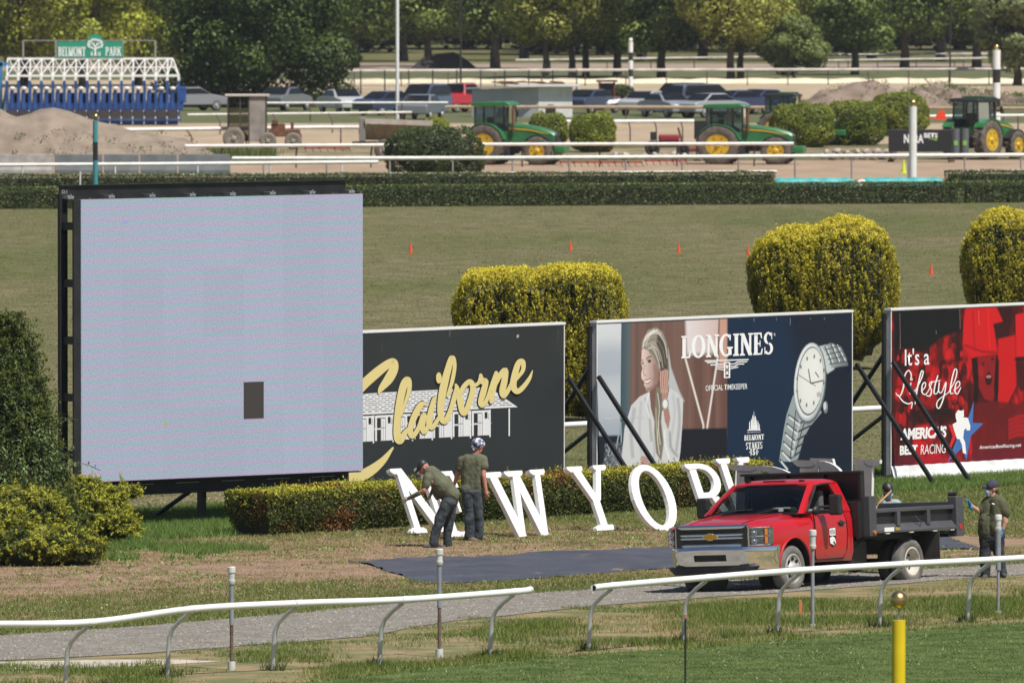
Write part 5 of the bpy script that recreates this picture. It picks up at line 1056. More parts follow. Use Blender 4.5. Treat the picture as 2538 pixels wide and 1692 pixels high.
# ------------------------------------------------------------------ red dump truck
red = mat('red_paint', (0.50, 0.008, 0.014), 0.30, 0, (0.44, 0.008, 0.012), 1.2, 0, coat=.8)
def redmat():
    m = MATS['red_paint']; n = m.node_tree; L = n.links; b = n.nodes['Principled BSDF']      # road dust low on the doors
    tc = n.nodes.new('ShaderNodeTexCoord'); sx_ = n.nodes.new('ShaderNodeSeparateXYZ'); L.new(tc.outputs['Object'], sx_.inputs[0])
    mr = n.nodes.new('ShaderNodeMapRange'); mr.inputs[1].default_value = .72; mr.inputs[2].default_value = .46; L.new(sx_.outputs[2], mr.inputs[0])
    no = n.nodes.new('ShaderNodeTexNoise'); no.inputs['Scale'].default_value = 5; no.inputs['Detail'].default_value = 6; L.new(tc.outputs['Object'], no.inputs[0])
    mu = n.nodes.new('ShaderNodeMath'); mu.operation = 'MULTIPLY'; L.new(mr.outputs[0], mu.inputs[0]); L.new(no.outputs[0], mu.inputs[1])
    src = b.inputs['Base Color'].links[0].from_socket; mx = n.nodes.new('ShaderNodeMix'); mx.data_type = 'RGBA'; L.new(mu.outputs[0], mx.inputs[0]); L.new(src, mx.inputs[6]); mx.inputs[7].default_value = (.16, .11, .09, 1)
    L.new(mx.outputs[2], b.inputs['Base Color']); r = n.nodes.new('ShaderNodeMapRange'); L.new(mu.outputs[0], r.inputs[0]); r.inputs[3].default_value = .28; r.inputs[4].default_value = .8; L.new(r.outputs[0], b.inputs['Roughness'])
    r2 = n.nodes.new('ShaderNodeMapRange'); L.new(mu.outputs[0], r2.inputs[0]); r2.inputs[3].default_value = .8; r2.inputs[4].default_value = 0; L.new(r2.outputs[0], b.inputs['Coat Weight'])
redmat()
chrome = mat('chrome', (.86, .87, .89), .09, 1.0)
chromed = mat('chrome_worn', (.60, .61, .63), .16, 1.0, (.45, .45, .46), 3)
blkp = mat('black_plastic', (.018, .018, .019), .5, 0, (.03, .03, .03), 6)
blkg = mat('black_gloss', (.010, .010, .011), .22)
bedg = mat('bed_grey', (.060, .062, .070), .45, 0, (.085, .085, .09), 2, .05, 20)
bedk = mat('bed_black', (.014, .014, .016), .38, 0, (.022, .022, .024), 3)
glass = glassmat('window_glass', (.30, .34, .34)); clearg = glassmat('lamp_glass', (.85, .87, .88))
amber = mat('amber_lens', (.55, .16, .02), .25); redl = mat('red_lens', (.45, .02, .02), .25)
Fw = Vector((-.55, -.835, 0)).normalized(); trz = math.atan2(Fw.y, Fw.x)
truck = thing('dump_truck', 'red dump truck with black headboard and grey tipper sides, parked on the gravel road', 'truck', (3.80, 185.72, .01), trz)
truck.rotation_euler = (math.radians(3.0), -.014, trz)
def boolcut(mb, cuts, name, m, parent, smooth=35, bevel=0):
    o = mb.build(name, m, None, None); cs = []
    for c in cuts:
        cobj = c.build('cut', m, None); md = o.modifiers.new('b', 'BOOLEAN'); md.operation = 'DIFFERENCE'; md.solver = 'EXACT'; md.object = cobj; cs.append(cobj)
    bpy.context.view_layer.update(); dg = bpy.context.evaluated_depsgraph_get(); me = bpy.data.meshes.new_from_object(o.evaluated_get(dg)); o.modifiers.clear(); o.data = me
    for c in cs: bpy.data.objects.remove(c)
    me.polygons.foreach_set('use_smooth', [True] * len(me.polygons)); me.set_sharp_from_angle(angle=math.radians(smooth)); o.parent = parent
    if bevel: md = o.modifiers.new('bevel', 'BEVEL'); md.width = bevel; md.segments = 2; md.limit_method = 'ANGLE'; md.angle_limit = math.radians(40)
    return o
def fsec(x):
    w = np.interp(x, [-.60, 0, .45, .65, .78, .86, .93], [1.0, 1.0, .985, .955, .885, .80, .70]); zf = np.interp(x, [-.6, 0, .6, .93], [1.215, 1.195, 1.14, 1.065]); zh = np.interp(x, [-.6, -.4, 0, .5, .80, .93], [1.30, 1.285, 1.262, 1.215, 1.16, 1.09]); zb = np.interp(x, [.47, .60], [.50, .76])
    h = [(w * .965, zb), (w, max(.72, zb + .02)), (w + .003, .95), (w - .012, zf - .10), (w - .05, zf - .035), (w - .12, zf), (w - .20, zf + .004), (w - .25, zf + .035), (w - .40, zh - .016), (.30, zh - .004), (.12, zh)]
    return [(x, y, z) for y, z in h] + [(x, -y, z) for y, z in reversed(h)]
mb = MB(); mb.loft([fsec(x) for x in (.90, .86, .78, .65, .45, .2, 0, -.2, -.4, -.60)])
cuts = []
for sgn in (1, -1): c = MB(); c.cyl((0, sgn * .62, .42), (0, sgn * 1.2, .42), .475, n=36); cuts.append(c); c = MB(); c.box((0, sgn * .91, .3), (.95, .58, .3)); cuts.append(c)
body = boolcut(mb, cuts, 'front_body', red, truck)
for sgn in (1, -1): m = MB(); m.tube([(.475 * math.cos(a), sgn * 1.003, .42 + .475 * math.sin(a)) for a in np.linspace(-.15, PI + .15, 22)], .022, 6); m.build('arch_lip', red, truck, 40)

m = MB()
for sgn in (1, -1): m.cyl((0, sgn * .58, .42), (0, sgn * .62, .42), .5, n=24)
m.box((-.1, 0, .62), (1.2, 1.1, .5)); m.build('engine_bay', bedk, truck)
for sgn in (1, -1):
    m = MB(); m.loft([[(r_ * math.cos(a), y, .42 + r_ * math.sin(a)) for y, r_ in ((sgn * .60, .466), (sgn * .985, .466), (sgn * .985, .470), (sgn * .60, .470))] for a in np.linspace(-.2, PI + .2, 20)]); m.build('wheel_arch_liner', bedk, truck, 40)
# hood creases
m = MB()
for sgn in (1, -1): m.tube([(x, sgn * np.interp(x, [-.38, .85], [.60, .50]), np.interp(x, [-.4, 0, .5, .80, .88], [1.285, 1.262, 1.215, 1.16, 1.13]) - .004) for x in (-.38, 0, .3, .6, .8, .86)], .016, 6, True, .5)
m.build('hood_crease', red, truck, 60)
m = MB(); m.prism([(-.46, 1.245), (-.34, 1.292), (-.30, 1.292), (-.30, 1.25)], 'y', -.86, .86); m.build('cowl', blkp, truck)
# cab
def csec(x, w0): 
    h = [(w0 * .955, .46), (w0 - .003, .60), (w0, .9), (w0 - .008, 1.10), (w0 - .03, 1.21), (w0 - .055, 1.275), (w0 - .12, 1.28)]
    return [(x, y, z) for y, z in h] + [(x, -y, z) for y, z in reversed(h)]
mb = MB(); mb.loft([csec(x, 1.0) for x in (-.61, -1.0, -1.5, -1.78)] + [csec(-1.84, .985)]); mb.build('cab_body', red, truck, 35)
m = MB(); m.box((-1.2, 0, 1.272), (1.15, 1.70, .03)); m.build('cab_floor', blkp, truck)
def dsec(y): return [(-.635, y, .55), (-.64, y, 1.262), (-1.60, y, 1.262), (-1.63, y, 1.0), (-1.60, y, .62), (-1.53, y, .50), (-.70, y, .50)]
for sgn in (1, -1):
    mb = MB(); o_ = [(x, sgn * (1.003 if z > .58 else .985), z) for x, _, z in dsec(0)]; i_ = [(x, sgn * .95, z) for x, _, z in dsec(0)]
    pts = [(-.635, .55), (-.64, .95), (-.645, 1.15), (-.65, 1.255), (-1.585, 1.255), (-1.62, 1.1), (-1.63, .9), (-1.60, .65), (-1.53, .51), (-.70, .50)]
    yy_ = lambda z: np.interp(z, [.46, .60, .9, 1.10, 1.21, 1.28], [.962, 1.004, 1.009, 1.001, .98, .955])
    xs_ = np.linspace(0, 1, 9); zs_ = [.51, .6, .75, .9, 1.02, 1.10, 1.17, 1.22, 1.258]; G_ = []
    for z in zs_:
        xf = np.interp(z, [.5, .56, 1.26], [-.68, -.635, -.65]); xr = np.interp(z, [.5, .65, .9, 1.1, 1.26], [-1.53, -1.60, -1.63, -1.62, -1.585]); G_.append([(xf + (xr - xf) * t, sgn * (yy_(z) + .003), z) for t in xs_])
    for r_ in G_: mb.v += r_
    mb.f = [(a * 9 + b, a * 9 + b + 1, (a + 1) * 9 + b + 1, (a + 1) * 9 + b) for a in range(8) for b in range(8)]
    d_ = mb.build('door', red, truck, 50)
    m = MB(); m.tube([(x, sgn * (yy_(z) + .0035), z) for x, z in pts + [pts[0]]], .011, 5, False); m.build('door_gap', blkg, d_)
    m = MB(); m.box((-1.44, sgn * 1.03, 1.085), (.17, .025, .03)); m.sph((-1.44, sgn * 1.008, 1.08), (.085, .014, .05), 14, 8); m.build('handle', blkp, d_, 40)
    m = MB(); m.tube([(-.66, sgn * 1.0, 1.285), (-1.0, sgn * .965, 1.285), (-1.6, sgn * .95, 1.285)], .014, 6); m.build('belt_moulding', blkp, d_)
    # window frame and glass
    mb = MB(); A = [(-.50, 1.285), (-1.06, 1.715), (-1.50, 1.735), (-1.62, 1.285)]; ysl = lambda z: sgn * np.interp(z, [1.28, 1.74], [.945, .775])
    mb.tube([(x, ysl(z), z) for x, z in A + [A[0]]], .02, 6, False); mb.build('window_frame', blkp, truck)
    if sgn < 0:
        mb = MB(); mb.v = [(x, ysl(z), z) for x, z in A]; mb.f = [(0, 1, 2, 3)]; mb.build('side_window', glass, truck)
# pillars and roof as one painted shell
mb = MB()
for sgn in (1, -1):
    ysl = lambda z, d=0: sgn * (np.interp(z, [1.27, 1.76], [.965, .78]) + d)
    mb.loft([[(-.36, ysl(1.27), 1.27), (-.30, sgn * .89, 1.27), (-.40, sgn * .87, 1.27), (-.52, ysl(1.27, -.03), 1.27)], [(-.66, ysl(1.52), 1.52), (-.62, sgn * .80, 1.52), (-.68, sgn * .79, 1.52), (-.76, ysl(1.52, -.03), 1.52)], [(-1.0, ysl(1.75), 1.75), (-.95, sgn * .70, 1.76), (-1.0, sgn * .69, 1.70), (-1.10, ysl(1.73, -.03), 1.72)]])
    mb.loft([[(-1.60, ysl(1.27), 1.27), (-1.60, ysl(1.27, -.05), 1.27), (-1.84, ysl(1.27, -.06), 1.27), (-1.84, ysl(1.27, -.01), 1.27)], [(-1.56, ysl(1.5), 1.5), (-1.56, ysl(1.5, -.05), 1.5), (-1.80, ysl(1.5, -.06), 1.5), (-1.80, ysl(1.5, -.01), 1.5)], [(-1.44, ysl(1.74), 1.74), (-1.44, ysl(1.74, -.05), 1.74), (-1.74, ysl(1.74, -.06), 1.74), (-1.74, ysl(1.74, -.01), 1.74)]])
def rsec(x, z, w): h = [(w - .03, z - .10), (w, z - .06), (w - .03, z - .022), (w - .10, z), (w * .5, z + .012), (0.05, z + .016)]; return [(x, y, q) for y, q in h] + [(x, -y, q) for y, q in reversed(h)]
mb.loft([rsec(x, z, w) for x, z, w in ((-.955, 1.742, .76), (-1.02, 1.775, .785), (-1.2, 1.805, .79), (-1.45, 1.812, .79), (-1.66, 1.80, .79), (-1.76, 1.77, .78), (-1.80, 1.72, .76))]); mb.build('roof', red, truck, 45)
m = MB(); m.box((-1.80, 0, 1.50), (.02, 1.45, .46)); m.build('rear_wall', bedk, truck)
W0 = [(-.375 + .10 * (1 - (y / .87) ** 2) * 1.0 - .10, y, 1.285) for y in np.linspace(-.87, .87, 9)]; W1 = [(-.99 + .05 * (1 - (y / .71) ** 2), y, 1.728) for y in np.linspace(-.71, .71, 9)]
def wmid(t): return [tuple(np.array(a) * (1 - t) + np.array(b) * t + np.array([.02, 0, .012]) * math.sin(PI * t)) for a, b in zip(W0, W1)]
m = MB(); 
for r_ in (0, .25, .5, .75, 1): m.v += wmid(r_)
m.f = [(a * 9 + b, a * 9 + b + 1, (a + 1) * 9 + b + 1, (a + 1) * 9 + b) for a in range(4) for b in range(8)]; m.build('windshield', glass, truck, 60)
m = MB(); m.tube(wmid(0) + [wmid(.5)[-1]] + wmid(1)[::-1] + [wmid(.5)[0], wmid(0)[0]], .014, 5, False); m.build('windshield_seal', blkg, truck)
m = MB()
for y0, y1 in ((.10, .68), (-.62, -.06)): m.tube([(-.30, y0, 1.29), (-.40, (y0 + y1) / 2, 1.34), (-.47, y1, 1.355)], .012, 6); m.tube([(-.42, (y0 + y1) / 2 - .22, 1.345), (-.43, (y0 + y1) / 2 + .22, 1.35)], .008, 5)
m.build('wiper', blkp, truck)
dashg = mat('dash_grey', (.22, .22, .21), .7)
m = MB(); m.box((-.72, 0, 1.30), (.45, 1.66, .06)); m.box((-.58, .42, 1.35), (.22, .42, .05)); m.build('dashboard', dashg, truck, None, .02)
for y in (.42, -.42): m = MB(); m.box((-1.42, y, 1.38), (.14, .5, .5)); m.box((-1.43, y, 1.62), (.09, .24, .14)); m.build('seat', mat('seat_cloth', (.10, .10, .105), .9), truck, None, .03)
m = MB(); m.tube([(-.93 + .07 * math.sin(a), .42 + .18 * math.cos(a), 1.38 + .15 * math.sin(a)) for a in np.linspace(0, 2 * PI, 20)], .013, 6, False); m.build('steering_wheel', blkp, truck)
m = MB(); m.box((-1.02, 0, 1.66), (.02, .22, .06)); m.build('rear_view_mirror', blkp, truck); m = MB(); m.box((-.41, .50, 1.335), (.004, .09, .05)); m.build('windshield_sticker', paintw, truck)
# roof lights
for x, y, w in ((-1.05, 0, .42), (-1.06, .52, .09), (-1.06, -.52, .09)): m = MB(); m.box((x, y, 1.798), (.07, w, .025)); m.build('roof_light', blkg, truck, None, .01)
# grille
m = MB(); m.box((.93, 0, .945), (.03, 1.36, .33)); m.build('grille_mesh', blkp, truck)
def bar(name, pts, w, h, mt): m = MB(); m.tube(pts, h, 8, True, w); return m.build(name, mt, truck, 50)
arcx = lambda y: .955 - .06 * (y / .72) ** 2
for nm, z, t in (('grille_top_bar', 1.10, .040), ('grille_bar', .975, .024), ('grille_bar', .922, .024), ('grille_bottom_bar', .805, .030)):
    bar(nm, [(arcx(y) + (.01 if nm == 'grille_bar' else 0), y, z) for y in np.linspace(-.70, .70, 11)], 1.0, t, chrome)
for sgn in (1, -1): m = MB(); m.box((.905, sgn * .69, .945), (.05, .055, .33)); m.build('grille_side', chrome, truck, None, .012)
# emblem
bt_ = [(-.135, -.012), (-.115, .026), (-.048, .026), (-.043, .048), (.052, .048), (.047, .026), (.125, .026), (.135, .0), (.115, -.034), (.048, -.034), (.043, -.05), (-.052, -.05), (-.047, -.034), (-.128, -.034)]
m = MB(); m.prism([(p[0] * 1.12, .947 + p[1] * 1.2) for p in bt_], 'x', .965, .985); m.build('emblem_surround', chrome, truck)
m = MB(); m.prism([(p[0], .947 + p[1]) for p in bt_], 'x', .97, .992); m.build('emblem', mat('emblem_gold', (.55, .30, .03), .35, .3), truck)
# headlights
for sgn in (1, -1):
    hp = lambda y: .945 - .24 * max(0, (y - .72) / .25) ** 1.6
    ys_ = np.linspace(.725, .972, 7); m = MB(); rr = []
    for y in ys_: rr.append([(hp(y) - .03, sgn * y, .80), (hp(y) - .03, sgn * y, 1.075), (hp(y) - .10, sgn * y, 1.075), (hp(y) - .10, sgn * y, .80)])
    m.loft(rr); hb = m.build('headlight', mat('lamp_reflector', (.45, .46, .48), .25, .9, (.22, .23, .24), 14), truck, 30)
    for z in (.87, 1.005):
        m = MB(); m.lathe((hp(.79) - .035, sgn * .80, z), (1, 0, 0), [(.018, -.01), (.052, .03), (.056, .032), (.045, .036), (.012, .01)], 16); m.build('reflector_bowl', chrome, hb, 50)
        m = MB(); m.sph((hp(.79) - .01, sgn * .80, z), .02, 10, 6); m.build('bulb', paintw, hb, 50)
        m = MB(); m.box((hp(.935) + .0, sgn * .925, z), (.05, .055, .10), Euler((0, 0, -sgn * .65))); m.build('amber_marker', amber, hb)
    m = MB(); V_ = []
    for z in (.80, .94, 1.075): V_ += [(hp(y) + .005, sgn * y, z) for y in ys_]
    m.v = V_; m.f = [(a * 7 + b, a * 7 + b + 1, (a + 1) * 7 + b + 1, (a + 1) * 7 + b) for a in range(2) for b in range(6)]; m.build('lens', clearg, hb, 50)
    m = MB(); m.tube([(hp(y) - .0, sgn * y, .795) for y in ys_], .01, 5); m.tube([(hp(y) - .0, sgn * y, 1.08) for y in ys_], .01, 5); m.tube([(hp(y) + .003, sgn * y, .937) for y in ys_], .006, 5); m.build('lamp_trim', chrome, hb)
for sgn in (1, -1):
    m = MB(); m.loft([[(hp(y) + .008, sgn * y, 1.083), (hp(y) + .002, sgn * y, 1.10), (hp(y) - .10, sgn * y * .99, 1.125), (hp(y) - .10, sgn * y * .99, 1.07)] for y in np.linspace(.70, .975, 8)]); m.build('lamp_brow', red, truck, 50)
# bumper
bxs = lambda y: 1.04 - .07 * (abs(y) / .8) ** 2 - .36 * max(0, (abs(y) - .58) / .42) ** 2.0
ysb = list(np.linspace(-1.0, -.6, 9)) + list(np.linspace(-.52, .52, 13)) + list(np.linspace(.6, 1.0, 9))
prof = [(-.12, .79), (-.05, .80), (-.01, .785), (.012, .735), (.006, .70), (-.006, .68), (-.022, .60), (-.046, .50), (-.075, .42), (-.12, .41)]
prof0 = lambda y: [(bxs(y) + dx, y, z - .02 * (abs(y) / 1.0)) for dx, z in prof]
mb = MB(); mb.loft([prof0(y) for y in ysb]); c1 = MB(); c1.box((1.0, 0, .60), (.3, .62, .105)); c2 = MB(); c2.prism([(-.66, .40), (.66, .40), (.60, .475), (-.60, .475)], 'x', .8, 1.3)
boolcut(mb, [c1, c2], 'front_bumper', chrome, truck, 30)
m = MB(); m.box((.95, 0, .60), (.04, .66, .13)); m.box((.93, 0, .44), (.06, 1.4, .10)); m.build('bumper_intake', blkp, truck)
m = MB(); m.prism([(-.72, .33), (.72, .33), (.86, .46), (-.86, .46)], 'x', .82, .97); m.build('air_dam', blkp, truck, None, .02)
m = MB()
for y in (-.25, .25): m.box((.9, y * 1.6, .40), (.15, .06, .10))
m.build('tow_hook', blkp, truck)
# mirrors
for sgn in (1, -1):
    m = MB(); m.box((-.86, sgn * 1.28, 1.39), (.12, .22, .34)); mr_ = m.build('mirror', blkp, truck, None, .035)
    m = MB(); m.box((-.922, sgn * 1.28, 1.41), (.004, .16, .25)); m.build('mirror_glass', chrome, mr_)
    m = MB(); m.cyl((-.76, sgn * .97, 1.36), (-.85, sgn * 1.30, 1.37), .022, n=8); m.cyl((-.76, sgn * .97, 1.30), (-.85, sgn * 1.30, 1.30), .022, n=8); m.sph((-.73, sgn * .98, 1.31), (.09, .05, .07), 12, 8); m.build('mirror_arm', blkp, mr_, 40)
# wheels
wheelw = mat('wheel_silver', (.55, .55, .54), .4, .2, (.38, .37, .35), 7); rimw = mat('wheel_cream', (.55, .52, .46), .55, 0, (.42, .39, .34), 5)
def wheel(parent, name, c, sgn, r=.38, w=.22, dual=False, tyre=dustrub, rim=wheelw, rr=.235, holes=8):
    root = MB(); prof = [(rr, -w / 2 + .02), (rr + .03, -w / 2), (r - .05, -w / 2 - .006), (r - .012, -w / 2 + .02), (r, -w / 2 + .05), (r, w / 2 - .05), (r - .012, w / 2 - .02), (r - .05, w / 2 + .006), (rr + .03, w / 2), (rr, w / 2 - .02)]
    n = 40; ax = Vector((0, sgn, 0)); u_, w_ = Vector((1, 0, 0)), Vector((0, 0, 1)); c = Vector(c)
    rings = [[c + ax * t + (u_ * math.cos(2 * PI * k / n) + w_ * math.sin(2 * PI * k / n)) * (q + (.004 if (k % 2 and q > r - .015) else 0)) for k in range(n)] for q, t in prof]
    root.loft(rings, False); ty = root.build(name, tyre, parent, 50)
    m = MB(); dz = -.16 if dual else -.03
    m.lathe(c, ax, [(rr + .012, -w / 2 + .03), (rr + .012, w / 2 - .012), (rr - .012, w / 2 - .006), (rr - .02, w / 2 - .03), (rr - .035, w / 2 + dz * .6), (.14, w / 2 + dz - .01), (.10, w / 2 + dz + .02), (.085, w / 2 + dz + (.08 if not dual else .03)), (.03, w / 2 + dz + (.09 if not dual else .04)), (.001, w / 2 + dz + (.09 if not dual else .04))], 32); ri = m.build('rim', rim, ty, 40)
    m = MB()
    for k in range(holes):
        a = 2 * PI * k / holes; q = c + ax * (w / 2 + dz + .012 + (0 if dual else -.005)) + (u_ * math.cos(a) + w_ * math.sin(a)) * (rr * .70); m.cyl(q - ax * .002, q + ax * .012, .032 if not dual else .03, n=10)
    m.build('hand_holes', blkg, ri)
    return ty
for sgn in (1, -1): wheel(truck, 'front_wheel', (0, sgn * .86, .38), sgn, rim=wheelw)
for sgn in (1, -1): wheel(truck, 'rear_wheel', (-3.45, sgn * 1.03, .38), sgn, dual=True, rim=rimw, tyre=dustrub); wheel(truck, 'inner_rear_wheel', (-3.45, sgn * .76, .38), sgn, tyre=rubber, rim=blkp)
m = MB(); m.cyl((0, -.75, .36), (0, .75, .36), .06); m.build('front_axle', bedk, truck); m = MB(); m.cyl((-3.45, -.8, .38), (-3.45, .8, .38), .07); m.sph((-3.45, 0, .38), (.16, .2, .16)); m.build('rear_axle', bedk, truck, 40)
for sgn in (1, -1): m = MB(); m.box((-2.0, sgn * .42, .62), (5.8, .08, .20)); m.build('chassis_rail', bedk, truck)
m = MB(); m.box((-2.25, .62, .60), (.55, .45, .42)); m.build('fuel_tank', bedk, truck, None, .06); m = MB(); m.tube([(-1.9, .9, .72), (-2.0, .92, .68), (-2.2, .95, .80), (-2.3, 1.02, .95)], .012, 6); m.build('cable', blkp, truck)
for sgn in (1, -1): m = MB(); m.box((-4.12, sgn * 1.0, .58), (.02, .52, .56)); m.build('mud_flap', rubber, truck)
m = MB(); m.box((-3.45, 0, .83), (2.9, 1.9, .06)); m.box((-3.5, 0, .76), (2.7, .7, .10)); m.build('subframe', bedk, truck)
# dump body
X0, X1 = -2.08, -4.86; Zb, Zt = .90, 1.26
m = MB(); m.box(((X0 + X1) / 2, 0, Zb), (X0 - X1, 2.2, .05)); m.build('bed_floor', bedk, truck)
m = MB(); m.box((X0 + .03, -.05, 1.40), (.06, 2.30, 1.04)); m.build('headboard', bedk, truck, None, .008)
for y in (-1.07, -.36, .36, 1.07): m = MB(); m.box((X0 + .09, y, 1.40), (.07, .06, 1.04)); m.build('headboard_rib', bedk, truck, None, .006)
m = MB(); m.box((X0 + .10, -.05, 1.905), (.12, 2.34, .04)); m.build('headboard_cap', bedk, truck, None, .006)
m = MB(); m.box((X0 + .10, 0, 1.42), (.05, 2.1, .05)); m.build('headboard_crossbar', bedk, truck)
m = MB(); m.box((X0 + .10, .86, 1.13), (.22, .46, .58)); m.build('front_side_panel', bedk, truck, None, .01)
for sgn in (1, -1):
    sd = MB(); y = sgn * 1.12; sd.box(((X0 + X1) / 2, y, 1.08), (X0 - X1 - .2, .03, .36)); side = sd.build('bed_side', bedk, truck)
    m = MB(); m.box(((X0 + X1) / 2, y + sgn * .02, Zt - .01), (X0 - X1 - .24, .10, .07)); m.build('top_rail', bedg, side, None, .012)
    m = MB(); m.prism([(y, Zb - .02), (y + sgn * .11, Zb - .02), (y + sgn * .11, Zb + .02), (y + sgn * .015, Zb + .13), (y, Zb + .13)], 'x', X1 + .12, X0 - .12); m.build('bottom_rail', bedg, side, None, .006)
    for x in (-2.95, -3.9): m = MB(); m.box((x, y + sgn * .05, 1.10), (.10, .07, .24)); m.build('side_rib', bedg, side, None, .006)
    m = MB(); m.tube([(-3.50, y + sgn * .06, 1.13), (-3.62, y + sgn * .10, 1.02), (-3.60, y + sgn * .09, .95)], .012, 6); m.build('tie_hook', bedg, side)
    for i, x in enumerate((-2.55, -3.3, -4.05, -4.6)): m = MB(); m.box((x, y + sgn * .09, Zb - .03), (.12, .04, .012)); m.build('mounting_tab', paintw, side)
    m = MB(); m.box((X0 - .05, y + sgn * .02, 1.17), (.22, .14, .66)); m.build('front_post', bedg, truck, None, .01)
    m = MB(); m.box((X1, y + sgn * .03, 1.09), (.24, .16, .66)); pp = m.build('rear_post', bedg, truck, None, .01)
    m = MB(); m.cyl((X1, y + sgn * .11, .92), (X1, y + sgn * .118, .92), .05, n=16); m.build('tail_lamp', redl, pp, 40)
    m = MB(); m.cyl((X0 - .06, y + sgn * .09, .90), (X0 - .06, y + sgn * .12, .90), .032, n=12); m.build('side_marker', amber, truck, 40)
    m = MB(); m.cyl((X1 + .08, y - sgn * .05, 1.46), (X1 + .08, y + sgn * .1, 1.46), .035, n=10); m.build('latch', blkp, pp)
m = MB(); m.box((X1 - .02, 0, 1.12), (.04, 2.1, .44)); m.build('tailgate', bedg, truck, None, .01)
m = MB(); m.box((X1 - .18, 0, .80), (.25, 1.9, .10)); m.box((X1 - .28, .95, .93), (.30, .10, .05)); m.build('rear_bumper', bedk, truck)
m = MB(); m.box((-2.58, 1.235, .935), (.30, .006, .07)); m.build('paper_sheet', paintw, truck); m = MB(); m.box((-2.84, 1.236, .94), (.13, .006, .05)); m.build('yellow_sticker', mat('yellow_label', (.35, .28, .05), .6), truck)
# door emblem
dy = lambda z: np.interp(z, [.6, .9, 1.1], [1.004, 1.009, 1.001]) + .009
m = MB(); m.v = [(x, dy(z), z) for x, z in ((-1.05, 1.01), (-1.255, 1.02), (-1.265, .80), (-1.235, .73), (-1.155, .69), (-1.08, .73), (-1.05, .80))]; m.f = [tuple(range(7))]; m.build('door_sign_backing', blkg, truck, fixn=False)
m = MB(); m.v = [(x, dy(z) + .002, z) for x, z in ((-1.062, 1.0), (-1.245, 1.01), (-1.245, .885), (-1.062, .885))]; m.f = [(0, 1, 2, 3)]; m.build('door_sign', paintw, truck, fixn=False)
m = MB(); m.v = [(x, dy(z) + .002, z) for x, z in ((-1.065, .85), (-1.15, .875), (-1.215, .85), (-1.25, .79), (-1.235, .74), (-1.20, .80), (-1.16, .775), (-1.21, .72), (-1.13, .745), (-1.075, .76))]; m.f = [tuple(range(10))]; m.build('door_emblem', paintw, truck, fixn=False)
lettering('door_lettering', 'NYRA', lambda a, b, o: (-a, dy(b) + .004, b), (1.075, .905, 1.235, .985), mat('sign_grey', (.25, .25, .26), .5), truck, .03)
# material in the bed
hand = mat('tool_wood', (.48, .26, .12), .6, 0, (.38, .2, .1), 8)
def tw(p): return truck.matrix_basis @ Vector(p)
# letters standing in the bed, unpainted backs towards the cab
greyb = mat('unpainted_grey', (.30, .275, .27), .7, 0, (.24, .22, .215), 2.5)
def bedletter(ch, x, y, z, H, lean, yaw, label, sx_=1.0):
    w, polys = glyph(ch, .24, .15); root = thing('bed_letter', label, 'sign letter', tw((x, y, z)), 0, 'spare letters in the truck bed'); root.rotation_euler = (math.radians(lean), 0, trz + PI / 2 + yaw)
    a = MB(); b = MB()
    for k, pl in enumerate(polys): q = [(p[0] * H * sx_, p[1] * H) for p in pl]; a.prism(q, 'y', .004 - k * .001, .085 + .001 * k); cx_ = sum(p[0] for p in q) / len(q); b.prism([(p[0], p[1]) for p in q], 'y', -.001 - k * .001, .003 + k * .001)
    a.build('letter_body', letm, root)
    o = b.build('letter_back', greyb, root); md = o.modifiers.new('s', 'SOLIDIFY'); md.thickness = -.0; o.modifiers.clear()
    return root
# letters in the bed: x along the truck width, face towards the cab
bedletter('D', -2.30, -1.75, .93, 1.16, -3, 0.05, 'grey-backed white letter standing in the truck bed behind the cab, farthest left', 1.65)
bedletter('B', -2.52, -.62, .93, 1.20, -3, 0.0, 'grey-backed white letter standing in the truck bed, middle one', 1.25)
bedletter('M', -2.72, -.42, .93, 1.22, -3, 0.1, 'grey-backed angular white letter in the truck bed, rightmost', 1.1)
for i, (a, b, lb) in enumerate((((-2.6, .95, .95), (-3.2, .55, 1.62), 'thin curved branch sticking up from the truck bed beside the letters'), ((-2.45, .4, .95), (-2.3, .9, 2.03), 'thin twig poking over the headboard right corner'))):
    m = MB(); p = [tw(a), tw(((a[0] + b[0]) / 2, (a[1] + b[1]) / 2 + .05, (a[2] + b[2]) / 2)), tw(b)]; m.tube(p, [.016, .013, .007], 6)
    if i == 0: m.tube([p[1], p[1] + Vector((.12, .1, .22))], [.010, .005], 5)
    tag(m.build('branch', mat('cut_branch', (.36, .25, .16), .8), None, 60), lb, 'branch', 'branches in the truck bed')

# ------------------------------------------------------------------ people
skin = mat('skin', (.42, .22, .15), .55, 0, (.50, .27, .19), 9); skin_r = mat('skin_sunburnt', (.50, .21, .15), .55, 0, (.42, .2, .14), 9)
olive = mat('olive_shirt', (.115, .120, .072), .85, 0, (.092, .098, .06), 5, .7, 9); oliveD = mat('dark_olive_shirt', (.085, .085, .04), .85, 0, (.065, .068, .035), 5, .7, 9)
jeans = mat('dark_jeans', (.016, .022, .030), .85, 0, (.055, .070, .080), 4, .9, 8); navyp = mat('navy_trousers', (.016, .018, .026), .85, 0, (.03, .035, .045), 5, .7, 9)
boot = mat('tan_boot', (.19, .13, .10), .8, 0, (.13, .09, .07), 9); bootk = mat('dark_boot', (.09, .08, .075), .8, 0, (.04, .04, .04), 9)
glovew = mat('pale_glove', (.55, .53, .42), .8, 0, (.42, .40, .3), 8); gloveb = mat('blue_glove', (.035, .19, .42), .45); gloveg = mat('grey_sleeve', (.10, .11, .10), .8)
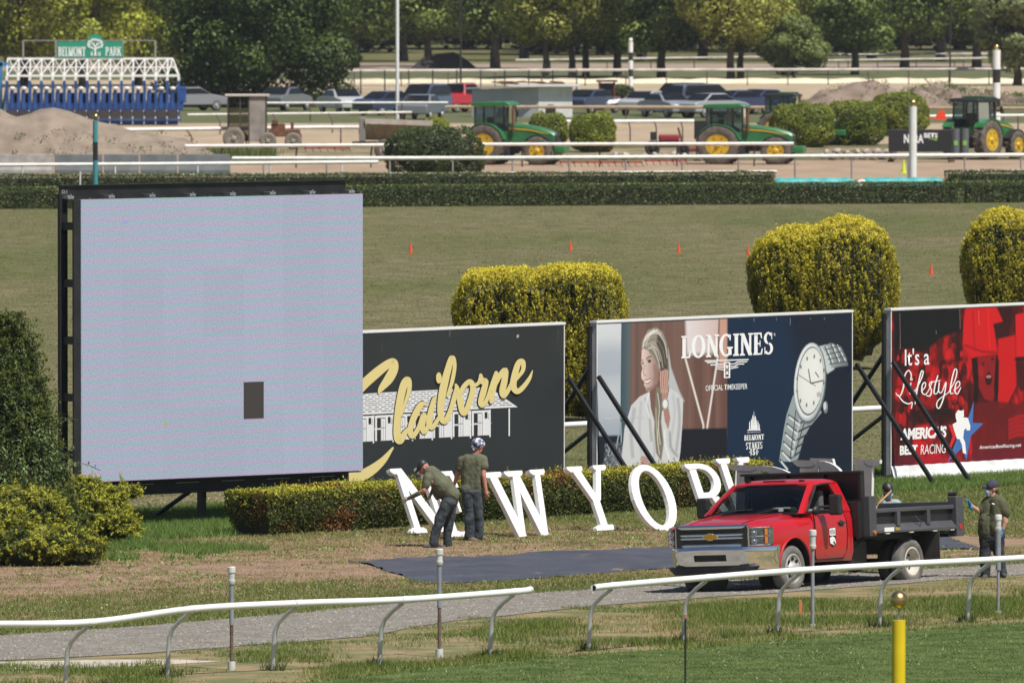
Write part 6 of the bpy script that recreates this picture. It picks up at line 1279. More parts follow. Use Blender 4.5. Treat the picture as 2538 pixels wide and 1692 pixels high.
def capsule(mb, a, b, r0, r1, sc=(1, 1)):
    a, b = Vector(a), Vector(b); d = (b - a); L_ = max(d.length, 1e-4); t = d.normalized(); pts, rs = [], []
    for k in range(5): an = PI / 2 * (1 - k / 4); pts.append(a - t * r0 * math.sin(an) * .98); rs.append(max(r0 * math.cos(an), .002))
    for k in range(1, 5): pts.append(a + d * k / 5); rs.append(r0 + (r1 - r0) * k / 5)
    for k in range(5): an = PI / 2 * k / 4; pts.append(b + t * r1 * math.sin(an) * .98); rs.append(max(r1 * math.cos(an), .002))
    mb.tube(pts, rs, 12)
_ct = bpy.data.textures.new('folds', 'CLOUDS'); _ct.noise_scale = .13; _ct.noise_depth = 2
def blob(name, caps, m_, parent, vox=.012, sm=3, label=None):
    cloth = name in ('shirt', 'trousers'); sm = sm + 7 if cloth else sm
    mb = MB()
    for c in caps:
        if c[0] == 'e': mb.sph(c[1], c[2], 16, 10)
        else: capsule(mb, *c)
    o = mb.build(name, m_, parent); r = o.modifiers.new('r', 'REMESH'); r.mode = 'VOXEL'; r.voxel_size = vox; r.use_smooth_shade = True
    if sm: s_ = o.modifiers.new('s', 'SMOOTH'); s_.iterations = sm; s_.factor = .5
    if cloth: d_ = o.modifiers.new('d', 'DISPLACE'); d_.texture = _ct; d_.strength = .038 if name == 'trousers' else .028; d_.mid_level = .5; d_.texture_coords = 'LOCAL'
    if label: o['label'] = label
    return o
V3 = Vector
def hand_caps(w, d, n, curl=.5, side=1):
    """palm from wrist w along d (unit), palm normal n; five separate fingers"""
    w, d, n = V3(w), V3(d).normalized(), V3(n).normalized(); s_ = d.cross(n).normalized(); C_ = [(w, w + d * .05, .026, .03), (w + d * .045 - s_ * .018, w + d * .085 - s_ * .022, .017, .015), (w + d * .045 + s_ * .018, w + d * .085 + s_ * .022, .017, .015), (w + d * .05, w + d * .085, .018, .016)]
    for k, (off, L_) in enumerate(((-.030, .058), (-.010, .072), (.010, .068), (.029, .054))):
        b = w + d * .088 + s_ * off; c1 = b + (d * math.cos(curl) + n * math.sin(curl)) * L_ * .5; c2 = c1 + (d * math.cos(curl * 2.1) + n * math.sin(curl * 2.1)) * L_ * .5; C_ += [(b, c1, .0105, .0095), (c1, c2, .0095, .008)]
    t0 = w + d * .025 - s_ * side * .024; t1 = t0 + (d * .6 - s_ * side * .75 + n * .3).normalized() * .04; t2 = t1 + (d * .85 - s_ * side * .2 + n * .45).normalized() * .03; C_ += [(t0, t1, .014, .012), (t1, t2, .0115, .009)]
    return C_
def face(parent, h, fwd, sk, up=(0, 0, 1)):
    """nose, eyes, ears, mouth on head centre h looking along fwd"""
    h, f, u = V3(h), V3(fwd).normalized(), V3(up).normalized(); s_ = f.cross(u).normalized(); u = s_.cross(f).normalized()
    C_ = [(h + f * .093 + u * .012, h + f * .112 - u * .022, .011, .014)] + [(h + s_ * k * .078 - f * .005 + u * .012, h + s_ * k * .083 - f * .004 - u * .022, .014, .010) for k in (-1, 1)] + [(h + f * .085 + s_ * k * .03 + u * .03, h + f * .088 + s_ * k * .012 + u * .032, .009, .009) for k in (-1, 1)] + [(h + f * .088 - s_ * .02 - u * .055, h + f * .088 + s_ * .02 - u * .055, .009, .009)]
    return C_
def eyes(parent, h, fwd, up=(0, 0, 1)):
    h, f, u = V3(h), V3(fwd).normalized(), V3(up); s_ = f.cross(u).normalized(); u = s_.cross(f).normalized(); m = MB()
    for k in (-1, 1): m.sph(h + f * .088 + s_ * k * .031 + u * .014, .009, 8, 6)
    m.build('eyes', mat('eye_dark', (.02, .015, .012), .2), parent, 60)
def head_caps(h, fwd, up=(0, 0, 1)):
    h, f, u = V3(h), V3(fwd).normalized(), V3(up).normalized()
    return [(h + u * .035 - f * .018, h + u * .03 + f * .012, .088, .080), (h - u * .03 + f * .02, h - u * .075 + f * .035, .062, .045), (h + f * .03 + u * .01, h + f * .035 - u * .04, .066, .058)] + face(None, h, f, None, u)
def person(label, loc, s_, u0, v0): 
    root = thing('person', label, 'person', loc)
    return root, (lambda u, v, dy=0.0: V3(((u - u0) / s_, dy, (v0 - v) / s_)))

# --- man bending over the letter N
gp = G(1092, 1356); rA, J = person('man in olive shirt, black cap and dark jeans bending over the letter N', gp, 141, 1092, 1356)
hd = J(1051, 1160, -.02); fw = V3((-.75, -.1, -.62)); up = V3((-.62, .05, .78)); nk = J(1066, 1166, 0)
ff = lambda *a: J(960 + a[0] / 5.6, 1120 + a[1] / 5.6, *(a[2:] or (0,)))
sh1, sh2 = ff(560, 350, -.20), ff(650, 300, .20); el1, hn1 = ff(515, 520, -.26), ff(300, 635, -.10); el2, hn2 = ff(640, 520, .24), ff(600, 590, .10)
hip1, hip2 = ff(850, 640, -.10), ff(880, 620, .10); kn1, kn2 = ff(700, 900, -.13), ff(850, 900, .13); an1, an2 = ff(655, 1235, -.16), ff(830, 1250, .12)
body_c = head_caps(hd, fw, up) + [(hd - fw.normalized() * .03 - up * .05, nk + V3((.05, 0, 0)), .058, .062), (nk, ff(800, 500), .07, .08), (sh1, ff(850, 600, -.06), .05, .07), (sh2, ff(860, 590, .06), .05, .07), (hip1, kn1, .085, .06), (kn1, an1, .058, .04), (hip2, kn2, .085, .06), (kn2, an2, .058, .04), (sh1, el1, .052, .042), (el1, hn1, .042, .028), (sh2, el2, .052, .042), (el2, hn2, .042, .028)]
blob('body', body_c, skin_r, rA, .010, 2); eyes(rA, hd, fw, up)
torso = [(ff(600, 290, -.10), ff(760, 480, -.11), .12, .155), (ff(620, 280, .10), ff(780, 460, .11), .12, .155), (ff(760, 470, -.10), ff(905, 600, -.08), .15, .13), (ff(780, 460, .10), ff(910, 590, .08), .15, .13), (ff(700, 430), ff(760, 560), .14, .12), (ff(660, 560, -.08), ff(690, 640, -.06), .05, .04)]
blob('shirt', torso + [(sh1, ff(535, 460, -.24), .088, .075), (sh2, ff(650, 430, .25), .085, .075)], olive, rA, .012, 3)
blob('trousers', [(ff(840, 620, -.08), ff(870, 680, -.10), .13, .13), (ff(870, 610, .08), ff(890, 680, .09), .13, .13), (ff(850, 680, -.11), ff(740, 900, -.13), .125, .095), (ff(740, 900, -.13), ff(650, 1180, -.16), .098, .078), (ff(650, 1180, -.16), ff(650, 1290, -.17), .08, .085), (ff(880, 680, .10), ff(870, 900, .12), .125, .095), (ff(870, 900, .12), ff(830, 1180, .12), .098, .078), (ff(830, 1180, .12), ff(835, 1300, .12), .08, .082)], jeans, rA, .012, 2)
for a, b in ((ff(640, 1305, -.17), ff(520, 1300, -.20)), (ff(840, 1320, .12), ff(760, 1325, .06))): blob('boot', [(a + V3((0, 0, .01)), b + V3((0, 0, .005)), .048, .042)], bootk, rA, .009, 1)
cp_ = MB(); blob('cap', [(hd + up * .075 - fw.normalized() * .02, hd + up * .06 + fw.normalized() * .02, .092, .085), (hd + up * .05 + fw.normalized() * .10 , hd + up * .04 + fw.normalized() * .16, .03, .022)], blkp, rA, .008, 2)
blob('mask_strap', [(hd - fw.normalized() * .085 - up * .0, hd + fw.normalized() * .04 - up * .01, .018, .018)], mat('pink_strap', (.45, .2, .2), .8), rA, .008, 1)
blob('sleeve_guard', [(el1 + (hn1 - el1) * .35, hn1, .046, .036)], gloveg, rA, .008, 1)
blob('glove', hand_caps(hn1, (hn1 - el1), (-.2, .8, -.5), .55, 1), glovew, rA, .005, 1); blob('glove', hand_caps(hn2, (-.4, 0, -1), (-1, 0, 0), .6, -1), glovew, rA, .005, 1)

# --- man with the blue and white bandana
gp = G(1180, 1340); rB, J = person('standing man seen from behind in olive shirt and blue-white bandana with black mask', gp, 139.5, 1178, 1340)
ff = lambda *a: J(900 + a[0] / 3.733, 1060 + a[1] / 3.733, *(a[2:] or (0,)))
hd = ff(1062, 172); fw = V3((.80, .45, -.22)); up = V3((.12, .08, 1)).normalized()
shL, shR = ff(905, 300, .02), ff(1105, 292, -.02); elL, hnL = ff(862, 440, .08), ff(838, 520, .14); elR, hnR = ff(1108, 440, -.10), ff(1128, 575, -.10)
body_c = head_caps(hd, fw, up) + [(hd - up * .07, ff(1030, 260), .055, .062), (ff(1010, 300), ff(1000, 560), .07, .08), (shL, ff(965, 560), .05, .07), (shR, ff(1045, 560), .05, .07), (ff(960, 590), ff(975, 790), .085, .06), (ff(975, 790), ff(985, 990), .058, .04), (ff(1050, 590), ff(1062, 790), .085, .06), (ff(1062, 790), ff(1075, 970), .058, .04), (shL, elL, .052, .043), (elL, hnL, .042, .03), (shR, elR, .052, .045), (elR, hnR, .045, .03)] + hand_caps(hnR, (hnR - elR), (.3, .8, 0), .45, -1) + hand_caps(hnL, (hnL - elL), (.3, .8, 0), .6, 1)
blob('body', body_c, skin_r, rB, .0075, 1); eyes(rB, hd, fw, up)
blob('shirt', [(ff(1010, 305, .02), ff(1003, 560, .01), .13, .115), (ff(960, 300, .03), ff(960, 540, .03), .125, .118), (ff(1060, 298, .0), ff(1045, 540, .0), .125, .118), (ff(930, 290), ff(1090, 285), .072, .072), (ff(945, 560), ff(1060, 555), .105, .105), (ff(950, 585), ff(1055, 575), .10, .10), (shL, ff(882, 370, .05), .082, .080), (shR, ff(1112, 352, -.06), .082, .082), (ff(1020, 250), ff(1030, 270), .06, .08)], olive, rB, .011, 2)
blob('trousers', [(ff(955, 590), ff(1050, 590), .115, .115), (ff(960, 620), ff(980, 790), .115, .092), (ff(980, 790), ff(978, 960), .095, .085), (ff(978, 960), ff(975, 1010), .09, .092), (ff(1045, 620), ff(1060, 790), .11, .09), (ff(1060, 790), ff(1068, 950), .09, .08), (ff(1068, 950), ff(1062, 1000), .085, .085)], jeans, rB, .011, 2)
for a, b in ((ff(975, 1022, -.03), ff(1055, 1048, -.12)), (ff(1070, 1010, .05), ff(1130, 1028, 0))): blob('boot', [(a, b, .052, .045)], boot, rB, .009, 1)
band_m = mat('bandana_print', (.62, .63, .68), .85, 0, (.09, .10, .19), 16, .2, 20, mixlo=.46, mixhi=.52)
blob('bandana', [(hd + up * .052 - fw * .035, hd + up * .048 + fw * .02, .105, .096), (hd - fw * .09 + up * .0, hd - fw * .105 - up * .08, .036, .022), (hd - fw * .11, hd - fw * .15 - up * .03, .02, .012)], band_m, rB, .008, 1)
blob('face_mask', [(hd + fw * .065 - up * .02, hd + fw * .07 - up * .075, .058, .045)], blkp, rB, .008, 1)
blob('belt', [(ff(950, 592, -.09), ff(1060, 590, -.09), .022, .022)], mat('belt_leather', (.03, .022, .018), .6), rB, .008, 0)

# --- man at the right with blue gloves
gp = G(2462, 1431); rC, J = person('man at the right in dark olive shirt, navy cap and blue gloves raising one hand', gp, 148, 2462, 1431)
ff = lambda *a: J(2060 + a[0] / 4.9, 1160 + a[1] / 4.9, *(a[2:] or (0,)))
hd = ff(1952, 268); fw = V3((-.93, -.28, -.10)); up = V3((0, 0, 1))
sF, sN = ff(1880, 440, .10), ff(2065, 430, -.10); eF, hF = ff(1800, 530, .02), ff(1688, 450, -.06); eN, hN = ff(2108, 650, -.14), ff(2068, 765, -.16)
body_c = head_caps(hd, fw, up) + [(hd - up * .07, ff(1985, 380), .06, .068), (ff(1975, 420), ff(1950, 800), .07, .09), (sF, ff(1900, 780, .02), .05, .07), (sN, ff(2010, 780, -.02), .05, .07), (ff(1890, 850), ff(1870, 1060), .09, .062), (ff(1870, 1060), ff(1875, 1260), .06, .04), (ff(2010, 850), ff(2040, 1060), .09, .062), (ff(2040, 1060), ff(2075, 1240), .06, .04), (sF, eF, .055, .046), (eF, hF, .044, .03), (sN, eN, .058, .05), (eN, hN, .047, .032)]
blob('body', body_c, skin, rC, .009, 1); eyes(rC, hd, fw, up)
blob('shirt', [(ff(1900, 440, .06), ff(1905, 700, .05), .115, .16), (ff(2030, 430, -.05), ff(2010, 700, -.05), .125, .165), (ff(1890, 640), ff(1895, 780), .145, .155), (ff(2010, 640), ff(1995, 780), .15, .155), (ff(1900, 400, .05), ff(2050, 395, -.05), .075, .085), (ff(1980, 350), ff(1985, 390), .065, .09), (sF, ff(1835, 515, .03), .085, .075), (sN, ff(2110, 545, -.12), .095, .088)], oliveD, rC, .011, 2)
blob('trousers', [(ff(1900, 830), ff(2010, 830), .145, .145), (ff(1885, 870), ff(1870, 1060), .125, .092), (ff(1870, 1060), ff(1875, 1250), .092, .08), (ff(1875, 1250), ff(1872, 1290), .082, .085), (ff(2015, 870), ff(2040, 1060), .125, .092), (ff(2040, 1060), ff(2072, 1230), .09, .078), (ff(2072, 1230), ff(2076, 1265), .08, .082)], navyp, rC, .012, 2)
for a, b in ((ff(1885, 1305, 0), ff(1850, 1325, -.16)), (ff(2085, 1285, 0), ff(2095, 1295, -.14))): blob('boot', [(a, b, .05, .042)], bootk, rC, .009, 1)
blob('glove', hand_caps(hF + V3((0, 0, -.02)), (-.25, -.1, 1), (-.8, -.3, .2), 1.0, -1) + [(hF + V3((.02, 0, -.05)), hF, .034, .032)], gloveb, rC, .005, 0, 'raised blue glove'); blob('glove', hand_caps(hN, (-.15, 0, -1), (-.8, .1, 0), .45, 1) + [(hN + V3((.01, 0, .04)), hN, .036, .03)], gloveb, rC, .005, 0)
blob('cap', [(hd + up * .075 - fw * .015, hd + up * .062 + fw * .02, .098, .092), (hd + up * .055 + fw * .09, hd + up * .062 + fw * .165, .034, .022)], mat('navy_cap', (.032, .034, .06), .8, 0, (.05, .05, .08), 6), rC, .008, 2)
blob('hair', [(hd - fw * .05 - up * .0, hd - fw * .075 - up * .045, .065, .045)], mat('brown_hair', (.06, .035, .022), .8), rC, .008, 1)
blob('face_mask', [(hd + fw * .07 - up * .03, hd + fw * .065 - up * .07, .052, .042), (hd + fw * .02 - up * .02, hd + fw * .06 - up * .03, .03, .04)], mat('surgical_blue', (.32, .46, .62), .8), rC, .007, 1)
blob('chest_print', [(ff(1950, 430, -.185), ff(1975, 436, -.18), .014, .012)], paintw, rC, .007, 0)

# --- man behind the truck bed
gy = 191.3; gp = GD(2205, gy); sD = F / gy; v0 = -168 + CH * sD; rD, J = person('man in pale green shirt and dark cap behind the truck bed, blue mask', gp, sD, 2205, v0)
ff = lambda *a: J(2060 + a[0] / 4.9, 1160 + a[1] / 4.9, *(a[2:] or (0,)))
hd = ff(690, 290); fw = V3((.45, -.85, -.30)); up = V3((0, -.1, 1)).normalized(); sL_, sR_ = ff(640, 440, .05), ff(805, 440, 0)
lg = ff(720, 470); base = V3((0, 0, 0))
body_c = head_caps(hd, fw, up) + [(hd - up * .07, ff(715, 400), .055, .06), (ff(715, 440), V3((0, .1, .85)), .07, .08), (sL_, V3((-.08, .1, .85)), .05, .07), (sR_, V3((.08, .1, .85)), .05, .07), (V3((-.1, .1, .85)), V3((-.12, 0, .45)), .085, .06), (V3((-.12, 0, .45)), V3((-.12, .1, .06)), .058, .04), (V3((.1, .1, .85)), V3((.13, 0, .45)), .085, .06), (V3((.13, 0, .45)), V3((.13, .1, .06)), .058, .04), (sL_, sL_ + V3((-.08, -.05, -.26)), .05, .04), (sL_ + V3((-.08, -.05, -.26)), sL_ + V3((-.15, -.22, -.12)), .04, .028), (sR_, sR_ + V3((.08, -.05, -.27)), .05, .04), (sR_ + V3((.08, -.05, -.27)), sR_ + V3((-.02, -.25, -.2)), .04, .028)]
body_c += hand_caps(sL_ + V3((-.15, -.22, -.12)), (-.3, -.4, .5), (.5, 0, .5), .9, 1) + hand_caps(sR_ + V3((-.02, -.25, -.2)), (-.8, -.3, .3), (0, .5, .5), .9, -1)
blob('body', body_c, skin, rD, .009, 1); eyes(rD, hd, fw, up)
blob('shirt', [(ff(660, 450, .05), V3((-.1, .1, .9)), .105, .13), (ff(780, 450, .03), V3((.1, .1, .9)), .105, .13), (ff(650, 430), ff(800, 430), .07, .07), (sL_, sL_ + V3((-.06, -.03, -.18)), .075, .07), (sR_, sR_ + V3((.06, -.03, -.18)), .078, .07)], mat('pale_green_shirt', (.27, .37, .36), .85, 0, (.2, .28, .28), 6, .3, 16), rD, .011, 2)
blob('trousers', [(V3((-.08, .1, .85)), V3((.08, .1, .85)), .125, .125), (V3((-.1, .1, .8)), V3((-.12, 0, .45)), .11, .085), (V3((-.12, 0, .45)), V3((-.12, .1, .1)), .085, .07), (V3((.1, .1, .8)), V3((.13, 0, .45)), .11, .085), (V3((.13, 0, .45)), V3((.13, .1, .1)), .085, .07)], navyp, rD, .012, 2)
for x in (-.12, .13): blob('boot', [(V3((x, .08, .05)), V3((x, -.08, .045)), .048, .042)], bootk, rD, .01, 1)
blob('cap', [(hd + up * .075 - fw * .01, hd + up * .06 + fw * .02, .095, .09), (hd + up * .055 + fw * .09, hd + up * .05 + fw * .13, .032, .024)], blkp, rD, .008, 2)
blob('hair', [(hd - fw * .03 - up * .01, hd - fw * .02 - up * .05, .07, .06)], blkp, rD, .009, 1)
blob('face_mask', [(hd + fw * .075 - up * .025, hd + fw * .068 - up * .07, .05, .04)], mat('surgical_blue', (.32, .46, .62), .8), rD, .007, 1)
m = MB(); a, b = P(2163, 1262, 190.6), P(2209, 1216, 190.9); m.cyl(a - (b - a) * .8, b, .016, n=10); tag(m.build('tool_handle', hand, None, 40), 'pale wooden tool handle leaning in the truck bed in front of the masked man', 'tool')
# ------------------------------------------------------------------ cones
conem = mat('cone_orange', (.62, .09, .03), .5); 
def cone(u, v, h, label, m_=None, g='orange cones on the mown field'):
    m = MB(); m.lathe((0, 0, .02), (0, 0, 1), [(h * .22, 0), (h * .19, .005), (h * .05, h * .97), (h * .03, h * .98)], 14); m.box((0, 0, .015), (h * .5, h * .5, .03)); o = m.build('traffic_cone', m_ or conem, None, 40); o.location = G(u, v); return tag(o, label, 'cone', g)
cone(1018, 628, .36, 'leftmost orange cone on the field, just right of the screen')
cone(1414, 622, .34, 'orange cone on the field above the squat golden bush')
cone(1682, 627, .34, 'orange cone left of the tall golden bush, the farther left of two')
cone(1854, 634, .34, 'orange cone nearly touching the tall golden bush on its left')
cone(2308, 681, .36, 'orange cone between the tall golden bush and the one at the right edge')
cone(2426, 765, .58, 'larger orange cone top just above the red billboard')
cone(2467, 768, .46, 'grey cone top above the red billboard', mat('cone_grey', (.30, .31, .33), .6), None)
cone(2240, 430, .60, 'lime cone beside the white gold-topped post', mat('cone_lime', (.50, .70, .02), .5), None)

# ------------------------------------------------------------------ teal covers
teal = mat('teal_tarp', (.02, .26, .26), .5, 0, (.08, .42, .42), 1.3, .6, 5)
def roll(u0, u1, v, h, label):
    a, b = G(u0, v), G(u1, v); root = None; m = MB(); n = 16; L_ = []
    for i in range(n + 1):
        p = a + (b - a) * i / n; L_.append(p + V3((0, 0, h / 2 + .03 * math.sin(i * 1.9))))
    m.tube([p - a for p in L_], [h * .42] + [h * (.5 + .04 * math.sin(i * 2.7)) for i in range(1, n)] + [h * .40], 14); o = m.build('tarp_roll', teal, None, 60); o.location = a; tag(o, label, 'tarp', 'rolled teal tarps along the hedge'); return o
HZ = 462
roll(1922, 2116, 474, .56, 'longer-looking teal tarp roll starting at the hedge end, left of the white ties'); roll(2142, 2336, 473, .56, 'teal tarp roll right of the white ties, below the white post')
m = MB(); p = G(2129, 474); m.sph((0, 0, .25), (.17, .2, .2), 10, 8); m.sph((.13, 0, .42), (.16, .1, .07), 8, 6); o = m.build('white_tie', chalk, None, 60); o.location = p; tag(o, 'crumpled white cloth tie between the two teal tarp rolls', 'cloth tie')

# ------------------------------------------------------------------ distant rails
drk = mat('brown_post', (.10, .055, .05), .8); wpost = mat('white_post_far', (.62, .62, .60), .6); beige = mat('beige_pipe', (.42, .32, .21), .7, 0, (.33, .25, .17), 3)
dull = mat('dull_white_rail', (.60, .57, .52), .7, 0, (.40, .37, .33), 1.0)
def frail(pts, h, r, label, step, mp, mr=chalk, arm=.0, pr=.04, jit=0, name='rail_fence'):
    """rail through pixels of its TOP line at height h; posts every step metres"""
    W_ = []
    for u, v in pts: r_ = ray(u, v); k = (h - CH) / r_.z; W_.append(V3((r_.x * k, r_.y * k, 0)))
    root = thing(name, label, 'rail', W_[0], 0, 'white rails across the infield'); O = W_[0]
    m = MB(); m.tube([w - O + V3((0, 0, h - r)) for w in W_], r, 8); m.build('rail_tube', mr, root, 50)
    for a, b in zip(W_[:-1], W_[1:]):
        L_ = (b - a).length; n = max(1, int(L_ / step)); d = (b - a).normalized(); sd = V3((d.y, -d.x, 0))
        for i in range(n):
            q = a + d * (i + .5) * L_ / n - O; f = q + sd * -arm; m = MB(); m.tube([f, f + V3((0, 0, h * .6)), q + V3((0, 0, h - r))], pr, 6); m.build('post', mp, root, 60)
    return root
frail([(-60, 433), (700, 429.5), (1400, 425), (1925, 422)], .84, .055, 'white rail peeping over the farther boxwood hedge, left long run', 3.0, wpost)
frail([(2375, 421), (2640, 420)], .84, .055, 'white rail peeping over the boxwood hedge at the right edge', 2.2, wpost)
frail([(-60, 405), (400, 402), (936, 397)], 1.12, .075, 'white rail crossing the grey barriers on the left, ending before the dark bush', 3.0, wpost)
frail([(575, 388), (1200, 387), (1900, 383), (2600, 379)], 1.12, .085, 'thick white rail running right across below all the tractors', 2.55, mat('grey_post', (.30, .27, .27), .7))
frail([(458, 358), (1200, 354), (1967, 352)], 1.12, .075, 'white rail across the tractor wheels, ending at the second tractor nose', 3.4, drk, arm=.25)
frail([(255, 318), (800, 311), (890, 311)], 1.12, .095, 'white rail below the starting gate leading to the spreader trailer', 3.3, drk, arm=-.45)
frail([(1395, 297), (1720, 296)], 1.12, .095, 'white rail between the round bush and the black NYRA box', 1.35, drk, arm=-.45)
frail([(2292, 285), (2600, 282)], 1.12, .07, 'short white rail behind the right-hand tractor', 3, drk)
frail([(465, 282), (1020, 276)], 1.12, .05, 'thin white rail right of the starting gate passing the rusty cage', 3.4, drk, arm=-.4)
frail([(655, 253), (1110, 252)], 1.12, .06, 'white rail in front of the far parked cars', 4.0, drk)
frail([(1105, 261), (1700, 262), (2600, 265)], 1.05, .09, 'beige pipe rail crossing in front of the white shed', 5.0, drk, beige)
frail([(820, 173), (1400, 171), (2600, 168)], 1.2, .10, 'long off-white rail in front of the tree trunks', 2.9, drk, dull)
frail([(1277, 147), (1450, 145), (1880, 139)], 1.1, .08, 'farther off-white rail behind the tree trunks', 4.5, drk, dull); frail([(2030, 148), (2600, 140)], 1.1, .08, 'farther off-white rail in the top right, lower of two', 4.5, drk, dull); frail([(2030, 134), (2600, 130)], 1.1, .07, 'farthest off-white rail in the top right, upper of two', 4.5, drk, dull)
# cream berm edge of the training track
a, b = G(780, 208), G(2700, 206); m = MB(); m.box((0, 0, 0), (1, 1, 1)); L_ = (b - a).length
m = MB(); n = 60; m.loft([[(L_ * i / n, -.5, 0), (L_ * i / n, -.1, .30 + .04 * math.sin(i * 2.3)), (L_ * i / n, .3, .34 + .05 * math.sin(i * 1.7)), (L_ * i / n, .9, 0)] for i in range(n + 1)]); o = m.build('sand_berm', mat('cream_sand', (.72, .63, .46), .9, 0, (.6, .52, .38), 1), None, 60, kind='structure'); o.location = a; o.rotation_euler.z = math.atan2(b.y - a.y, b.x - a.x)

# ------------------------------------------------------------------ marker poles
def pole(u, vt, y, w, segs, label, ball=True, ballr=None, cat='marker pole', grp=None, name='marker_pole', ballm=None):
    b = GD(u, y); s_ = F / y; r_ = w / s_ / 2; root = thing(name, label, cat, b, 0, grp); zz = lambda v: CH - (v + 168) / s_
    for nm, m_, v0, v1 in segs: m = MB(); m.cyl((0, 0, max(zz(v1), -.05)), (0, 0, zz(v0)), r_, n=16); m.build(nm, m_, root, 40)
    if ball: m = MB(); br = ballr or r_ * .95; m.cyl((0, 0, zz(segs[0][2])), (0, 0, zz(vt) - br), r_ * .4, n=8); m.sph((0, 0, zz(vt) - br), br, 14, 10); m.build('ball', ballm or gold, root, 60)
    return root
pblk = mat('pole_black', (.02, .02, .022), .5); ptl = mat('pole_teal', (.05, .26, .29), .5)
pole(237, 281, 447, 12.5, [('band', ptl, 299, 352), ('band', pblk, 352, 398), ('band', ptl, 398, 530)], 'teal and black banded pole with brass ball behind the top left of the screen', ballr=.13)
pole(2262, 246, 488, 19.5, [('post', paintw, 272, 470), ('collar', paintw, 264, 272)], 'thick white post with a brass ball, above the teal tarp rolls', ballr=.17)
pole(2469, 110, 640, 19.5, [('cap', paintw, 124, 134), ('band', paintw, 134, 172), ('band', pblk, 172, 205), ('band', paintw, 205, 244), ('band', pblk, 244, 278), ('band', paintw, 278, 312)], 'tall black and white striped pole with a brass ball at the right', ballr=.14)
pole(1563, 94, 781, 11.5, [('band', paintw, 104, 130), ('band', pblk, 130, 150), ('band', paintw, 150, 172), ('band', pblk, 172, 190), ('band', paintw, 190, 224)], 'small black and white striped pole with white knob right of the shed', ballm=paintw, ballr=.14)
pole(985, -420, 657, 8.5, [('mast', paintw, -420, 296)], 'tall thin white flagpole rising out of the top of the photo', False, cat='flagpole', name='flagpole')
pole(1142, -420, 745, 4.5, [('mast', pblk, -420, 242)], 'thin dark lamp pole behind the red pickup', False, cat='pole', name='lamp_pole')
pole(2354, -100, 812, 4.0, [('mast', pblk, -100, 205)], 'thin dark pole in front of the woods, left of the striped pole', False, cat='pole', name='lamp_pole')
pole(199, 0, 447, 4.5, [('stake', wpost, 425, 530)], 'thin white stake left of the teal banded pole', False, cat='stake', name='thin_stake')

# ------------------------------------------------------------------ dirt mounds and barriers
def mound(u, v, w, dp, prof, label, m_, seed=0, weeds=0, nx=90, ny=26):
    c = G(u, v); xs_ = np.linspace(-w / 2, w / 2, nx); ys_ = np.linspace(-dp / 2, dp / 2, ny); X_, Y_ = np.meshgrid(xs_, ys_)
    px_ = np.array([p[0] for p in prof]) * w - w / 2; h = np.interp(X_, px_, [p[1] for p in prof]) * np.clip(1 - (np.abs(Y_) / (dp / 2)) ** 1.7, 0, 1)
    n_ = vnoise(np.c_[X_.ravel() + seed, Y_.ravel()], .9, 4).reshape(X_.shape) - .5; Z_ = np.maximum(h * (1.27 if w > 12 else 1.0) + n_ * .5 * np.clip(h, 0, 1), -.02)
    V = np.stack([X_, Y_, Z_], -1).reshape(-1, 3); idx = np.arange(nx * ny).reshape(ny, nx); Fq = np.stack([idx[:-1, :-1], idx[:-1, 1:], idx[1:, 1:], idx[1:, :-1]], -1).reshape(-1, 4)
    o = rawmesh('dirt_mound', V, Fq, m_, smooth=True); o.location = c; tag(o, label, 'dirt mound')
    if weeds:
        k = rng.integers(0, len(V), weeds); base = V[k][V[k][:, 2] < 1.6]; pts = np.repeat(base, 26, 0) + rng.normal(0, .16, (len(base) * 26, 3)) * [1.2, 1, .7] + [0, 0, .14]
        w_ = leaves('mound_weeds', pts, sphpts(len(pts)), .11, mixc((.04, .06, .015), (.13, .17, .04), rng.random(len(pts)))); w_.location = c
    return o
dirt = mat('mound_dirt', (.27, .215, .165), .95, 0, (.19, .15, .115), 1.4, .8, 6); dirt2 = mat('rubble_dirt', (.26, .20, .16), .95, 0, (.17, .12, .09), 1.2, 1.0, 5)
mound(155, 398, 15.5, 7, [(0, 1.35), (.12, 1.9), (.27, 2.02), (.36, 1.72), (.42, 1.9), (.47, 1.95), (.55, 1.6), (.64, 1.25), (.75, 1.05), (.88, .75), (1, 0)], 'large bare sandy dirt mound in front of the starting gate', dirt, 3, 60)
mound(2170, 262, 9.5, 4, [(0, 0), (.15, .9), (.35, 1.45), (.5, 1.5), (.65, .8), (.8, .9), (.9, .5), (1, 0)], 'rubble and dirt heap behind the right-hand round bushes', dirt2, 9, 30)
mound(2390, 258, 10, 4, [(0, 0), (.2, 1.0), (.35, 1.15), (.6, .7), (.8, .6), (1, 0)], 'low weedy dirt heap left of the striped pole', dirt2, 14, 200)
darkbar = mat('barrier_grey', (.15, .17, .18), .8, 0, (.10, .115, .12), 1.5, .3)
for i, (u0, u1, m_, lb) in enumerate(((-40, 132, concrete, 'pale concrete barrier at the left edge below the dirt mound'), (136, 255, darkbar, 'dark grey barrier left part, partly behind the teal pole'), (258, 345, darkbar, 'dark grey barrier just right of the teal pole'), (348, 440, darkbar, 'dark grey barrier in the middle of the row'), (443, 572, darkbar, 'dark grey barrier at the right end of the row'))):
    a, b = G(u0, 430), G(u1, 430); L_ = b.x - a.x; m = MB(); m.prism([(-.32, 0), (-.32, .15), (-.14, .45), (-.11, .86), (.11, .86), (.14, .45), (.32, .15), (.32, 0)], 'x', 0, L_ - .03); o = m.build('concrete_barrier', m_, None, None, .02); o.location = a; tag(o, lb, 'barrier', 'barriers below the dirt mound')
x_, y_, z_ = 0, 0, 0
st = []
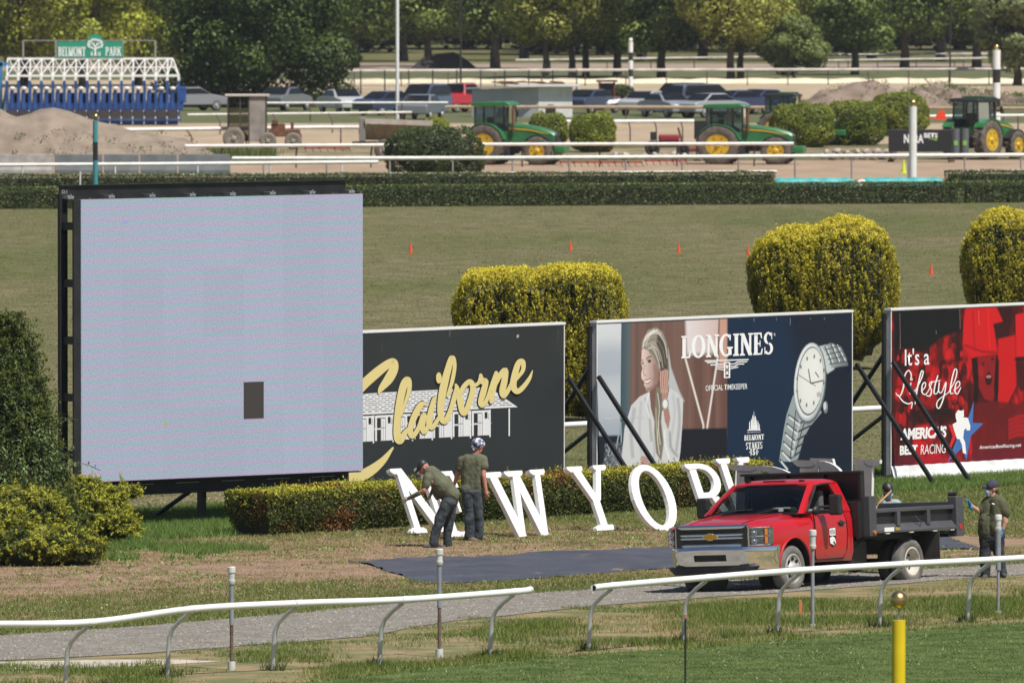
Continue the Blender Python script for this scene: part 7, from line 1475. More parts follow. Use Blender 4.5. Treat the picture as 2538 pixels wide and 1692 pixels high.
for i in range(30):
    u = 1500 + i * 24.5; 
    if 1700 < u < 2030: continue
    c = G(u, 396 + random.uniform(-2, 2)); m = MB(); w_, h_ = random.uniform(.28, .5), random.uniform(.22, .4)
    m.v = []; m.sph((0, 0, h_ / 2), (w_ / 2, .25, h_ / 2 + .02), 7, 5); m.v = [(a + random.uniform(-.05, .05), b + random.uniform(-.04, .04), c_ + random.uniform(-.04, .04)) for a, b, c_ in m.v]
    o = m.build('pale_stone', mat('pale_rock', (.44, .37, .31), .9, 0, (.30, .25, .21), 3, .6), None, 20); o.location = c; tag(o, 'pale rock in the row of rocks lying along the track behind the thick white rail', 'rock', 'row of pale rocks')
    if u > 2030: o2 = dup(o, c + V3((.2, .1, h_ * .8)), random.random(), 'pale rock stacked in the low wall below the round bushes'); o2['group'] = 'low rock wall'
scat = rng.uniform(0, 1, (240, 2)); bb = np.array([tuple(G(440 + 240 * a, 378 + 14 * b)) for a, b in scat]); blades('mound_edge_weeds', np.repeat(bb, 8, 0) + np.c_[rng.normal(0, .15, (240 * 8, 2)), np.zeros(240 * 8)], rng.uniform(.15, .55, 240 * 8), np.full(240 * 8, .05), mixc((.05, .08, .02), (.16, .2, .05), rng.random(240 * 8)), .3)
# green strips under the far rails
gs = mat('far_grass', (.065, .085, .025), .95, 0, (.12, .12, .05), .6, .4, 4)
band('grass_strip', [(u, 306) for u in us], [(u, 268) for u in us], gs, .008); band('grass_strip_far', [(u, 199) for u in us], [(u, 177) for u in us], gs, .008); band('grass_strip_near', [(u, 392) for u in us], [(u, 367) for u in us], mat('patchy_grass', (.10, .11, .04), .95, 0, (.32, .23, .15), .5, .4, 4, mixlo=.45, mixhi=.55), .009)

# ------------------------------------------------------------------ tractors
jg = mat('tractor_green', (.032, .18, .055), .35, 0, (.024, .13, .04), 2, coat=.4); jy = mat('tractor_yellow', (.66, .42, .02), .4, 0, (.5, .31, .02), 4); tg = glassmat('cab_glass', (.40, .50, .52)); tyre = mat('muddy_tyre', (.075, .062, .052), .9, 0, (.15, .12, .095), 5, .3, 20)
def tractor(name, loc, rz, label, black_roof=False):
    """x forward from the rear axle, y left"""
    t = thing(name, label, 'tractor', loc, rz, 'green tractors on the dirt track')
    m = MB(); P_ = lambda x, w, zb, zt: [(x, w, zb), (x, w, zt - .12), (x, w * .75, zt), (x, -w * .75, zt), (x, -w, zt - .12), (x, -w, zb)]
    m.loft([P_(.95, .42, 1.0, 1.95), P_(1.6, .42, 1.0, 1.90), P_(2.4, .40, 1.02, 1.76), P_(3.0, .37, 1.05, 1.60), P_(3.22, .34, 1.1, 1.48)]); m.build('bonnet', jg, t, 30, .02)
    m = MB(); m.box((2.95, 0, 1.22), (.62, .60, .42)); m.box((3.16, 0, 1.22), (.24, .5, .5)); m.build('grille', blkp, t, None, .03)
    for s_ in (1, -1):
        m = MB(); m.prism([(1.0, 1.66), (1.05, 1.74), (2.0, 1.66), (2.95, 1.46), (2.95, 1.43), (2.0, 1.58)], 'y', s_ * .424, s_ * .434); m.build('yellow_stripe', jy, t); m = MB(); m.box((3.24, s_ * .2, 1.40), (.06, .14, .07)); m.build('headlight', paintw, t)
    m = MB(); m.box((1.7, 0, .85), (3.0, .45, .45)); m.box((.2, 0, .95), (.9, .6, .6)); m.build('chassis', mat('chassis_dark', (.03, .035, .03), .7), t, None, .03)
    m = MB(); m.box((3.45, 0, .72), (.55, .9, .35)); m.build('front_weight', jg, t, None, .06)
    # cab
    for x, y in ((-.55, .72), (.42, .78), (1.05, .62), (-.55, -.72), (.42, -.78), (1.05, -.62)): m = MB(); m.tube([(x, y, 1.25 if x < 1 else 1.2), (x * .98, y * .94, 2.72)], .045, 6); m.build('cab_pillar', blkp, t)
    m = MB(); m.prism([(-.72, 2.72), (-.66, 2.90), (.9, 2.95), (1.18, 2.84), (1.22, 2.74), (.2, 2.70)], 'y', -.82, .82); m.build('cab_roof', jg if not black_roof else blkp, t, 30, .04)
    if black_roof: m = MB(); m.box((.55, 0, 2.97), (.9, 1.3, .06)); m.build('roof_panel', jg, t, None, .02)
    m = MB(); m.box((.25, 0, 1.3), (1.5, 1.35, .5)); m.build('cab_base', jg, t, None, .04); m = MB(); m.box((.0, 0, 1.85), (.2, .5, .7)); m.box((.0, 0, 1.55), (.5, .5, .14)); m.build('seat', blkp, t, None, .03)
    for a, b in (((-.55, .71), (.42, .77)), ((.42, .77), (1.05, .61)), ((-.55, -.71), (.42, -.77)), ((.42, -.77), (1.05, -.61)), ((1.06, .6), (1.06, -.6)), ((-.56, .7), (-.56, -.7))):
        m = MB(); m.v = [(a[0], a[1], 1.55), (b[0], b[1], 1.55), (b[0] * .98, b[1] * .95, 2.7), (a[0] * .98, a[1] * .95, 2.7)]; m.f = [(0, 1, 2, 3)]; m.build('cab_window', tg, t)
    m = MB(); m.tube([(1.25, -.50, 1.5), (1.25, -.50, 2.45), (1.28, -.50, 2.75)], .065, 10); m.build('exhaust', rust, t, 40)
    for s_ in (1, -1):
        m = MB(); m.loft([[(.98 * math.cos(a) + 0, s_ * .62, .93 + .98 * math.sin(a)), (.98 * math.cos(a), s_ * 1.18, .93 + .98 * math.sin(a)), (1.02 * math.cos(a), s_ * 1.18, .93 + 1.02 * math.sin(a)), (1.02 * math.cos(a), s_ * .62, .93 + 1.02 * math.sin(a))] for a in np.linspace(.25, 2.5, 14)]); m.build('rear_fender', jg, t, 30)
        m = MB(); m.loft([[(2.55 + .72 * math.cos(a), s_ * .60, .66 + .72 * math.sin(a)), (2.55 + .72 * math.cos(a), s_ * 1.0, .66 + .72 * math.sin(a)), (2.55 + .75 * math.cos(a), s_ * 1.0, .66 + .75 * math.sin(a)), (2.55 + .75 * math.cos(a), s_ * .6, .66 + .75 * math.sin(a))] for a in np.linspace(.6, 2.7, 12)]); m.build('front_fender', blkp, t, 30)
        for nm, x, r, w, y, rr in (('rear_wheel', 0, .93, .52, .92, .52), ('front_wheel', 2.55, .66, .42, .82, .36)):
            wh = wheel(t, nm, (x, s_ * y, r), s_, r, w, False, tyre, jy, rr, 6); m = MB()
            for k in range(18):
                a = 2 * PI * k / 18
                for sd, da in ((-1, 0), (1, .17)): c = V3((x + (r + .01) * math.cos(a + da), s_ * y + sd * w * .24, r + (r + .01) * math.sin(a + da))); m.box(c, (.05, w * .46, .07), Euler((0, -(a + da) , sd * .5)))
            m.build('tread_lugs', tyre, wh)
        m = MB(); m.box((.9, s_ * .75, .75), (.5, .25, .5)); m.build('fuel_tank' if s_ > 0 else 'step', blkp, t, None, .03)
        m = MB(); m.box((1.0, s_ * 1.02, 2.35), (.06, .12, .3)); m.tube([(1.0, s_ * .65, 2.5), (1.0, s_ * 1.02, 2.45)], .02, 5); m.build('mirror', blkp, t)
    m = MB(); m.box((-.5, .6, 2.6), (.08, .1, .12)); m.build('amber_light', amber, t)
    return t
T1 = tractor('tractor', G(1216, 409), -.30, 'green tractor with yellow wheels right of the dark bush, leftmost of the tractors')
T1.location = GD(1216, 529)
p = GD(1787, 530); T2 = dup(T1, p, -.17, 'green tractor with muddy yellow wheels in front of the three round bushes'); T2.scale = (1.06, 1.0, .96)
p = GD(2455, 545); T3 = tractor('tractor', p, .95, 'green tractor seen from behind with a black roof beside the tall striped pole', True)
T3.location = GD(2408, 541)
p = GD(1928, 577); T4 = dup(T3, p, -.2, 'tractor cab showing above and behind the second tractor and the round bush'); T4.scale = (.95, .95, .90)
# black boxes carried behind tractors
def nbox(loc, w, h, d, z0, rz, label, texts, name='black_box'):
    root = thing(name, label, 'equipment box', loc, rz); m = MB(); m.box((w / 2, d / 2, z0 + h / 2), (w, d, h)); m.build('box_body', mat('box_black', (.016, .017, .02), .5), root, None, .02)
    for nm, tx, bx_, mt, bd in texts: lettering(nm, tx, lambda a, b, o: (a, -o, b), bx_, mt, root, bd, off=.006)
    m = MB(); 
    for x in (.1, w - .1): m = MB(); m.box((x, d / 2, z0 / 2 + .05), (.08, .08, z0)); m.box((x, d / 2, .05), (.3, .3, .1)); m.build('stand', rust, root)
    return root
s_ = F / 536; zf = lambda v, y: CH - (v + 168) * y / F
o = nbox(GD(1720, 536), 1.35, .86, .8, 1.05, -.1, 'black box with white NYRA letters hitched behind the second tractor', [('lettering', 'NYRA', (.58, 1.42, 1.28, 1.78), pw, .03)])
o = nbox(GD(2203, 534), 3.05, 1.03, 1.0, .50, 0, 'long black box with NYRA BETS lettering left of the right-hand tractor', [('lettering', 'NYRA', (.70, .90, 1.62, 1.32), pw, .03), ('lettering', 'BETS', (1.64, 1.15, 2.28, 1.38), pw, .03)])
m = MB(); m.v = [(1.75, -.008, 1.10), (2.28, -.008, 1.12), (2.22, -.008, 1.0), (2.1, -.008, 1.06)]; m.f = [(0, 1, 2, 3)]; m.build('green_swoosh', mat('lime_print', (.2, .45, .05), .5), o, fixn=False)
# spare weight plates behind right tractor
o = thing('tank_pair', 'pair of upright grey tanks between the NYRA BETS box and the tractor wheel', 'tank', GD(2355, 532)); 
for k in (0, 1): m = MB(); m.cyl((.25 + .42 * k, 0, .4), (.25 + .42 * k, 0, 1.62), .19, n=14); tk = m.build('tank', mat('tank_grey', (.10, .11, .13), .5), o, 40); m = MB(); m.box((.25 + .42 * k, -.195, .95), (.18, .01, .22)); m.build('tank_label', mat('lime_print', (.2, .45, .05), .5), tk)
# orange slow-moving triangle
m = MB(); m.prism([(-.32, 0), (.3, -.05), (.2, .42), (.02, .45)], 'y', -.02, .02); m.box((-.45, 0, .05), (.3, .03, .04)); o = m.build('orange_triangle', mat('signal_orange', (.80, .07, .02), .5), None); o.location = P(2330, 296, 538.5); tag(o, 'bright orange triangle plate left of the right-hand tractor cab', 'warning sign')
# red mower
def red_machine(u, v, label, k=1.0):
    rm = mat('machine_red', (.28, .02, .03), .5, 0, (.2, .02, .025), 3); t = thing('red_mower', label, 'mower', G(u, v)); m = MB(); m.box((.35, 0, .85), (1.0, .8, .34)); m.build('engine_cover', rm, t, None, .08)
    m = MB(); m.box((.2, 0, .55), (1.7, .7, .28)); m.box((-.4, 0, .95), (.3, .5, .4)); m.build('chassis', blkp, t, None, .03); m = MB(); m.box((1.7, 0, .30), (1.1, 1.2, .18)); m.build('deck', rm, t, None, .05)
    m = MB(); m.tube([(1.0, .4, .6), (.8, .4, 1.35)], .05, 6); m.build('roll_bar', rust, t)
    for x, r in ((-.45, .36), (1.05, .30)):
        for s_ in (1, -1): wheel(t, 'wheel', (x, s_ * .55, r), s_, r, .25, False, rubber, blkp, r * .6, 5)
    return t
red_machine(1640, 386, 'small dark red mower with a bright red deck behind the white rails')
hr = mat('harrow_red', (.42, .03, .03), .6, 0, (.25, .1, .06), 3)
def harrow(u0, u1, v, lb, gr=None):
    a, b = G(u0, v), G(u1, v); t = thing('red_harrow', lb, 'harrow', a); L_ = b.x - a.x; m = MB(); m.box((L_ / 2, 0, .22), (L_, .1, .08)); m.box((L_ / 2, .5, .22), (L_, .1, .08)); n = int(L_ / .6)
    for i in range(n + 1): m.box((L_ * i / n, .25, .22), (.08, .6, .08))
    m.build('frame', hr, t); m = MB()
    for i in range(n * 2 + 1): m.tube([(L_ * i / n / 2, 0, .2), (L_ * i / n / 2 + .1, -.08, 0)], .018, 5)
    m.build('tines', rust, t); return t
harrow(1388, 1590, 414, 'flat red harrow frame lying right of the first tractor'); harrow(1600, 1700, 410, 'rusty red harrow lying left of the second tractor wheel'); harrow(755, 865, 378, 'red drawbar implement behind the rusty caged machine')

# ------------------------------------------------------------------ tan spreader trailer
t = thing('spreader_trailer', 'tan steel spreader trailer with sloping sides behind the dark bush', 'trailer', GD(905, 540)); tan = mat('tan_steel', (.36, .29, .20), .7, 0, (.28, .20, .13), 2, .1, 12)
m = MB(); m.loft([[(0, -.5, .95), (.1, -1.0, 1.75), (.1, -1.0, 1.95), (.1, 1, 1.95), (.1, 1, 1.75), (0, .5, .95)], [(3.0, -.5, .90), (3.15, -1, 1.62), (3.18, -1, 1.84), (3.18, 1, 1.84), (3.15, 1, 1.62), (3.0, .5, .90)]]); m.build('hopper', tan, t)
m = MB(); m.box((1.62, -1.02, 1.80), (3.2, .05, .24), Euler((0, .033, 0))); m.build('hopper_rim', mat('pale_steel', (.46, .43, .38), .6, 0, (.36, .30, .24), 2), t)
for k in range(5): m = MB(); x = .35 + k * .62; m.tube([(x, -.56, .98), (x, -1.03, 1.7)], .035, 5); m.build('hopper_rib', tan, t)
m = MB(); m.box((-.12, 0, 1.45), (.30, 1.9, 1.1)); m.build('rear_gate', mat('gate_grey', (.20, .19, .17), .7), t, None, .03); m = MB(); m.box((-.28, -.6, 1.35), (.03, .1, .2)); m.build('reflector', mat('signal_orange', (.80, .07, .02), .5), t)
m = MB(); m.box((1.6, 0, .8), (4.4, .4, .14)); m.tube([(3.6, 0, .8), (4.9, 0, .6)], .06, 6); m.build('chassis', rust, t)
for s_ in (1, -1): wheel(t, 'wheel', (.95, s_ * .85, .5), s_, .5, .4, False, tyre, mat('pale_rim', (.35, .3, .25), .6), .25, 5)
# ------------------------------------------------------------------ rusty caged machine
t = thing('caged_tractor', 'old rusty tractor enclosed in a dusty clear plastic cage', 'tractor', GD(560, 566)); dustp = mat('dusty_plastic', (.33, .29, .26), .6, 0, (.22, .19, .17), 2)
pm = glassmat('hazy_plastic', (.55, .52, .48), .8)
for x, y in ((.1, 0), (.72, 0), (1.15, 0), (2.0, 0), (.1, 1.5), (2.0, 1.5)): m = MB(); m.box((x, y, 1.45), (.06, .06, 2.4)); m.build('cage_post', mat('post_dark', (.06, .05, .045), .8), t)
m = MB(); m.box((1.05, .75, 2.68), (2.2, 1.75, .10)); m.build('cage_roof', mat('pale_roof', (.52, .45, .38), .8), t, None, .02)
for x0, x1, y0, y1 in ((.1, .72, 0, 0), (.72, 1.15, 0, 0), (.1, 2, 1.5, 1.5)): m = MB(); m.v = [(x0, y0, .5), (x1, y1, .5), (x1, y1, 2.62), (x0, y0, 2.62)]; m.f = [(0, 1, 2, 3)]; m.build('plastic_sheet', pm, t)
m = MB(); m.box((1.58, -.01, 1.5), (.84, .02, 2.25)); m.box((.42, -.01, .75), (.6, .02, .7)); m.build('dusty_panel', dustp, t)
m = MB(); m.box((1.0, .7, .55), (1.9, .9, .3)); m.box((2.9, .4, .8), (1.6, .5, .35)); m.box((2.6, .4, 1.1), (.7, .5, .35)); m.cyl((3.3, .4, 1.0), (3.3, .4, 1.35), .08); m.box((2.45, .3, 1.35), (.3, .4, .25)); m.build('engine', mat('rust_bright', (.22, .085, .04), .85, 0, (.10, .05, .03), 4, .5), t, None, .04)
for x, r in ((.4, .55), (2.1, .42), (3.35, .42)): wheel(t, 'wheel', (x, -.05, r), -1, r, .3, False, mat('dusty_tyre', (.20, .17, .14), .9), mat('dusty_rim', (.30, .26, .21), .8), r * .5, 5)
# ------------------------------------------------------------------ shed
t = thing('white_shed', 'low white shed with shade-coloured side wall and clutter on the flat roof', 'shed', GD(1335, 664)); wl = mat('shed_shade_grey', (.46, .48, .52), .7, 0, (.40, .42, .46), 1); wf = mat('shed_front', (.74, .74, .74), .7, 0, (.66, .66, .66), 2)  # grey of the side wall is shade painted onto a white shed
m = MB(); m.v = [(-3.9, 1.6, 0), (0, 0, 0), (0, 0, 1.78), (-3.9, 1.6, 1.6)]; m.f = [(0, 1, 2, 3)]; m.build('side_wall', wl, t, fixn=False)
m = MB(); m.box((.98, .35, .9), (1.98, .7, 1.78)); m.build('front_wall', wf, t); m = MB(); m.box((-1.7, 1.9, .85), (3.6, 2.2, 1.5), Euler((0, 0, -.37))); m.build('inner_walls', wl, t)
m = MB(); m.box((.3, .8, 1.84), (4.2, 2.4, .10)); m.build('roof', mat('shed_roof', (.66, .66, .67), .7), t); m = MB(); m.box((-2.2, 1.6, 1.74), (3.9, 1.8, .08), Euler((0, -.04, -.37))); m.build('roof_extension', mat('shed_roof_grey', (.36, .38, .42), .7), t)
m = MB(); m.prism([(.40, 0), (1.0, 0), (1.0, .55), (.85, .75), (.55, .75), (.40, .55)], 'y', -.012, 0); m.build('doorway', blkp, t)
for x in (1.25, 1.7): m = MB(); m.box((x, -.01, 1.35), (.03, .01, .5)); m.build('wall_seam', wl, t)
m = MB()
for k in range(16): m.box((random.uniform(-2.6, 1.4), random.uniform(.6, 1.6), 1.95 + random.uniform(0, .12)), (random.uniform(.3, 1.1), .3, .08), Euler((0, random.uniform(-.1, .1), 0)))
m.build('roof_clutter', rust, t)
# ------------------------------------------------------------------ parked cars, far
def car(name, kind, u, y, rz, col, label, cat='car'):
    pm_ = mat('car_' + name, col, .25, 0, coat=.7); t = thing('parked_' + kind, label, cat, GD(u, y - 34), rz + (1.05 if rz >= 0 else -1.0) * (.75 + .25 * math.sin(u)), 'vehicles parked beyond the tracks')
    if kind == 'car': prof = [(-2.2, .35), (-2.2, .85), (-1.9, .98), (-1.35, 1.02), (-.75, 1.42), (.35, 1.45), (1.05, 1.02), (1.9, .90), (2.2, .72), (2.2, .35)]
    elif kind == 'suv': prof = [(-2.3, .4), (-2.3, 1.05), (-2.15, 1.68), (-1.8, 1.76), (.4, 1.76), (1.05, 1.18), (2.1, 1.05), (2.3, .8), (2.3, .4)]
    else: prof = [(-2.6, .5), (-2.6, 1.1), (-.6, 1.1), (-.45, 1.72), (.55, 1.76), (1.15, 1.18), (2.3, 1.1), (2.5, .85), (2.5, .5)]
    def ring(w, k): return [(x * (1 - .0 * k), w * (1 if z < 1.15 else .82), z) for x, z in prof]
    m = MB(); m.loft([ring(-.88, 0), ring(.88, 0)]); m.build('body', pm_, t, 25, .06)
    m = MB(); zt = max(z for x, z in prof); xs_ = {'car': (-1.3, -.75, .35, .95), 'suv': (-2.1, -1.9, .35, .95), 'pickup': (-.5, -.38, .5, 1.05)}[kind]; zb = 1.04 if kind == 'car' else 1.18
    for s_ in (1, -1): m = MB(); b0 = 0; m.v += [(xs_[0], s_ * .895, zb), (xs_[3], s_ * .895, zb), (xs_[2], s_ * .80, zt - .08), (xs_[1], s_ * .80, zt - .08)]; m.f.append((b0, b0 + 1, b0 + 2, b0 + 3)); m.build('side_window', blkg, t, fixn=False)
    for nm_, (xa, za), (xb, zb_) in (('windshield',) + {'car': ((.35, 1.45), (1.05, 1.02)), 'suv': ((.4, 1.76), (1.05, 1.18)), 'pickup': ((.55, 1.76), (1.15, 1.18))}[kind], ('rear_window',) + {'car': ((-.75, 1.42), (-1.35, 1.02)), 'suv': ((-2.15, 1.68), (-2.27, 1.18)), 'pickup': ((-.45, 1.72), (-.57, 1.2))}[kind]):
        sg = 1 if xa > -.4 else -1; m = MB(); m.v = [(xa + sg * .03, -.66, za + .0), (xa + sg * .03, .66, za + .0), (xb + sg * .03, .74, zb_ + .04), (xb + sg * .03, -.74, zb_ + .04)]; m.f = [(0, 1, 2, 3)]; m.build(nm_, blkg, t, fixn=False)
    for x in (-1.35, 1.4):
        for s_ in (1, -1): wheel(t, 'wheel', (x, s_ * .78, .33), s_, .33, .2, False, rubber, wheelw, .2, 5)
    for s_ in (1, -1): m = MB(); m.box((2.2 if kind != 'pickup' else 2.48, s_ * .6, .75), (.06, .3, .12)); m.build('headlight', paintw, t)
    return t
car('white', 'car', 850, 712, -.2, (.45, .46, .47), 'white car under the right edge of the huge dark tree'); car('navy', 'car', 965, 705, .1, (.02, .03, .07), 'dark navy car left of the flagpole'); car('blue', 'suv', 1050, 712, PI + .2, (.07, .10, .16), 'blue-grey SUV just right of the flagpole'); car('silver', 'car', 1045, 690, .3, (.16, .18, .20), 'silver car low in front of the blue-grey SUV')
car('red', 'pickup', 1140, 716, 0, (.42, .02, .03), 'red pickup left of the white shed', 'pickup'); car('slate', 'car', 1465, 712, 0, (.04, .05, .09), 'dark blue car right behind the white shed'); car('white2', 'car', 1605, 705, .2, (.42, .43, .44), 'white car behind the brown tractor cab'); car('blue2', 'suv', 1680, 716, PI, (.035, .045, .09), 'navy SUV in the middle of the right group of parked cars')
car('silver2', 'car', 1655, 697, -.2, (.26, .27, .30), 'silver car in front of the navy SUV'); car('grey', 'suv', 1752, 712, 0, (.06, .065, .10), 'dark grey SUV at the right of the parked group'); car('white3', 'car', 1765, 696, .1, (.30, .32, .34), 'pale silver car above the second tractor black box'); car('indigo', 'car', 1832, 708, 0, (.03, .035, .09), 'indigo car left of the far tractor cab'); car('indigo2', 'car', 1885, 712, PI, (.04, .045, .10), 'indigo car partly behind the far tractor cab')
for i, (u, c_, lb) in enumerate(((470, (.22, .22, .23), 'car coloured as in shade right of the starting gate'), (705, (.14, .15, .16), 'shade-darkened car beneath the huge dark tree, left of the white car'))): car('shade%d' % i, 'car', u, 722, .1 * i, c_, lb)  # pale cars darkened in paint for the shade they stand in
# brown loader cab + bushes by it
t = thing('loader_cab', 'dark red loader cab between the white shed and the parked cars', 'loader', GD(1508, 690)); m = MB(); m.box((0, 0, .5), (1.5, 1.2, .7)); m.build('chassis', mat('loader_red', (.16, .03, .03), .6), t, None, .05)
for x in (-.55, .35):
    for y in (-.5, .5): m = MB(); m.box((x, y, 1.25), (.10, .10, 1.0)); m.build('cab_post', mat('loader_red', (.16, .03, .03), .6), t)
m = MB(); m.box((-.1, 0, 1.78), (1.3, 1.3, .12)); m.build('cab_roof', mat('loader_brown', (.14, .08, .06), .7), t, None, .03); m = MB(); m.box((-.1, 0, 1.25), (.8, .85, .8)); m.build('cab_interior', blkp, t)
for x in (-.5, .5):
    for s_ in (1, -1): wheel(t, 'wheel', (x, s_ * .6, .35), s_, .35, .25, False, rubber, blkp, .2, 5)
bush(1540, 262, 1.6, 1.3, 'small weedy bush right of the dark red loader cab', DG1, (.09, .12, .03), .14, 2, 2500, name='weedy_bush'); bush(1445, 262, 1.0, .9, 'small dark bush at the right corner of the white shed', DG1, (.06, .08, .02), .14, 2, 1500, name='weedy_bush')
# chain-link mesh fence far left-centre
wire = glassmat('wire_mesh', (.62, .62, .60), .0)
t = thing('wire_fence', 'wire mesh fence with dark posts behind the far parked cars', 'fence', GD(835, 735)); 
for k in range(11): m = MB(); m.cyl((k * 1.55, 0, 0), (k * 1.55, 0, 1.9), .04, n=6); m.build('post', blackst, t)
m = MB()
for k in range(8): m.cyl((0, 0, .2 + .22 * k), (15.5, 0, .2 + .22 * k), .008, n=4)
for k in range(104): m.cyl((k * .15, 0, .05), (k * .15, 0, 1.85), .006, n=4)
m.build('mesh', mat('wire_dark', (.12, .12, .12), .7), t, kind='stuff')
t = thing('debris_pile', 'dark pile of brown netting behind the far rail left of the thick trunk', 'debris', GD(1100, 900)); m = MB(); m.loft([[(x, -1, 0), (x, 0, h * .6), (x, 1.2, 0)] for x, h in ((-2.6, .1), (-1.6, 1.5), (-.4, 2.0), (.8, 2.2), (1.8, 1.2), (2.6, .1))]); m.build('netting', mat('netting', (.02, .018, .02), .9, 0, (.04, .03, .03), 2, .6), t)

# ------------------------------------------------------------------ starting gate
GY = 636.0; gt = thing('starting_gate', 'long blue starting gate with white roof truss and a green sign', 'starting gate', GD(14, GY)); sg = F / GY
gz = lambda v: CH - (v + 168) / sg; gx = lambda u: (u - 14) / sg
blue = mat('gate_blue', (.018, .085, .30), .45, 0, (.014, .05, .19), 1.5); blued = mat('gate_blue_dark', (.012, .04, .16), .5); padw = mat('pad_white', (.70, .70, .70), .6); kick = mat('kick_panel', (.045, .035, .038), .7)
x0, x1 = gx(18), gx(444); zt, zb, dpt = gz(146), gz(188), 1.7
m = MB(); m.box(((x0 + x1) / 2 , 0, zb), (x1 - x0, .12, .12)); m.build('lower_chord', paintw, gt); m = MB(); m.box(((x0 + gx(428)) / 2, .9, zt), (gx(428) - x0, .12, .12)); m.build('top_chord', paintw, gt); m = MB(); m.box(((x0 + x1) / 2, 1.8, zb), (x1 - x0, .12, .12)); m.build('rear_chord', paintw, gt)
m = MB(); m.box(((x0 + gx(438)) / 2, .45, (zt + zb) / 2), (gx(438) - x0, .06, .06)); m.build('mid_chord', paintw, gt)
N = 15; dx = (x1 - x0) / N
for i in range(N + 1):
    x = x0 + i * dx; xt = min(x, gx(428))
    m = MB(); m.tube([(x, 0, zb), (xt, .9, zt)], .035, 6); m.tube([(x, 1.8, zb), (xt, .9, zt)], .035, 6); m.build('truss_rib', paintw, gt)
    if i < N: m = MB(); m.tube([(x, 0, zb), (min(x + dx, gx(428)), .9, zt)], .03, 6); m.tube([(x + dx, 0, zb), (x + dx * .1, .9, zt)], .022, 6); m.build('truss_brace', paintw, gt)
for i in range(N + 1):
    x = x0 + i * dx
    m = MB(); m.box((x, 0, (zb + gz(200)) / 2), (.14, .14, zb - gz(200))); m.build('upper_post', paintw, gt)
    m = MB(); m.box((x, 0, (gz(200) + gz(272)) / 2), (.15, .16, gz(200) - gz(272))); m.box((x, .9, (gz(206) + .35) / 2), (.05, 1.8, gz(206) - .35)); m.build('stall_divider', blue, gt)
    if i < N:
        xc = x + dx * .48
        m = MB(); m.sph((xc, -.06, gz(219)), (.17, .14, .10), 10, 8); m.build('white_pad', padw, gt, 60)
        m = MB(); m.box((xc - .02, -.03, (gz(223) + gz(272)) / 2), (.20, .08, gz(223) - gz(272))); m.build('front_gate', blue, gt, None, .02)
        m = MB(); m.box((x + dx / 2, -.02, (gz(255) + gz(274)) / 2), (dx - .1, .04, .42)); m.build('blue_panel', blued, gt)
        m = MB(); m.box((x + dx / 2, -.10, (gz(273) + gz(294)) / 2), (dx - .09, .06, gz(273) - gz(294))); m.build('kick_panel', kick, gt, None, .01); m = MB(); m.sph((x + dx * .93, -.15, gz(275)), .035, 6, 5); m.build('latch', padw, gt)
        m = MB(); m.box((x + dx / 2, 1.7, 1.35), (dx - .15, .05, .9)); m.build('rear_door', blued, gt)
        m = MB(); m.box((x + dx * .98, -.06, .3), (.07, .06, .42)); m.build('floor_stub', padw, gt)
m = MB(); m.box(((x0 + x1) / 2, -.08, gz(297)), (x1 - x0 + .3, .14, .10)); m.build('base_beam', blue, gt); m = MB(); m.box(((x0 + x1) / 2, .1, gz(304)), (x1 - x0, .1, .2)); m.build('lower_panel', blued, gt)
m = MB(); m.box((gx(452), .5, gz(235)), (.42, .5, .9)); m.box((gx(448), .5, gz(262)), (.3, .4, .5)); m.build('end_box', blue, gt, None, .05)
for u in (2, -18): m = MB(); m.box((gx(u), .6, 1.9), (.16, .16, 3.4)); m.box((gx(u) + .2, .6, 3.4), (.5, .16, .2)); m.tube([(gx(u), .6, .3), (gx(u) + .5, .6, 3.3)], .06, 6); m.build('end_frame', mat('gate_light_blue', (.03, .20, .42), .5), gt)
m = MB(); m.box((gx(0), .2, .35), (1.2, .8, .5)); m.build('tow_base', blue, gt, None, .04)
for x in (1.0, x1 * .5, x1 - 1.0): wheel(gt, 'wheel', (x, .9, .38), -1, .38, .28, False, rubber, padw, .2, 5)
# sign and frame above
zs0, zs1 = gz(143), gz(104); frm = mat('thin_frame', (.26, .26, .26), .6)
for u in (57, 138, 305, 385): m = MB(); m.box((gx(u), .86, (gz(146) + gz(101)) / 2), (.09 if u in (57, 138, 385) else .04, .06, gz(101) - gz(146))); m.build('sign_post', frm, gt)
m = MB(); m.box(((gx(57) + gx(385)) / 2, .86, gz(101)), (gx(385) - gx(57), .05, .05)); m.build('sign_top_bar', frm, gt)
sgr = mat('sign_green', (.015, .27, .17), .5); ar = [(gx(181) + 0, 0)]
cxs, rb = gx(236), (gx(257) - gx(215)) / 2
pl = [(gx(142), zs0), (gx(304), zs0), (gx(304), zs1), (gx(257), zs1)] + [(cxs + rb * math.cos(a), zs1 + (gz(85) - zs1) * math.sin(a)) for a in np.linspace(.15, PI - .15, 9)] + [(gx(215), zs1), (gx(142), zs1)]
m = MB(); m.prism(pl, 'y', .80, .84); m.build('green_sign', sgr, gt)
lfg = lambda a, b, o: (a, .80 - o, b)
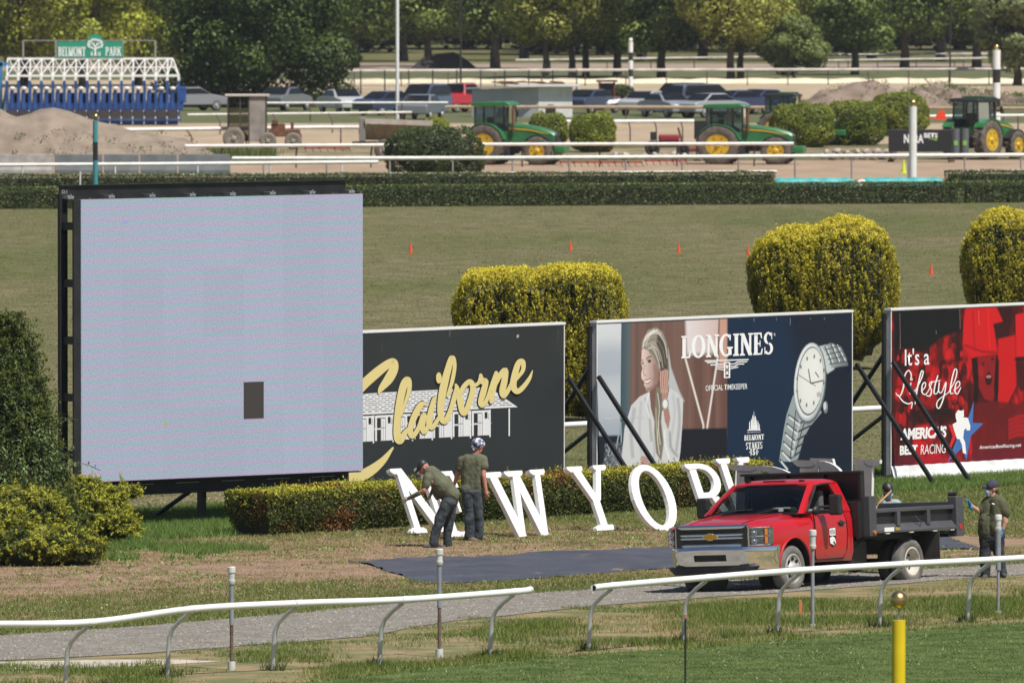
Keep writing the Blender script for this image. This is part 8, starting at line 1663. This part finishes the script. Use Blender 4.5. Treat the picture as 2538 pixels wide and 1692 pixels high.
serif_word('sign_lettering', 'BELMONT', lfg, (gx(144), gz(140), gx(212), gz(117)), pw, gt, .2, .13, .02, .01, step=.002); serif_word('sign_lettering', 'PARK', lfg, (gx(261), gz(139), gx(300), gz(117)), pw, gt, .2, .13, .02, .01, step=.002)
m = MB(); 
def stk(a, b, w): a, b = V3((gx(a[0]), 0, gz(a[1]))), V3((gx(b[0]), 0, gz(b[1]))); d = (b - a).normalized(); n_ = V3((-d.z, 0, d.x)) * w / sg / 2; k = len(m.v); yv = .79 - .0012 * len(m.f) / 1; m.v += [(p.x, yv, p.z) for p in (a + n_, b + n_ * .5, b - n_ * .5, a - n_)]; m.f.append((k, k + 1, k + 2, k + 3))
stk((236, 139), (236, 120), 5)
for a, b in (((236, 126), (224, 114)), ((236, 124), (248, 113)), ((236, 120), (231, 104)), ((236, 120), (242, 103)), ((230, 120), (219, 118)), ((242, 119), (253, 118)), ((232, 112), (223, 104)), ((240, 112), (250, 105))): stk(a, b, 3)
for k in range(46): a = random.uniform(0, 2 * PI); r_ = random.uniform(.62, 1); u, v = 236 + 19 * r_ * math.cos(a), 111 - 13 * r_ * math.sin(a); 
for k in range(40): a = k / 40 * PI * 1.24 - .38; r_ = random.uniform(.75, 1.05); u, v = 236 + 19 * r_ * math.cos(a), 112 - 15 * r_ * math.sin(a); stk((u - 1.6, v), (u + 1.8, v - random.uniform(-1, 1)), 3)
for x in (226, 229, 244, 248): stk((x, 139), (x, 128), 2.2)
m.build('tree_emblem', pw, gt, fixn=False)

# ------------------------------------------------------------------ air
hz = MB(); hz.box((0, 3600, 9.5), (6300, 8100, 21.0)); ho = hz.build('haze', mat('haze_air', (1, 1, 1)), kind='stuff')
hm = bpy.data.materials['haze_air']; hn = hm.node_tree; hn.nodes.remove(hn.nodes['Principled BSDF']); pv = hn.nodes.new('ShaderNodeVolumePrincipled'); pv.inputs['Color'].default_value = (.86, .92, 1, 1); pv.inputs['Density'].default_value = .000055; pv.inputs['Anisotropy'].default_value = .2
hn.links.new(pv.outputs[0], hn.nodes['Material Output'].inputs['Volume'])
